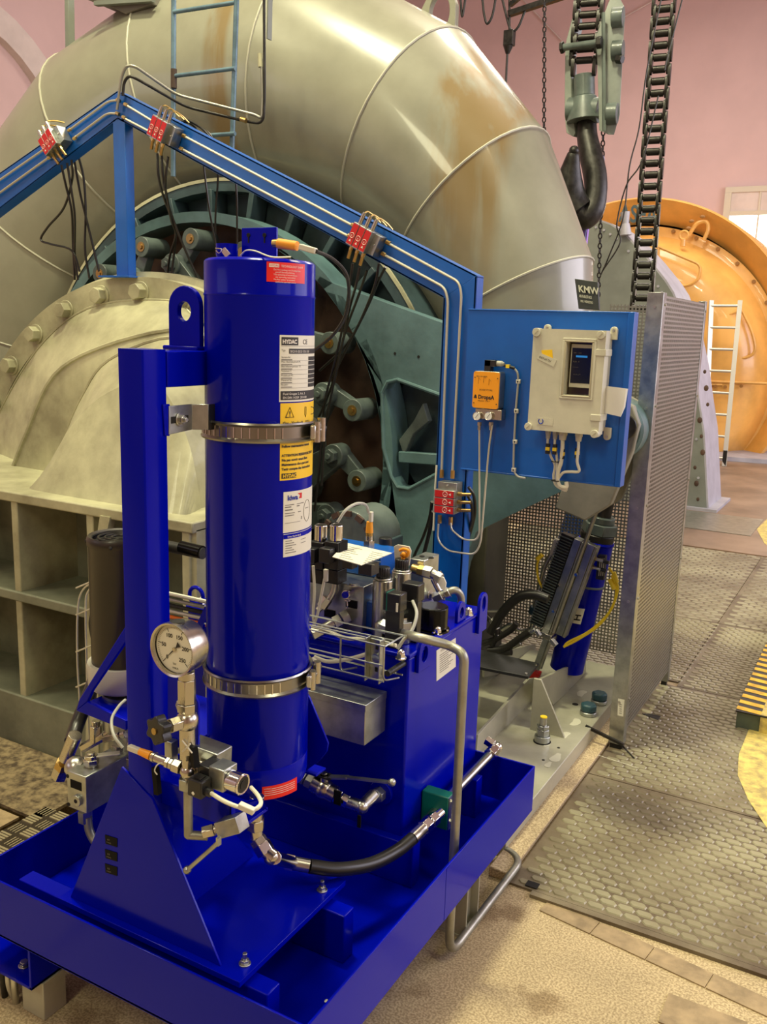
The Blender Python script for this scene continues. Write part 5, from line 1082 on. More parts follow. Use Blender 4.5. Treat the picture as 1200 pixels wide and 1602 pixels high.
# distributor blocks
def block(px, py, deg, lab, hoses, top_pipes=True):
    c = F3(px, py, -.03); t = thing('grease_distributor', lab, 'distributor', c, 'red labelled grease distributors'); a = math.radians(deg); u = V(math.cos(a), 0, math.sin(a)); v = V(-u.z, 0, u.x); n = -Y_
    B3 = lambda x, y, z=0: c+u*x+v*y+n*z
    MB().box(B3(0, 0, -.0), (.112, .075, .05), u, v, n).build('base_block', 'galv', t, bev=.001)
    for k in (-1, 0, 1):
        s = MB().box(B3(-.012+.029*k, 0, .035), (.0275, .082, .03), u, v, n).build('piston_section', 'galv', t, bev=.001)
        x0 = -.012+.029*k; MB().box(B3(x0, 0, .0506), (.0245, .074, .001), u, v, n).build('red_label', 'label_red' if 0 else 'red', s)
        m = MB(); m.torus(B3(x0, -.004, .0515), Y_, .009, .0008, 20, 4); rt = lambda p: None
        m.text('R', .009, lambda s_, t_: B3(x0-.003+s_, -.008+t_, .0515)); m.add([B3(x0-.005, -.027, .0515), B3(x0+.005, -.027, .0515), B3(x0, -.018, .0515)], [(0, 1, 2)]); m.build('label_print', 'ink_white', s)
        if top_pipes: MB().cyl(B3(x0, .04, .03), B3(x0, .078, .03), .0085, n=12).cyl(B3(x0, .076, .03), B3(x0, .084, .03), .006, n=10).build('indicator', 'nickel', t)
        MB().hexa(B3(x0, -.04, .02), B3(x0, -.058, .02), .008).cyl(B3(x0, -.056, .02), B3(x0+.002, -.09, .015), .0065, n=10).build('hose_fitting', 'brass', t)
        if top_pipes: MB().tube(rnd([B3(x0, .072, .03), B3(x0, .092, .02), B3(x0+.02, .085, -.01), B3(x0+.035, .07, -.04)], .015), .0035, 6).build('bend', 'brass', t)
    MB().ball(B3(.046, 0, .027), .004, 8).build('screw', 'chrome', t)
    for pts, r, m_ in hoses: MB().tube(spl([KY(*p) for p in pts]), r, 8).build('hose', m_, t)
    return t
HB = 'hose'
block(90, 222, 35, 'grease distributor on the left sloping beam of the blue frame', [
    ([(96, 258, 3.0), (103, 290, 3.02), (112, 330, 3.05), (114, 380, 3.1), (117, 438, 3.12)], .0052, HB), ([(105, 255, 3.0), (112, 300, 3.02), (117, 340, 3.05), (117, 400, 3.1), (122, 438, 3.12)], .0052, HB),
    ([(112, 250, 3.0), (113, 280, 3.02), (100, 325, 3.05), (75, 355, 3.06), (64, 375, 3.06), (80, 382, 3.06), (112, 392, 3.08), (125, 425, 3.1)], .0052, HB),
    ([(116, 250, 3.08), (125, 300, 3.1), (132, 330, 3.1), (143, 375, 3.1), (155, 425, 3.12)], .0052, HB), ([(123, 245, 3.08), (131, 280, 3.1), (134, 330, 3.1), (133, 390, 3.1), (140, 436, 3.12)], .0052, HB)])
block(262, 207, -27, 'grease distributor right of the frame apex, above the lifting lug', [
    ([(246, 240, 3.0), (248, 275, 3.0), (255, 305, 3.05), (266, 335, 3.1), (275, 365, 3.15), (266, 400, 3.2), (262, 430, 3.25)], .0052, HB), ([(253, 243, 3.0), (255, 275, 3.0), (262, 312, 3.05), (268, 345, 3.1), (275, 365, 3.15), (272, 400, 3.2), (268, 445, 3.2), (277, 456, 3.2)], .0052, HB),
    ([(263, 245, 3.0), (259, 280, 3.0), (260, 305, 3.05), (268, 335, 3.1), (285, 380, 3.15), (305, 425, 3.2), (320, 455, 3.2)], .0052, HB),
    ([(283, 190, 3.1), (300, 195, 3.12), (314, 215, 3.12), (320, 270, 3.12), (328, 330, 3.15), (337, 380, 3.2)], .0045, HB), ([(285, 186, 3.1), (310, 197, 3.12), (333, 218, 3.14), (341, 270, 3.15), (337, 340, 3.2), (338, 400, 3.25)], .0045, HB), ([(288, 184, 3.1), (320, 205, 3.12), (362, 260, 3.14), (370, 300, 3.15), (371, 400, 3.2)], .0045, HB)])
block(576, 376, -26, 'grease distributor on the right sloping beam, above the regulating ring', [
    ([(552, 412, 2.98), (548, 440, 3.0), (542, 480, 3.1), (530, 540, 3.2), (510, 620, 3.25), (505, 660, 3.3), (500, 730, 3.3), (492, 800, 3.3)], .0052, HB), ([(563, 418, 2.98), (556, 450, 3.0), (545, 490, 3.1), (531, 560, 3.2), (514, 640, 3.25), (508, 690, 3.3), (503, 760, 3.3)], .0052, HB),
    ([(574, 424, 2.98), (560, 465, 3.05), (540, 520, 3.15), (520, 600, 3.25), (500, 650, 3.3), (485, 680, 3.3)], .0052, HB), ([(593, 412, 3.08), (585, 450, 3.1), (560, 510, 3.2), (537, 545, 3.25), (500, 580, 3.3)], .0052, HB), ([(603, 418, 3.08), (592, 440, 3.1), (575, 480, 3.15), (545, 540, 3.2), (520, 590, 3.3)], .0052, HB)])
block(704, 777, 91, 'grease distributor low on the right hand post of the blue frame', [
    ([(676, 785, 3.0), (672, 810, 3.05), (662, 840, 3.1), (648, 870, 3.15), (640, 900, 3.2)], .006, 'rubber'), ([(678, 800, 3.0), (670, 840, 3.05), (660, 880, 3.1), (655, 910, 3.15)], .008, 'rubber'),
    ([(733, 762, 2.98), (741, 775, 3.0), (743, 800, 3.04), (738, 825, 3.06), (730, 850, 3.1)], .006, HB), ([(732, 775, 2.98), (738, 790, 3.0), (738, 815, 3.04), (730, 840, 3.06)], .006, HB)], False)
tag(MB().tube([F3(683, 728, -.01), F3(681, 760, -.012), F3(678, 830, -.012)], .004, 6).build('cable_strip', 'label_white'), 'narrow white strip hanging left of the lowest grease distributor', 'strip')
for dx, dy in ((691, 741), (708, 742), (688, 812), (705, 815)): nutp(dx, dy, Z_, .03, .0085, 'brass')
# thin pipes from the indicator down and round to the lowest distributor
tp = thing('return_tubes', 'two thin steel tubes looping from the twin gauges to the lowest distributor', 'tube', F3(740, 850))
for pts, rd in (([(750, 665), (750, 700), (750, 835), (745, 845), (725, 845), (706, 828), (705, 818)], .04), ([(770, 665), (765, 700), (752, 850), (743, 868), (700, 862), (684, 845), (686, 820)], .05)): MB().tube(rnd([F3(x, y, -.04) for x, y in pts], rd), .0036, 8).build('tube', 'alu', tp)
# ---- panel
pa = [F3(737, 484, -.0), F3(993, 487, 0), F3(973, 764, 0), F3(727, 733, 0)]
x0, x1 = pa[0].x-.006, (pa[1].x+pa[2].x)/2; z0, z1 = (pa[2].z+pa[3].z)/2, (pa[0].z+pa[1].z)/2
pn = thing('instrument_panel', 'bright blue sheet steel panel carrying the cream control box', 'panel', (x0, FY, z0))
MB().bx((x0, FY-.008, z0), (x1-.02, FY-.004, z1)).build('sheet', 'frame_blue', pn, bev=.001)
for a, b in (((x1-.02, FY-.012, z0), (x1, FY+.04, z1)), ((x0, FY-.010, z1-.006), (x1-.02, FY+.03, z1)), ((x0, FY-.010, z0), (x1-.02, FY+.03, z0+.006))): MB().bx(a, b).build('edge', 'frame_blue', pn, bev=.002)
PYF = FY-.009
def Pn(px, py, d=0): return KY(px, py, PYF-d)
# ---- cream control box
ebd = .10
e_ = [Pn(834, 514, ebd), Pn(950, 517, ebd), Pn(935, 682, ebd), Pn(826, 671, ebd)]
bx0, bx1 = (e_[0].x+e_[3].x)/2, (e_[1].x+e_[2].x)/2; bz0, bz1 = (e_[2].z+e_[3].z)/2, (e_[0].z+e_[1].z)/2
eb = thing('control_box', 'cream plastic control box with smoked window, four corner screws and cable glands', 'control box', (bx0, PYF, bz0))
MB().bx((bx0+.006, PYF-.055, bz0+.006), (bx1-.006, PYF, bz1-.006)).build('box_base', 'box_cream', eb, bev=.004)
# lid with an opening for the window
wx = [Pn(x, 600, ebd).x for x in (887, 922)]; w0, w1 = Pn(889, 535, ebd), Pn(919, 620, ebd); wz1, wz0 = w0.z, w1.z; wx0, wx1 = w0.x-.004, w1.x+.004
for k, (a, b) in enumerate((((bx0, bz0), (wx0, bz1)), ((wx1, bz0), (bx1, bz1)), ((wx0, bz0), (wx1, wz0)), ((wx0, wz1), (wx1, bz1)))): MB().bx((a[0], PYF-ebd, a[1]), (b[0], PYF-.055, b[1])).build('lid', 'box_cream', eb)
MB().bx((wx0, PYF-.06, wz0), (wx1, PYF-.056, wz1)).build('window', 'window_smoke', eb)
def frame_(x0_, x1_, z0_, z1_, t_, y0_, y1_, nm, mt_):
    for a, b in (((x0_-t_, z0_-t_), (x1_+t_, z0_)), ((x0_-t_, z1_), (x1_+t_, z1_+t_)), ((x0_-t_, z0_), (x0_, z1_)), ((x1_, z0_), (x1_+t_, z1_))): MB().bx((a[0], y0_, a[1]), (b[0], y1_, b[1])).build(nm, mt_, eb, bev=.002)
frame_(wx0, wx1, wz0, wz1, .006, PYF-ebd-.004, PYF-ebd, 'window_frame', 'box_dirty'); frame_(wx0-.006, wx1+.006, wz0-.006, wz1+.006, .007, PYF-ebd-.003, PYF-ebd, 'window_gasket', 'box_cream')
mx0, mx1 = wx0+.008, wx1-.003; mz1 = wz1-.006; mz0 = wz1-.145
MB().bx((mx0, PYF-.075, mz0), (mx1, PYF-.061, mz1)).build('module', 'label_grey', eb, bev=.001)
m = MB().bx((mx0+.004, PYF-.0765, mz0+.014), (mx1-.004, PYF-.075, mz1-.012)).build('display', 'screen', eb)
MB().bx((mx0+.018, PYF-.0775, mz1-.042), (mx1-.018, PYF-.0765, mz1-.036)).build('digits', 'screen_blue', m)
MB().text('ON  1 2 3', .006, lambda u, v: V(mx0+.01+u, PYF-.0776, mz1-.03+v)).text('RUN   II', .006, lambda u, v: V(mx0+.01+u, PYF-.0776, mz1-.058+v)).text('----------', .006, lambda u, v: V(mx0+.01+u, PYF-.0776, mz1-.075+v)).text('< > v ^', .008, lambda u, v: V(mx0+.014+u, PYF-.0776, mz1-.1+v)).build('digits', 'ink_grey', m)
for p_, r_ in (((bx0+.012, bz1-.012), .014), ((bx1-.016, bz1-.014), .013), ((bx0+.004, bz0+.01), .013), ((bx1-.012, bz0+.004), .013)): c = V(p_[0], PYF-ebd, p_[1]); MB().cyl(c-Y_*.007, c+Y_*.03, r_, n=20).build('corner_screw', 'box_cream', eb, bev=.001); MB().box(c-Y_*.0075, (.016, .001, .0025), V(.7, 0, .7), Y_).build('screw_slot', 'box_dirty', eb)
for px, py in ((857, 513), (961, 517), (950, 683)):
    c = Pn(px, py, .012); m = MB(); out = [c+V(.012*math.cos(a), -.006, .012*math.sin(a)) for a in [PI*i/8 for i in range(9)]]+[c+V(-.012, -.006, -.03), c+V(.012, -.006, -.03)]; s_ = 1 if py < 600 else -1
    out = [V(p.x, p.y, c.z+(p.z-c.z)*s_) for p in out]; m.prism(out, (0, .014, 0)).build('mounting_ear', 'box_cream', eb, bev=.002); MB().cyl(c-Y_*.008, c, .005, n=12).build('ear_screw', 'steel', eb)
for z in (bz1-.07, bz0+.055): MB().bx((bx1-.03, PYF-ebd-.003, z-.01), (bx1+.004, PYF-.03, z+.012)).build('hinge', 'box_cream', eb, bev=.002)
s_ = [Pn(840, 561, ebd+.0012), Pn(845, 552, ebd+.0012), Pn(871, 563, ebd+.0012), Pn(866, 574, ebd+.0012)]; m = MB().prism([s_[0], s_[1], s_[2], s_[3]], (0, .001, 0)).build('sticker', 'label_grey', eb); u = (s_[2]-s_[1]).normalized(); v = (s_[1]-s_[0]).normalized(); MB().text('INDUKTIV', .0095, lambda a, b: s_[0]+u*(a+.004)+v*(b+.006)-Y_*.0006, .0002).build('print', 'ink_grey', m)
s_ = [Pn(x, y, ebd+.0008) for x, y in ((847, 548), (864, 547), (865, 561), (848, 555))]; MB().prism(s_, (0, .0007, 0)).build('yellow_note', 'label_yellow', eb)
c = Pn(846, 659, ebd+.001); MB().torus(c, Y_, .008, .0018, 20, 4, a0=.6, a1=5.7).build('logo', 'ink_blue', eb); MB().bx((c.x-.013, c.y, c.z-.012), (c.x+.042, c.y+.0008, c.z+.012)).build('logo_label', 'box_cream', eb)
# cable glands and cables under the box
G = [((857, 688), .010, 'cable_grey'), ((868, 690), .010, 'cable_grey'), ((880, 690), .016, 'box_cream'), ((905, 690), .013, 'box_cream')]
gt = thing('box_cables', 'pale cables with yellow markers hanging in a loop under the control box', 'cable', Pn(880, 720, .05))
paths = [[(857, 696), (861, 712), (868, 728), (866, 745), (869, 758), (880, 766), (887, 768)], [(868, 698), (871, 715), (872, 735), (871, 750), (876, 762), (884, 768)], [(880, 700), (878, 722), (874, 735), (872, 748), (876, 760), (886, 762), (886, 754)], [(905, 700), (903, 722), (906, 737), (893, 738), (882, 739), (876, 745), (873, 752), (880, 764), (888, 766)]]
for i, (g, r, mm) in enumerate(G):
    c = Pn(g[0], g[1], .055); MB().hexa(V(c.x, c.y, bz0), V(c.x, c.y, bz0-.014), r).cyl(V(c.x, c.y, bz0-.014), V(c.x, c.y, bz0-.03), r*.85, r*.7).build('cable_gland', mm, gt)
    pts = [V(c.x, c.y, bz0-.028)]+[Pn(x, y, .05-.004*k+.006*i) for k, (x, y) in enumerate(paths[i])]; MB().tube(spl(pts), (.0045, .0045, .0068, .0048)[i], 8).build('cable', 'cable_white', gt)
    q = Pn(*((857, 702), (868, 703), (880, 710), (903, 709))[i], .055+.004); MB().box(q, (.014, .012, .012)).build('cable_marker', 'yellow', gt, bev=.001); MB().box(q+Z_*.012, (.0125, .0115, .01)).box(q-Z_*.012, (.0125, .0115, .01)).build('marker_sleeve', 'rubber', gt)
for y in (722, 752): MB().torus(Pn(869, y, .05), Z_, .013, .0018, 16, 6).build('cable_tie', 'rubber', gt)
pp = [Pn(x, y, .05) for x, y in ((953, 604), (980, 608), (976, 637), (971, 652), (951, 646))]
t = thing('folded_paper', 'folded white paper sheet stuck behind the right side of the control box', 'paper', pp[0]); MB().prism([pp[0]+V(-.02, 0, 0), pp[1], pp[2], pp[3], pp[4]+V(-.02, 0, 0)], (0, .003, 0)).build('sheet', 'paper', t); MB().prism([pp[1]-V(.003, 0, .002), pp[1]+V(.003, .008, .0), pp[2]+V(.002, .008, 0), pp[3]], (0, .002, 0)).build('sheet', 'paper', t)
# ---- orange indicator unit with twin gauges
o0, o1 = Pn(741, 580, .05), Pn(779, 641, .05)
ind = thing('grease_indicator', 'orange faced grease end switch unit with black plug, left on the blue panel', 'indicator', (o0.x, PYF, o1.z))
cx_, cz_ = (o0.x+o1.x)/2, (o0.z+o1.z)/2; w_, h_ = o1.x-o0.x, o0.z-o1.z
MB().prism([(cx_+x, PYF-.046, cz_+z) for x, z in [(sx*(w_/2-.008)+.008*math.cos(a), sz*(h_/2-.008)+.008*math.sin(a)) for sx, sz, a0 in ((1, 1, 0), (-1, 1, 90), (-1, -1, 180), (1, -1, 270)) for a in [math.radians(a0+30*i) for i in range(4)]]], (0, .046, 0)).build('housing', 'galv', ind, bev=.001)
f_ = MB().prism([(cx_+x*.98, PYF-.05, cz_+z*.98) for x, z in [(sx*(w_/2-.008)+.008*math.cos(a), sz*(h_/2-.008)+.008*math.sin(a)) for sx, sz, a0 in ((1, 1, 0), (-1, 1, 90), (-1, -1, 180), (1, -1, 270)) for a in [math.radians(a0+30*i) for i in range(4)]]], (0, .004, 0)).build('face_plate', 'orange_paint', ind)
Tx = lambda s__, size, x, z, b=.0: (lambda m: m.text(s__, size, lambda u, v: V(cx_-w_/2+x+u, PYF-.0506, cz_-h_/2+z+v), b))(MB())
Tx('DropsA', .0185, .022, .034, .0007).build('print', 'ink', f_); Tx('INVERTITORE', .008, .026, .062).build('print', 'ink', f_); Tx('REG. IN LINEA', .0065, .012, h_-.02).build('print', 'ink', f_); Tx('MILANO  ITALY', .0065, .022, .024).build('print', 'ink', f_)
m = MB(); b_ = V(cx_-w_/2, PYF-.0506, cz_-h_/2)
m.add([b_+V(.006, 0, .035), b_+V(.018, 0, .035), b_+V(.015, 0, .045), b_+V(.011, 0, .048), b_+V(.008, 0, .043)], [(0, 1, 2, 3, 4)])
for x, z in ((.02, .095), (.04, .1), (.06, .092)): m.tube([b_+V(x, 0, z-.01), b_+V(x, 0, z+.012), b_+V(x+.008, 0, z+.004)], .0004, 4)
for x, z in ((.007, h_-.022), (w_-.007, h_-.022), (.007, .018), (w_-.007, .018)): m.cyl(b_+V(x, 0, z), b_+V(x, -.001, z), .002, n=8)
m.build('print', 'ink', f_)
c = Pn(766, 573, .02); MB().bx((c.x-.012, PYF-.04, cz_+h_/2), (c.x+.012, PYF-.01, c.z+.022)).bx((c.x-.012, PYF-.04, c.z+.0), (c.x+.03, PYF-.01, c.z+.022)).build('plug', 'black_plastic', ind, bev=.002)
z_ = c.z+.011; MB().cyl((c.x+.03, PYF-.025, z_), (c.x+.048, PYF-.025, z_), .0095, n=14).cyl((c.x+.048, PYF-.025, z_), (c.x+.056, PYF-.025, z_), .009, .005).build('gland', 'cable_grey', ind)
MB().cyl(Pn(788, 571, .02), Pn(805, 576, .015), .0055, n=10).build('sleeve', 'rubber', ind); q = Pn(795, 573, .018); MB().box(q, (.013, .013, .012)).build('cable_marker', 'yellow', ind)
m = MB().bx((cx_-w_/2+.01, PYF-.04, cz_-h_/2-.038), (cx_+w_/2+.01, PYF, cz_-h_/2-.001)).build('valve_body', 'nickel', ind, bev=.002)
for px in (746, 764):
    c = Pn(px, 651, .05); g_ = MB().cyl(c, c+Y_*.02, .0155, n=28).torus(c, Y_, .0145, .0015).build('pressure_dial', 'nickel', ind); MB().cyl(c-Y_*.0012, c, .0132, n=24).build('dial_face', 'paper', g_); MB().bar(c+V(-.004, -.002, -.006), c+V(.006, -.002, .008), .0012, .0005, Y_).build('dial_hand', 'ink', g_)
    MB().hexa(c+V(.003, .02, -.022), c+V(.003, .02, -.034), .0085).cyl(c+V(.003, .02, -.03), c+V(.003, .02, -.05), .006, n=10).build('fitting', 'nickel', ind)
cb = thing('panel_cable', 'pale cable clipped down the blue panel between indicator and control box', 'cable', Pn(805, 650, 0))
MB().tube(rnd([Pn(803, 575, .012), Pn(810, 582, .012), Pn(811, 597, .01), Pn(807, 640, .01), Pn(804, 700, .01), Pn(803, 735, .01), Pn(809, 746, .01), Pn(822, 748, .01)], .03), .0038, 8).build('cable', 'cable_grey', cb)
for x, y in ((811, 597), (808, 643), (806, 691), (804, 735)): c = Pn(x, y, .008); MB().box(c, (.015, .012, .015)).build('clip', 'white_plastic', cb, bev=.002); MB().cyl(c-Y_*.007, c-Y_*.005, .003, n=8).build('clip_nail', 'ink', cb)

# ================================================================ BASE FRAME with anchor bolts, steel brackets
bs = thing('steel_base_frame', 'cream painted steel base plate with welded gussets behind the oil tank', 'base frame', (-1.3, 3.4, 0))
ZB0 = .10; XR = -.945
MB().bx((-2.0, 2.62, 0), (XR, 4.35, ZB0)).build('base_plate', 'base_grey', bs, bev=.003)
def K0(px, py, z=ZB0): return KZ(px, py, z)
# long slanted web (left-to-right bottom line 750,1130 -> 860,1080...) and gussets
wA, wB = K0(775, 1165), K0(912, 1056)
xw = -1.13
w1 = MB().prism([V(xw, K0(770, 1180).y, ZB0), KX(756, 1150, xw), KX(838, 1062, xw), KX(918, 1030, xw), V(xw, KX(918, 1056, xw).y, ZB0)], (-.012, 0, 0))
xg = KZ(842, 1120, ZB0)
gx = -1.20
# plate A: big web facing right, running away from the camera
pA_ = [V(gx, 2.62, ZB0), V(gx, 4.0, ZB0), V(gx, 4.0, ZB0+.18), V(gx, 3.35, ZB0+.22), V(gx, 2.7, ZB0+.02)]
gb = KZ(848, 1115, ZB0)
MB().prism([KX(x, y, gb.x-.08) for x, y in ((745, 1180), (748, 1150), (828, 1062), (850, 1060), (850, 1125))], (-.012, 0, 0)).build('web_plate', 'base_grey', bs, bev=.001)
p1 = K0(883, 1155); p0 = K0(838, 1128)
gY = p1.y
gtop = KY(842, 1063, gY)
MB().prism([V(gtop.x-.02, gY, ZB0), V(p1.x, gY, ZB0), V(gtop.x+.012, gY, gtop.z), V(gtop.x-.02, gY, gtop.z)], (0, .012, 0)).build('gusset', 'base_grey', bs, bev=.001)
q0 = K0(866, 1100); wx_ = K0(868, 1103).x
MB().prism([KX(x, y, wx_) for x, y in ((845, 1063), (917, 1031), (917, 1057), (866, 1103))], (-.012, 0, 0)).build('web_plate', 'base_grey', bs, bev=.001)
MB().prism([KX(x, y, wx_-.35) for x, y in ((758, 1025), (838, 1008), (840, 1040), (758, 1060))], (-.012, 0, 0)).build('web_plate', 'base_grey', bs, bev=.001)
# black top plate
tz_ = gtop.z+.0
bt = [KZ(x, y, tz_) for x, y in ((740, 1018), (843, 1042), (826, 1063), (735, 1045))]
t = thing('black_cover_plate', 'flat matt black plate lying on the base frame brackets right of the tank', 'plate', sum(bt, V(0, 0, 0))/4)
MB().prism(bt, (0, 0, .014)).build('plate', 'rubber', t, bev=.002)
for px, py in ((838, 1041), (823, 1055)): c = KZ(px, py, tz_+.014); MB().cyl(c, c+Z_*.006, .006, n=10).build('plate_screw', 'steel', t)
# anchor bolts
c = K0(848, 1160); t = thing('anchor_nut', 'tall anchor bolt with yellow tip on the cream base plate', 'bolt', c, None)
MB().cyl(c-Z_*.0, c+Z_*.002, .036, n=24).build('hole_rim', 'pit', t); MB().cyl(c+Z_*.002, c+Z_*.028, .032, n=24).build('washer', 'galv', t, bev=.002); MB().hexa(c+Z_*.028, c+Z_*.055, .027).hexa(c+Z_*.056, c+Z_*.072, .026).build('nut', 'galv', t, bev=.002); MB().cyl(c+Z_*.07, c+Z_*.105, .015, n=18).build('stud', 'steel', t); MB().cyl(c+Z_*.105, c+Z_*.109, .0145, n=18).build('painted_tip', 'yellow', t)
for px, py, lab in ((920, 1118, 'blue black hexagon nut nearer the camera on the cream base plate'), (937, 1100, 'dark hexagon nut farther from the camera on the cream base plate')):
    c = K0(px, py); t = thing('capped_nut', lab, 'bolt', c, 'capped anchor nuts'); MB().cyl(c, c+Z_*.018, .036, n=28).build('washer', 'galv', t, bev=.003); MB().hexa(c+Z_*.018, c+Z_*.052, .037).build('nut', 'blue_cap', t, bev=.008)
for px, py in ((900, 1102), (874, 1170), (850, 1189)): c = K0(px, py, ZB0); MB().cyl(c, c+Z_*.001, .014 if px == 900 else .006, n=16).build('hole', 'pit', bs)
for px, py, s_ in ((870, 1185, .05), (855, 1165, .03), (885, 1150, .04), (900, 1130, .05), (858, 1196, .03), (910, 1085, .05)):
    c = K0(px, py, ZB0+.0005); pts = [c+V(s_*.35*math.cos(a)*(1+.35*math.sin(3*a+px)), s_*math.sin(a)*(1+.2*math.cos(2*a)), 0) for a in [2*PI*i/14 for i in range(14)]]; MB().prism(pts, (0, 0, .0006)).build('primer_patch', 'label_grey', bs)
tag(MB().bar(KZ(916, 1136, .1), KZ(975, 1165, .06), .012, .012).build('loose_rod', 'dark_steel'), 'short dark rod lying across the edge of the base plate', 'rod')
tag(MB().tube([KZ(966, 1158, .02), KZ(992, 1186, .014)], .003, 6).build('wire_stub', 'dark_steel'), 'thin dark wire stub on the tread plate at the guard foot', 'wire')
tag(MB().tube([KZ(925, 1178, .03), KZ(1000, 1202, .014)], .0012, 6).build('white_wire', 'label_white'), 'thin white wire crossing the curb onto the tread plate', 'wire')
# ================================================================ MESH GUARD
GX_ = -.82; gy0, gy1, gz1 = 3.63, 4.50, 1.895
gd = thing('mesh_guard', 'tall guard of square-hole perforated sheet between angle posts', 'guard', (GX_, (gy0+gy1)/2, 0))
MB().bx((GX_-.062, gy0-.004, .03), (GX_, gy0, gz1)).bx((GX_-.004, gy0, .03), (GX_, gy0+.05, gz1)).build('corner_post', 'galv', gd, bev=.001)
MB().bx((GX_-.055, gy0, 0), (GX_-.004, gy0+.045, .06)).build('post_foot', 'dark_steel', gd)
MB().bx((GX_-.03, gy1-.03, .03), (GX_+.002, gy1+.01, gz1)).build('corner_post', 'galv', gd, bev=.001); MB().bx((GX_-.03, gy1-.03, 0), (GX_-.004, gy1, .03)).build('post_foot', 'dark_steel', gd)
def lattice(o, u, v, n, W_, H_, pt, wd, th, nm):
    m = MB(); a = 0
    while a < W_-wd: m.box(o+u*(a+wd/2)+v*(H_/2), (wd, H_, th), u, v, n); a += pt
    a = 0
    while a < H_-wd: m.box(o+u*(W_/2)+v*(a+wd/2)+n*(th*.0), (W_, wd, th*.96), u, v, n); a += pt
    return m.build(nm, 'mesh_steel', gd, kind='stuff', flat=True)
mat('mesh_steel', (.34, .33, .29), .38, metal=.85, rv=.08, vs=8)
lattice(V(GX_-.002, gy0+.03, .09), Y_, Z_, X_, gy1-gy0-.05, gz1-.10, .0175, .0072, .0025, 'perforated_sheet')
lattice(V(-1.27, gy1, .11), X_, Z_, Y_, 1.27-.02+GX_, gz1-.13, .0175, .0072, .0025, 'perforated_sheet')
lattice(V(-1.86, gy1, .11), X_, Z_, Y_, .585, .98, .0175, .0072, .0025, 'perforated_sheet')
MB().bx((-1.875, gy1-.02, 0), (-1.85, gy1+.01, 1.12)).build('end_post', 'galv', gd)
for z in (.22, .66, 1.05, 1.45, 1.84):
    c = V(GX_-.03, gy0-.004, z); MB().cyl(c-Y_*.004, c, .006, n=10).build('bolt', 'steel', gd); c = V(GX_, gy0+.03, z+.01); MB().cyl(c, c+X_*.005, .006, n=10).build('bolt', 'steel', gd)
    c = V(GX_+.002, gy1-.015, z+.01); MB().cyl(c, c+X_*.005, .006, n=10).build('bolt', 'steel', gd)
s0_ = [KY(x, y, gy0-.0052) for x, y in ((967, 1093), (977, 1095), (975, 1121), (966, 1119))]; q = MB().prism(s0_, (0, .001, 0)).build('data_sticker', 'label_white', gd, label='white sticker near the foot of the near post')
m = MB()
for k in range(5): a_ = s0_[3]+(s0_[0]-s0_[3])*(.15+.13*k)+(s0_[1]-s0_[0])*.25-Y_*.0006; b_ = a_+(s0_[1]-s0_[0])*.4; m.add([a_, b_, b_+Z_*.002, a_+Z_*.002], [(0, 1, 2, 3)])
m.build('print', 'ink_grey', q)
tag(MB().prism([KZ(x, y, .0095) for x, y in ((1005, 1117), (1015, 1117), (1034, 1121), (1030, 1127), (1012, 1121))], (0, 0, .003)).build('floor_clip', 'dark_steel'), 'dark bent metal clip on the floor beside the mesh guard', 'clip')
# ================================================================ SERVO CYLINDER
SVY = 3.95
def S3(px, py, dy=0): return KY(px, py, SVY+dy)
sv = thing('servo_cylinder', 'tilted blue servo cylinder with steel rod, black collar and H label', 'cylinder', S3(870, 1030))
a, b = S3(890, 1030), S3(932, 850); ax = (b-a).normalized()
MB().cyl(a-ax*.05, b+ax*.01, .078, n=40).torus(b+ax*.01, ax, .072, .01).build('barrel', 'blue', sv)
MB().cyl(b+ax*.012, b+ax*.05, .075, n=36).build('head', 'dark_steel', sv, bev=.004); MB().hexa(b+ax*.05, b+ax*.10, .08).cyl(b+ax*.10, b+ax*.13, .06, n=24).build('collar', 'lever_grey', sv, bev=.004)
MB().cyl(b+ax*.13, b+ax*.20, .04, n=20).build('rod', 'dark_steel', sv)
k0 = b+ax*.20
MB().torus(a+ax*.38, ax, .077, .006).build('band', 'lever_grey', sv)
# clevis and link up to the ring arm
ek = KY(985, 655, 3.56)
lk = thing('servo_link', 'worn grey link plate joining servo rod to the arm end boss', 'link', ek)
cl_ = [KY(x, y, 3.50) for x, y in ((935, 635), (965, 622), (990, 636), (1000, 665), (990, 705), (955, 790), (915, 815), (868, 795), (880, 760), (925, 700))]
MB().prism(cl_, (0, .05, 0)).build('link_plate', 'link_grey', lk, bev=.006)
MB().prism([p+V(0.0, .16, 0) for p in cl_], (0, .04, 0)).build('link_plate', 'link_grey', lk, bev=.006)
MB().cyl(KY(975, 668, 3.47), KY(975, 668, 3.72), .05, n=28).build('pin', 'dark_steel', lk, bev=.004)
c = S3(938, 785); MB().cyl(k0-ax*.0, k0+ax*.1, .036, n=20).box(k0+ax*.06, (.12, .1, .1), ax.cross(Y_), Y_, ax).build('rod_clevis', 'lever_grey', lk, bev=.004)
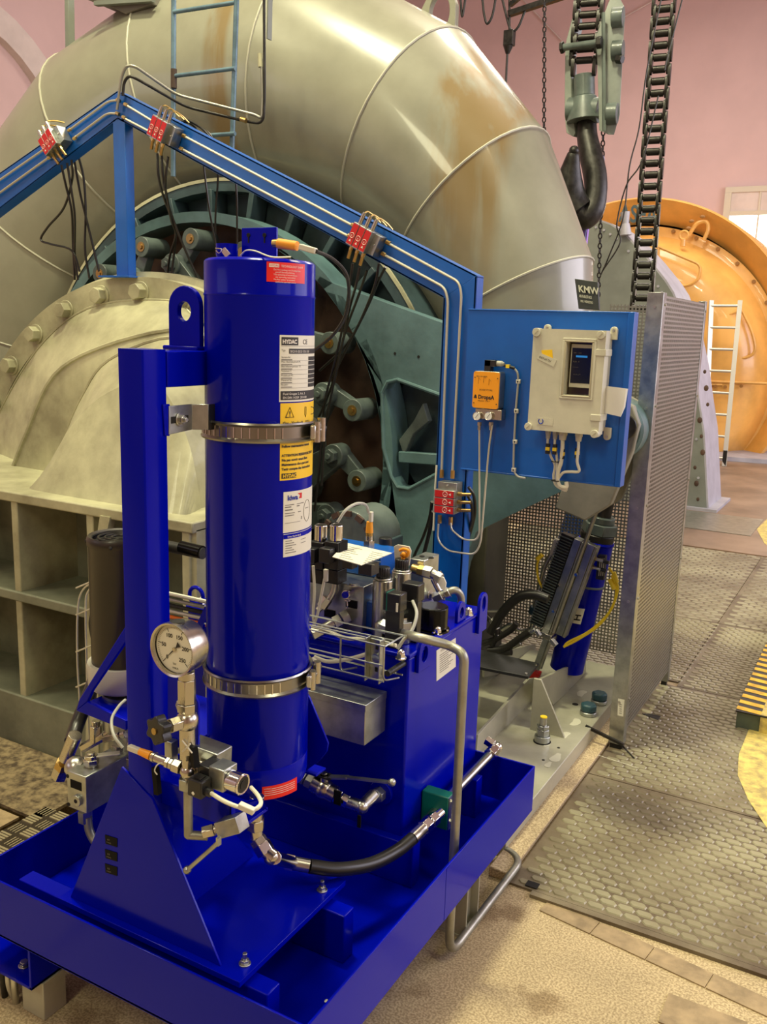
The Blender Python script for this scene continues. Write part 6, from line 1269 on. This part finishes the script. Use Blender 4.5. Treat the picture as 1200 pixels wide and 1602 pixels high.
# rail unit (position transducer) bolted along the cylinder
rl = thing('transducer_rail', 'ribbed steel rail unit strapped along the tilted servo cylinder', 'rail', S3(880, 920, -.13))
r0, r1 = S3(862, 985, -.15), S3(912, 845, -.15); rx = (r1-r0); rlen = rx.length; rx.normalize(); ru = rx.cross(-Y_).normalized()
for off, w_, th, mt_ in ((-.065, .06, .04, 'dark_steel'), (-.015, .034, .055, 'galv'), (.015, .02, .07, 'pipe_steel'), (.045, .034, .04, 'galv'), (.07, .012, .05, 'pipe_steel')): MB().bar(r0-ru*off*-1 if 0 else r0+ru*off, r1+ru*off, w_, th, ru.cross(rx)).build('rail', mt_, rl, bev=.002)
m = MB()
for k in range(34): m.box(r0+rx*(rlen*k/34)-ru*.068-Y_*.024, (.062, .004, .01), ru, rx)
m.build('cooling_ribs', 'lever_grey', rl, kind='stuff')
MB().tube([r0-rx*.18+ru*.02-Y_*.03, r1+rx*.16+ru*.02-Y_*.03], .009, 10).build('guide_rod', 'pipe_steel', rl)
MB().bar(r0-rx*.02-Y_*.02, r0+rx*.005-Y_*.02, .12, .06, ru).build('end_bracket', 'nickel', rl, bev=.002)
MB().bar(r0-rx*.2, r0-rx*.02, .05, .03, ru).build('lower_rail', 'galv', rl, bev=.002); MB().box(r0-rx*.24, (.045, .04, .05), ru, Y_).build('red_cap', 'red', rl, bev=.003)
for o_, q_ in ((.1, -.01), (.3, .03), (.22, -.03)): c = r0+rx*o_+ru*q_-Y_*.03; MB().cyl(c, c-Y_*.01, .007, n=10).build('screw', 'chrome', rl)
lp = [S3(x, y, -.10) for x, y in ((899, 951), (915, 953), (908, 977), (893, 974))]; t = MB().prism(lp, (0, .003, 0)).build('letter_plate', 'label_white', sv); u = (lp[1]-lp[0]).normalized(); v = (lp[0]-lp[3]).normalized()
MB().text('H', .045, lambda s__, t__: lp[3]+v*(s__+.012)-u*(t__-.038)-Y_*.001, .001).build('print', 'ink', t)
for k, (x0_, y0_) in enumerate(((932, 874), (928, 887))):
    a_, b_ = S3(x0_-12, y0_-3, -.14), S3(x0_+12, y0_+4, -.14); s_ = thing('proximity_switch', ('upper', 'lower')[k]+' of two steel proximity switches beside the servo cylinder', 'switch', a_, 'switches on the servo cylinder'); MB().cyl(a_, b_, .007, n=12).build('switch_body', 'steel', s_); MB().hexa(a_*.5+b_*.5, a_*.45+b_*.55, .011).build('switch_nut', 'brass', s_); MB().cyl(b_, b_+(b_-a_)*.35, .009, n=12).build('switch_end', 'black_plastic', s_)
for k, pts in enumerate((((953, 888), (963, 905), (966, 925), (955, 955), (935, 980), (905, 1000), (882, 1012)), ((957, 900), (964, 920), (960, 945), (945, 968), (918, 990), (890, 1004), (882, 1012)), ((850, 868), (841, 880), (842, 905), (852, 925), (856, 932)))):
    tag(MB().tube(spl([S3(x, y, -.16) for x, y in pts]), .0055, 8).build('sensor_lead', 'yellow'), ('outer yellow lead curving right of the servo cylinder', 'inner yellow lead curving right of the servo cylinder', 'short yellow lead left of the ribbed rail')[k], 'cable', 'yellow sensor leads')
for k, (x, y, dx, dy_) in enumerate(((960, 895, 5, 16), (954, 906, 7, 16), (848, 868, -8, 7))):
    a_, b_ = S3(x, y, -.165), S3(x+dx, y+dy_, -.165); tag(MB().cyl(a_, b_, .010, n=12).build('yellow_plug', 'yellow'), ('upper yellow plug by the black switch block', 'lower yellow plug by the black switch block', 'yellow plug left of the ribbed rail')[k], 'plug')
m = thing('black_switch_block', 'black finned terminal block right of the servo cylinder', 'terminal block', S3(942, 890, -.12)); MB().box(S3(941, 887, -.12), (.035, .03, .11)).build('body', 'black_plastic', m, bev=.002)
for k in range(3): MB().box(S3(938+3*k, 887, -.137), (.003, .003, .08)).build('slot', 'label_grey', m)
# small pipework to the left of the servo
t = thing('servo_pipework', 'thin bent steel pipe with white tee beside the ribbed rail', 'pipe', S3(850, 900, -.1))
MB().tube(rnd([S3(872, 850, -.12), S3(865, 862, -.12), S3(852, 885, -.12), S3(836, 955, -.12)], .05), .011, 10).build('pipe', 'steel', t); MB().cyl(S3(868, 846, -.12), S3(888, 852, -.12), .014, n=12).cyl(S3(870, 846, -.12), S3(864, 868, -.12), .014, n=12).build('tee', 'white_plastic', t)
MB().hexa(S3(832, 960, -.12), S3(836, 950, -.12), .02).cyl(S3(832, 958, -.12), S3(848, 950, -.12), .012).build('union', 'blue_cap', t, bev=.001); MB().tube(rnd([S3(834, 965, -.12), S3(832, 985, -.12), S3(815, 988, -.12), S3(800, 975, -.12), S3(785, 985, -.12)], .04), .01, 10).build('pipe', 'steel', t)
for k, (pts, r, mm) in enumerate(((((768, 990), (785, 960), (810, 935), (835, 930), (858, 937)), .022, 'hose'), (((752, 1008), (775, 1000), (800, 985), (808, 975)), .014, 'hose'), (((765, 1018), (790, 1015), (815, 998), (830, 988)), .018, 'hose'), (((758, 1025), (775, 1022), (800, 1020)), .016, 'hose'), (((755, 958), (772, 975), (778, 990), (770, 1010)), .014, 'hose'))):
    tag(MB().tube(spl([S3(x, y, -.3) for x, y in pts]), r, 12).build('rubber_hose', mm), ('thick black hose arching left of the servo cylinder', 'thin black hose between tank corner and steel union', 'black hose with steel end below the blue union', 'black hose lying lowest behind the black plate', 'black hose stub by the tank lifting eye')[k], 'hose')
t = thing('hose_couplings', 'cluster of bright steel hose couplings between tank corner and servo', 'fitting', S3(775, 975, -.3))
for x, y, x2, y2, r in ((768, 968, 778, 985, .016), (772, 985, 782, 998, .014), (785, 962, 775, 980, .013), (838, 985, 828, 990, .013), (838, 985, 845, 995, .012), (815, 1005, 800, 1012, .013), (862, 1000, 870, 1010, .015)): MB().hexa(S3(x, y, -.3), S3(x2, y2, -.3), r).build('coupling', 'steel', t, bev=.002)
MB().tube([S3(760, 956, -.3), S3(782, 956, -.3)], .006, 8).build('rod', 'steel', t)
# blue bracket behind, seen through and above the back sheet
t = thing('blue_cross_beam', 'bright blue beam behind the perforated sheet near the servo link', 'beam', KY(900, 820, 4.75)); MB().prism([KY(x, y, 4.62) for x, y in ((905, 755), (925, 755), (925, 800), (905, 850), (870, 850), (885, 800))], (0, .05, 0)).build('beam', 'frame_blue', t, bev=.003)
MB().bx((KY(905, 755, 4.7).x-.05, 4.66, 0), (KY(905, 755, 4.7).x+.05, 4.72, KY(905, 755, 4.7).z-.2)).build('leg', 'frame_blue', t)
# ================================================================ YELLOW EDGED STEP
x0_ = KZ(1150, 1140, 0); t = thing('hazard_step', 'low green step with a yellow and black striped edge at the right border', 'step', (x0_.x, x0_.y, 0))
e0_, e1_ = KZ(1150, 1100, .09), KZ(1200, 1010, .09); xs = x0_.x; ys = x0_.y; zst = .09
ys_end = ys+1.6; sk = .0
MB().bx((xs, ys, 0), (xs+.9, ys+2.2, zst-.006)).build('step_body', 'step_green', t, bev=.003)
MB().bx((xs-.006, ys-.008, zst-.006), (xs+.9, ys+2.2, zst)).build('tread', 'dark_steel', t, bev=.001)
for k in range(26): MB().add([V(xs-.006, ys+.015+.082*k, zst+.001), V(xs+.10, ys+.0+.082*k, zst+.001), V(xs+.10, ys+.042+.082*k, zst+.001), V(xs-.006, ys+.057+.082*k, zst+.001)], [(0, 1, 2, 3)]).build('stripe', 'hazard_yellow', t)
MB().bx((xs+.10, ys, zst), (xs+.9, ys+2.2, zst+.0015)).build('painted_field', 'paint_yellow', t); MB().bx((xs+.10, ys-.0095, 0), (xs+.9, ys-.008, zst-.006)).build('painted_field', 'paint_yellow', t)
# ================================================================ HOIST: hook block, chains
HYD = 5.6
def Hd(px, py, dy=0): return KY(px, py, HYD+dy)
hk = thing('hook_block', 'dark forged crane hook in a grey side plate hook block', 'hook', Hd(912, 150))
A = [Hd(x, y, -.05) for x, y in ((958, 0), (967, 10), (966, 100), (952, 211), (934, 205), (934, 60))]
B = [Hd(x, y, -.06) for x, y in ((952, -5), (934, 60), (934, 205), (942, 208), (943, 60), (957, 5))]
MB().prism([Hd(x, y, -.02) for x, y in ((957, -10), (968, 10), (968, 40), (961, 180), (952, 211), (937, 204), (933, 55), (940, 35))], V(.03, .015, 0)).build('side_plate', 'crane_grey', hk, bev=.003)
MB().prism([Hd(x, y, -.06) for x, y in ((941, 20), (945, 20), (946, 205), (942, 205))], V(.01, -.01, 0)).build('plate_strip', 'lever_grey', hk)
MB().prism([Hd(x, y, .02) for x, y in ((900, 10), (884, 70), (883, 180), (886, 208), (897, 214), (900, 208), (894, 170), (893, 80), (903, 40))], V(.02, .05, 0)).build('side_plate', 'crane_grey', hk, bev=.003)
for y, r in ((27, .06), (79, .06), (178, .065)): c = Hd(963 if y < 100 else 954, y, -.03); MB().cyl(c-V(.02, 0, 0), c+V(.045, .007, 0), r*.9, n=28).build('axle_end', 'lever_grey', hk, bev=.004)
for x0_, y0_, x1_, y1_ in ((877, 75, 935, 67),): MB().cyl(Hd(x0_, y0_, -.05), Hd(x1_, y1_, -.09), .02, n=14).build('cross_bolt', 'lever_grey', hk); MB().hexa(Hd(877, 75, -.05), Hd(882, 74, -.05), .035).hexa(Hd(934, 67, -.09), Hd(942, 66, -.09), .035).build('bolt_nut', 'dark_steel', hk, bev=.003)
MB().hexa(Hd(965, 92, -.05), Hd(974, 93, -.06), .026).build('bolt_nut', 'dark_steel', hk, bev=.003)
hc_ = lambda y: Hd(914+(y-130)*.02, y, .03)
MB().cyl(hc_(118), hc_(152), .062, n=28).cyl(hc_(152), hc_(190), .07, .11, n=32).build('swivel', 'lever_grey', hk, bev=.004)
MB().cyl(Hd(890, 172, .03), Hd(938, 172, .03), .07, n=24).build('trunnion', 'lever_grey', hk)
# hook: tapered bent bar
HP = [((918, 185), .10), ((919, 215), .11), ((925, 245), .125), ((931, 275), .125), ((932, 303), .12), ((926, 328), .13), ((913, 340), .135), ((900, 330), .125), ((892, 308), .11), ((891, 283), .09), ((894, 258), .06), ((898, 236), .035)]
pts = spl([Hd(*p[0], .05-.25*(i/11)) for i, p in enumerate(HP)], 5); rs = []
for i in range(len(HP)-1):
    for j in range(5): rs.append(HP[i][1]+(HP[i+1][1]-HP[i][1])*j/5)
rs = [r*(1.0 if i < 35 else 1.55) for i, r in enumerate(rs)]; rs.append(HP[-1][1]); MB().tube(pts, [r*.56 for r in rs], 18).ball(pts[-1], .03, 12).build('hook', 'dark_steel', hk)
MB().prism([Hd(x, y, .05) for x, y in ((937, 232), (943, 245), (944, 275), (936, 310), (925, 335), (938, 290))], (0, .04, 0)).build('hook_backing', 'lilac_blue', hk, bev=.002)
t = thing('sling', 'violet textile sling hanging from the crane hook', 'sling', Hd(915, 340)); MB().prism([Hd(x, y, .0) for x, y in ((919, 303), (926, 304), (922, 335), (915, 400), (908, 400), (912, 340))], (0, .03, 0)).build('strap', 'sling', t, bev=.003); MB().prism([Hd(x, y, -.02) for x, y in ((922, 310), (925, 311), (918, 350), (912, 400), (911, 400))], (0, .01, 0)).build('strap_edge', 'lilac_blue', t)
# heavy roller chains: every plate pair and pin is its own link
def roller(t, p0, p1, w_, pitch, pr):
    d = (p1-p0); L_ = d.length; d.normalize(); s = V(.93, .12, 0); s = (s-d*s.dot(d)).normalized(); n = s.cross(d); k = int(L_/pitch)
    proto = {}
    for i in range(k):
        c = p0+d*(pitch*(i+.5)); odd = i % 2; key = odd
        if key not in proto:
            m = MB(); ww = w_*(.5 if odd else .39)
            for sg in (-1, 1):
                pts = [c+s*(sg*ww)+d*(a*pitch*.5+pr*math.cos(q)*(1 if a > 0 else -1)*1.0)+n*(pr*math.sin(q)*(1 if a > 0 else -1)) for a in (1, -1) for q in [math.radians(-80+40*j) for j in range(5)]]
                m.prism(pts, s*(w_*.15*sg))
            m.cyl(c+d*pitch*.5-s*w_*.58, c+d*pitch*.5+s*w_*.58, pr*.42, n=10); m.cyl(c+d*pitch*.5-s*w_*.34, c+d*pitch*.5+s*w_*.34, pr*.74, n=12)
            o = m.build('chain_link', 'chain_black', t); proto[key] = (o, c)
        else: o, c0_ = proto[key]; q = o.copy(); COL.objects.link(q); q.location = o.location+(c-c0_)
ch = thing('roller_chain', 'heavy dark roller chain hanging behind the mesh guard', 'chain', Hd(1000, 480, -.3))
roller(ch, Hd(1002, 500, -.3), Hd(1041, -20, -.3), .095, .060, .0275)
ch = thing('roller_chain', 'heavy dark roller chain running up out of the hook block', 'chain', Hd(914, 110))
roller(ch, Hd(913, 112, .0), Hd(925, -30, .0), .135, .062, .028)
# thin chains and wires
def linkchain(p0, p1, lab, pitch=.026, r=.0032):
    t = thing('hand_chain', lab, 'chain', p1); d = p1-p0; L_ = d.length; d.normalize(); k = min(295, int(L_/pitch)); proto = {}
    for i in range(k):
        c = p0+d*(pitch*i)
        if i % 2 not in proto:
            s = X_ if i % 2 else Y_; s = (s-d*s.dot(d)).normalized(); m = MB(); pts = [c+d*(pitch*.42*math.sin(a)*1.35)+s*(pitch*.36*math.cos(a)) for a in [2*PI*j/8 for j in range(8)]]
            m.tube(pts+[pts[0]], r, 4, cap=False); proto[i % 2] = (m.build('chain_link', 'dark_steel', t), c)
        else: o, c0_ = proto[i % 2]; q = o.copy(); COL.objects.link(q); q.location = o.location+(c-c0_)
linkchain(Hd(852, -10, .3), Hd(851, 226, .3), 'thin hand chain hanging alone left of the hook block', .03, .0045)
linkchain(Hd(948, 60, .02), Hd(936, 470, .3), 'thin hand chain hanging below the hook block', .03, .0045)
for k, (pts, lab) in enumerate(((((1067, 0), (1044, 90), (1040, 110)), 'thin wire right of the heavy chain, reaching the ceiling'), (((1034, 0), (1012, 110), (1000, 200), (985, 260), (975, 340), (953, 400), (940, 430)), 'long thin wire crossing in front of the chain'), (((1030, 150), (1005, 250), (980, 290), (965, 350), (970, 380), (942, 425)), 'thin slack wire ending at the hand chain'))):
    tag(MB().tube(spl([Hd(x, y, -.5) for x, y in pts]), .004, 6).build('wire', 'dark_steel'), lab, 'wire')
# pendant controls and festoon cables high left of the hook
HB_ = 9.0
t = thing('festoon_cable', 'black festoon cable hanging in loops from the dark rail at the top', 'cable', KY(740, 20, HB_))
MB().tube(spl([KY(x, y, HB_) for x, y in ((718, -20), (721, 5), (723, 26), (727, 5), (731, -20))]), .012, 8).build('cable', 'rubber', t); MB().tube(spl([KY(x, y, HB_) for x, y in ((754, -10), (757, 20), (762, 37), (770, 25), (776, -5))]), .012, 8).build('cable', 'rubber', t)
MB().tube(spl([KY(x, y, HB_) for x, y in ((785, -5), (791, 20), (797, 42), (803, 49), (812, 40), (822, 15))]), .012, 8).build('cable', 'rubber', t)
t = thing('dark_rail', 'dark steel rail crossing the top edge left of the hook', 'rail', KY(830, 10, HB_)); MB().bar(KY(796, 22, HB_), KY(900, -12, HB_), .06, .05).bar(KY(798, 8, HB_), KY(815, -6, HB_), .04, .04).build('rail', 'dark_steel', t)
t = thing('pendant_control', 'dark pendant control box hanging on a cable left of the hand chain', 'pendant', KY(797, 60, HB_)); MB().box(KY(797, 60, HB_), (.10, .08, .14)).build('box', 'dark_steel', t, bev=.006); MB().cyl(KY(795, 72, HB_), KY(794, 84, HB_), .05, .02, n=12).build('cone', 'dark_steel', t)
MB().tube([KY(794, 80, HB_), KY(790, 160, HB_)], .012, 8).build('cable', 'rubber', t); MB().tube([KY(797, 50, HB_), KY(797, -20, HB_)], .012, 8).build('cable', 'rubber', t)
t = thing('wall_bracket', 'small dark angular bracket peeping out above the casing edge', 'bracket', KY(815, 175, 7.0)); MB().prism([KY(x, y, 7.0) for x, y in ((800, 168), (808, 168), (821, 178), (808, 184))], (0, .06, 0)).build('plate', 'dark_steel', t)
t = thing('green_connector', 'green connector with dark cable on top of the casing at the upper edge', 'connector', KY(618, 5, 4.4)); MB().box(KY(614, 0, 4.4), (.09, .06, .05)).build('body', 'green_clamp', t, bev=.004); MB().tube(spl([KY(618, 2, 4.4), KY(626, 12, 4.4), KY(628, 26, 4.4)]), .008, 8).build('cable', 'rubber', t); MB().tube(spl([KY(608, 0, 4.4), KY(612, 30, 4.42)]), .02, 8).build('stub', 'galv', t)
# ================================================================ BLUE LADDER on the casing, hanger rods
ld = thing('blue_ladder', 'pale blue steel ladder leaning on the spiral casing at the top', 'ladder', KY(320, 150, 3.35))
LY = 3.3
for px0, py0, px1, py1 in ((272, -60, 271, 276), (372, -60, 363, 236)): MB().cyl(KY(px0, py0, LY), KY(px1, py1, LY+.02), .0115, n=14).build('rail', 'ladder_blue', ld)
for y0_, y1_ in ((19, 4), (119, 107), (216, 209), (-75, -90)): MB().cyl(KY(272, y0_, LY), KY(368, y1_, LY), .009, n=12).build('rung', 'ladder_blue', ld)
MB().cyl(KY(272, 108, LY), KY(272, 138, LY+.0), .0135, n=14).build('rust_sleeve', 'rust', ld)
t = thing('hanger_rod', 'flat grey hanger rod meeting the casing at the upper left', 'rod', KY(109, 40, 4.0)); MB().bar(KY(108, -40, 3.9), KY(110, 92, 3.9), .045, .03).build('rod', 'shield_grey', t, bev=.003)
t = thing('hanger_rod', 'short pale flat strip hanging at the top right of the ladder', 'rod', KY(422, 30, 3.4)); MB().bar(KY(423, -30, 3.35), KY(421, 62, 3.35), .03, .006, X_).build('rod', 'shield_grey', t)
t = thing('grey_walkway', 'dark grey walkway edge above the casing at the upper left', 'walkway', KY(200, 0, 3.7)); MB().prism([KY(x, y, 3.7) for x, y in ((125, -30), (128, -4), (160, 4), (196, 22), (238, 6), (236, -30))], (0, .3, 0)).build('deck', 'ink_grey', t, bev=.004)
MB().bar(KY(150, 6, 3.68), KY(240, 0, 3.68), .03, .02).build('edge_rail', 'shield_grey', t)
# ================================================================ SHIELD, GENERATOR, LADDER in the distance
WY = 9.5
t = thing('coupling_shield', 'big round grey green sheet steel shield with pale rim behind the mesh guard', 'guard', (-3.6, WY, 0))
fp = [KY(x, y, WY) for x, y in ((860, 338), (900, 336), (930, 343), (955, 352), (975, 365), (1012, 405), (1040, 440), (1052, 459), (1072, 515), (1085, 575), (1092, 627), (1100, 680), (1106, 802))]; fp[-1].z = 0
fp = [V(-4.6, WY, 0), V(-4.6, WY, fp[0].z-.3)]+fp
MB().prism(fp, (0, .01, 0)).build('face_sheet', 'shield_grey', t)
n_ = len(fp)-2; A_ = fp[2:]; m = MB(); m.add(A_+[p+V(0, .75, 0) for p in A_]+[p+V(.015, 0, .012) for p in A_]+[p+V(.015, .75, .012) for p in A_], [(i+2*n_, i+1+2*n_, i+1+3*n_, i+3*n_) for i in range(n_-1)]+[(i, i+n_, i+1+n_, i+1) for i in range(n_-1)]+[(i, i+1, i+1+2*n_, i+2*n_) for i in range(n_-1)]); m.build('rim', 'shield_rim', t)
MB().bx((fp[-1].x-.6, WY-.06, .01), (fp[-1].x+.1, WY+.8, .04)).build('foot_flange', 'shield_rim', t)
for i in range(3, len(fp)-1):
    for f_ in (.0, .5):
        c = fp[i]*(1-f_)+fp[i+1]*f_+V(-.06, -.004, -.05); MB().cyl(c, c-Y_*.01, .013, n=8).build('rivet', 'shield_rim', t)
for k in range(9):
    c = V(fp[-1].x-.10-.03*(k % 3), WY-.003, .12+.16*k); MB().ball(c, .016+.008*(k % 2), 8, (1, .2, 1.3)).build('rust_spot', 'rust', t)
pf = [fp[-1]]*4
t2 = tag(MB().bx((pf[2].x-.2, 8.5, .008), (pf[2].x+.55, 9.38, .016)).build('floor_hatch', 'pipe_steel', kind=None), 'pale metal floor hatch in front of the round shield', 'hatch')
# generator
GY2 = 14.0; gX, gZ = -3.72, 1.2
ge = thing('generator', 'large orange yellow round generator end shield with rivets and lettering', 'generator', (gX, GY2, 0))
Rg = 2.46
MB().lathe([(Rg-.03, -.06), (Rg, .0), (Rg, 3.2), (0, 3.2)], (gX, GY2+.5, gZ+.13), Y_, 110, hint=Z_).build('stator_drum', 'yellow_gen', ge)
MB().lathe([(Rg-.03, -.06), (2.15, .25), (2.1, .3)], (gX, GY2+.5, gZ+.13), Y_, 110, hint=Z_).build('outer_cone', 'yellow_gen', ge)
MB().lathe([(2.24, .42), (2.24, .38), (2.16, .38), (2.10, .36), (2.02, .22), (1.95, .02), (1.86, -.12), (1.7, -.2), (1.5, -.22), (1.2, -.2), (.6, -.16), (0, -.16)], (gX, GY2+.32, gZ-.05), Y_, 110, hint=Z_).build('end_bell', 'yellow_gen', ge)
gC = V(gX, GY2+.32, gZ-.05)
for k in range(17):
    a = math.radians(12+9.5*k); c = gC+V(2.2*math.sin(a), .37, 2.2*math.cos(a)); MB().hexa(c, c-Y_*.03, .03).build('rim_bolt', 'gen_dark', ge)
# inspection panels as raised rims
def rimpanel(pts, y): MB().tube(rnd([KY(px, py, y) for px, py in pts+[pts[0]]], .25), .022, 8, cap=False).build('panel_rim', 'yellow_gen', ge)
yf_ = GY2+.32-.22
rimpanel([(1030, 386), (1098, 415), (1092, 438), (1075, 448), (1030, 440)], yf_); rimpanel([(1160, 484), (1178, 520), (1184, 555), (1150, 564), (1122, 500)], yf_+.06)
MB().tube([KY(1110, 597, yf_), KY(1200, 600, yf_)], .02, 8).build('joint_flange', 'yellow_gen', ge); MB().tube([KY(1030, 600, yf_), KY(1130, 602, yf_)], .02, 8).build('joint_flange', 'yellow_gen', ge)
for px, py in ((1120, 604), (1135, 605), (1160, 604)): c = KY(px, py, yf_-.02); MB().cyl(c, c-Y_*.03, .025, n=8).build('joint_bolt', 'gen_dark', ge)
yo = GY2+.62
m = MB().tube(rnd([KY(1078, 368, yo-.1), KY(1090, 348, yo-.1), KY(1106, 346, yo-.1), KY(1109, 358, yo-.1), KY(1101, 376, yo-.1)], .2), .03, 8).build('handle', 'yellow_gen', ge)
c = KY(1070, 368, yo-.25); MB().torus(c, Y_, .06, .02, 20, 8).cyl(c-Z_*.06, c-Z_*.16, .04, n=12).build('lifting_ring', 'yellow_gen', ge)
a_ = KY(968, 346, GY2+.40)
MB().text('ASEA', .35, lambda u, v: a_+V(u*.72, 0, v)-Z_*(.06*u), .008).build('lettering', 'ink_teal', ge)
for px, py in ((1082, 346), (1099, 339), (1077, 357)): c = KY(px, py, yo-.16); MB().ball(c, .035, 8, (1.2, .2, .7)).build('oil_spot', 'gen_dark', ge)
MB().bx((gX-1.9, GY2+.9, 0), (gX+1.7, GY2+3.4, .5)).build('foundation', 'gen_dark', ge)
tl = thing('alu_ladder', 'aluminium ladder leaning against the orange yellow generator', 'ladder', KZ(1133, 727, 0))
lyt, lyb = 13.45, 13.1
R0, R1 = KY(1133, 727, lyb), KY(1158, 470, lyt); L0, L1 = KY(1102, 727, lyb), KY(1113, 470, lyt)
R0.z = L0.z = .01
for a, b in ((R0, R1), (L0, L1)): MB().bar(a, b, .06, .03).build('stile', 'alu', tl)
for k in range(8): f_ = (k+.35)/7.6; MB().cyl(L0+(L1-L0)*f_, R0+(R1-R0)*f_, .018, n=10).build('rung', 'alu', tl)
MB().box(R0+(R1-R0)*.04, (.05, .05, .25)).build('rubber_foot', 'rubber', tl)
tag(MB().prism([KZ(x, y, .012) for x, y in ((1095, 708), (1230, 700), (1230, 728), (1095, 718))], (0, 0, .06)).build('plinth', 'shield_rim'), 'pale plinth strip under the generator at the right', 'plinth')
# second little bracket with gauge clamp near shield top
tag(MB().cyl(KY(979, 350, WY-.05), KY(979, 368, WY-.05), .04, .06, n=12).cyl(KY(978, 332, WY-.05), KY(979, 350, WY-.05), .05, .03, n=12).build('grease_cup', 'shield_rim'), 'small pale fitting on top of the round shield', 'fitting')
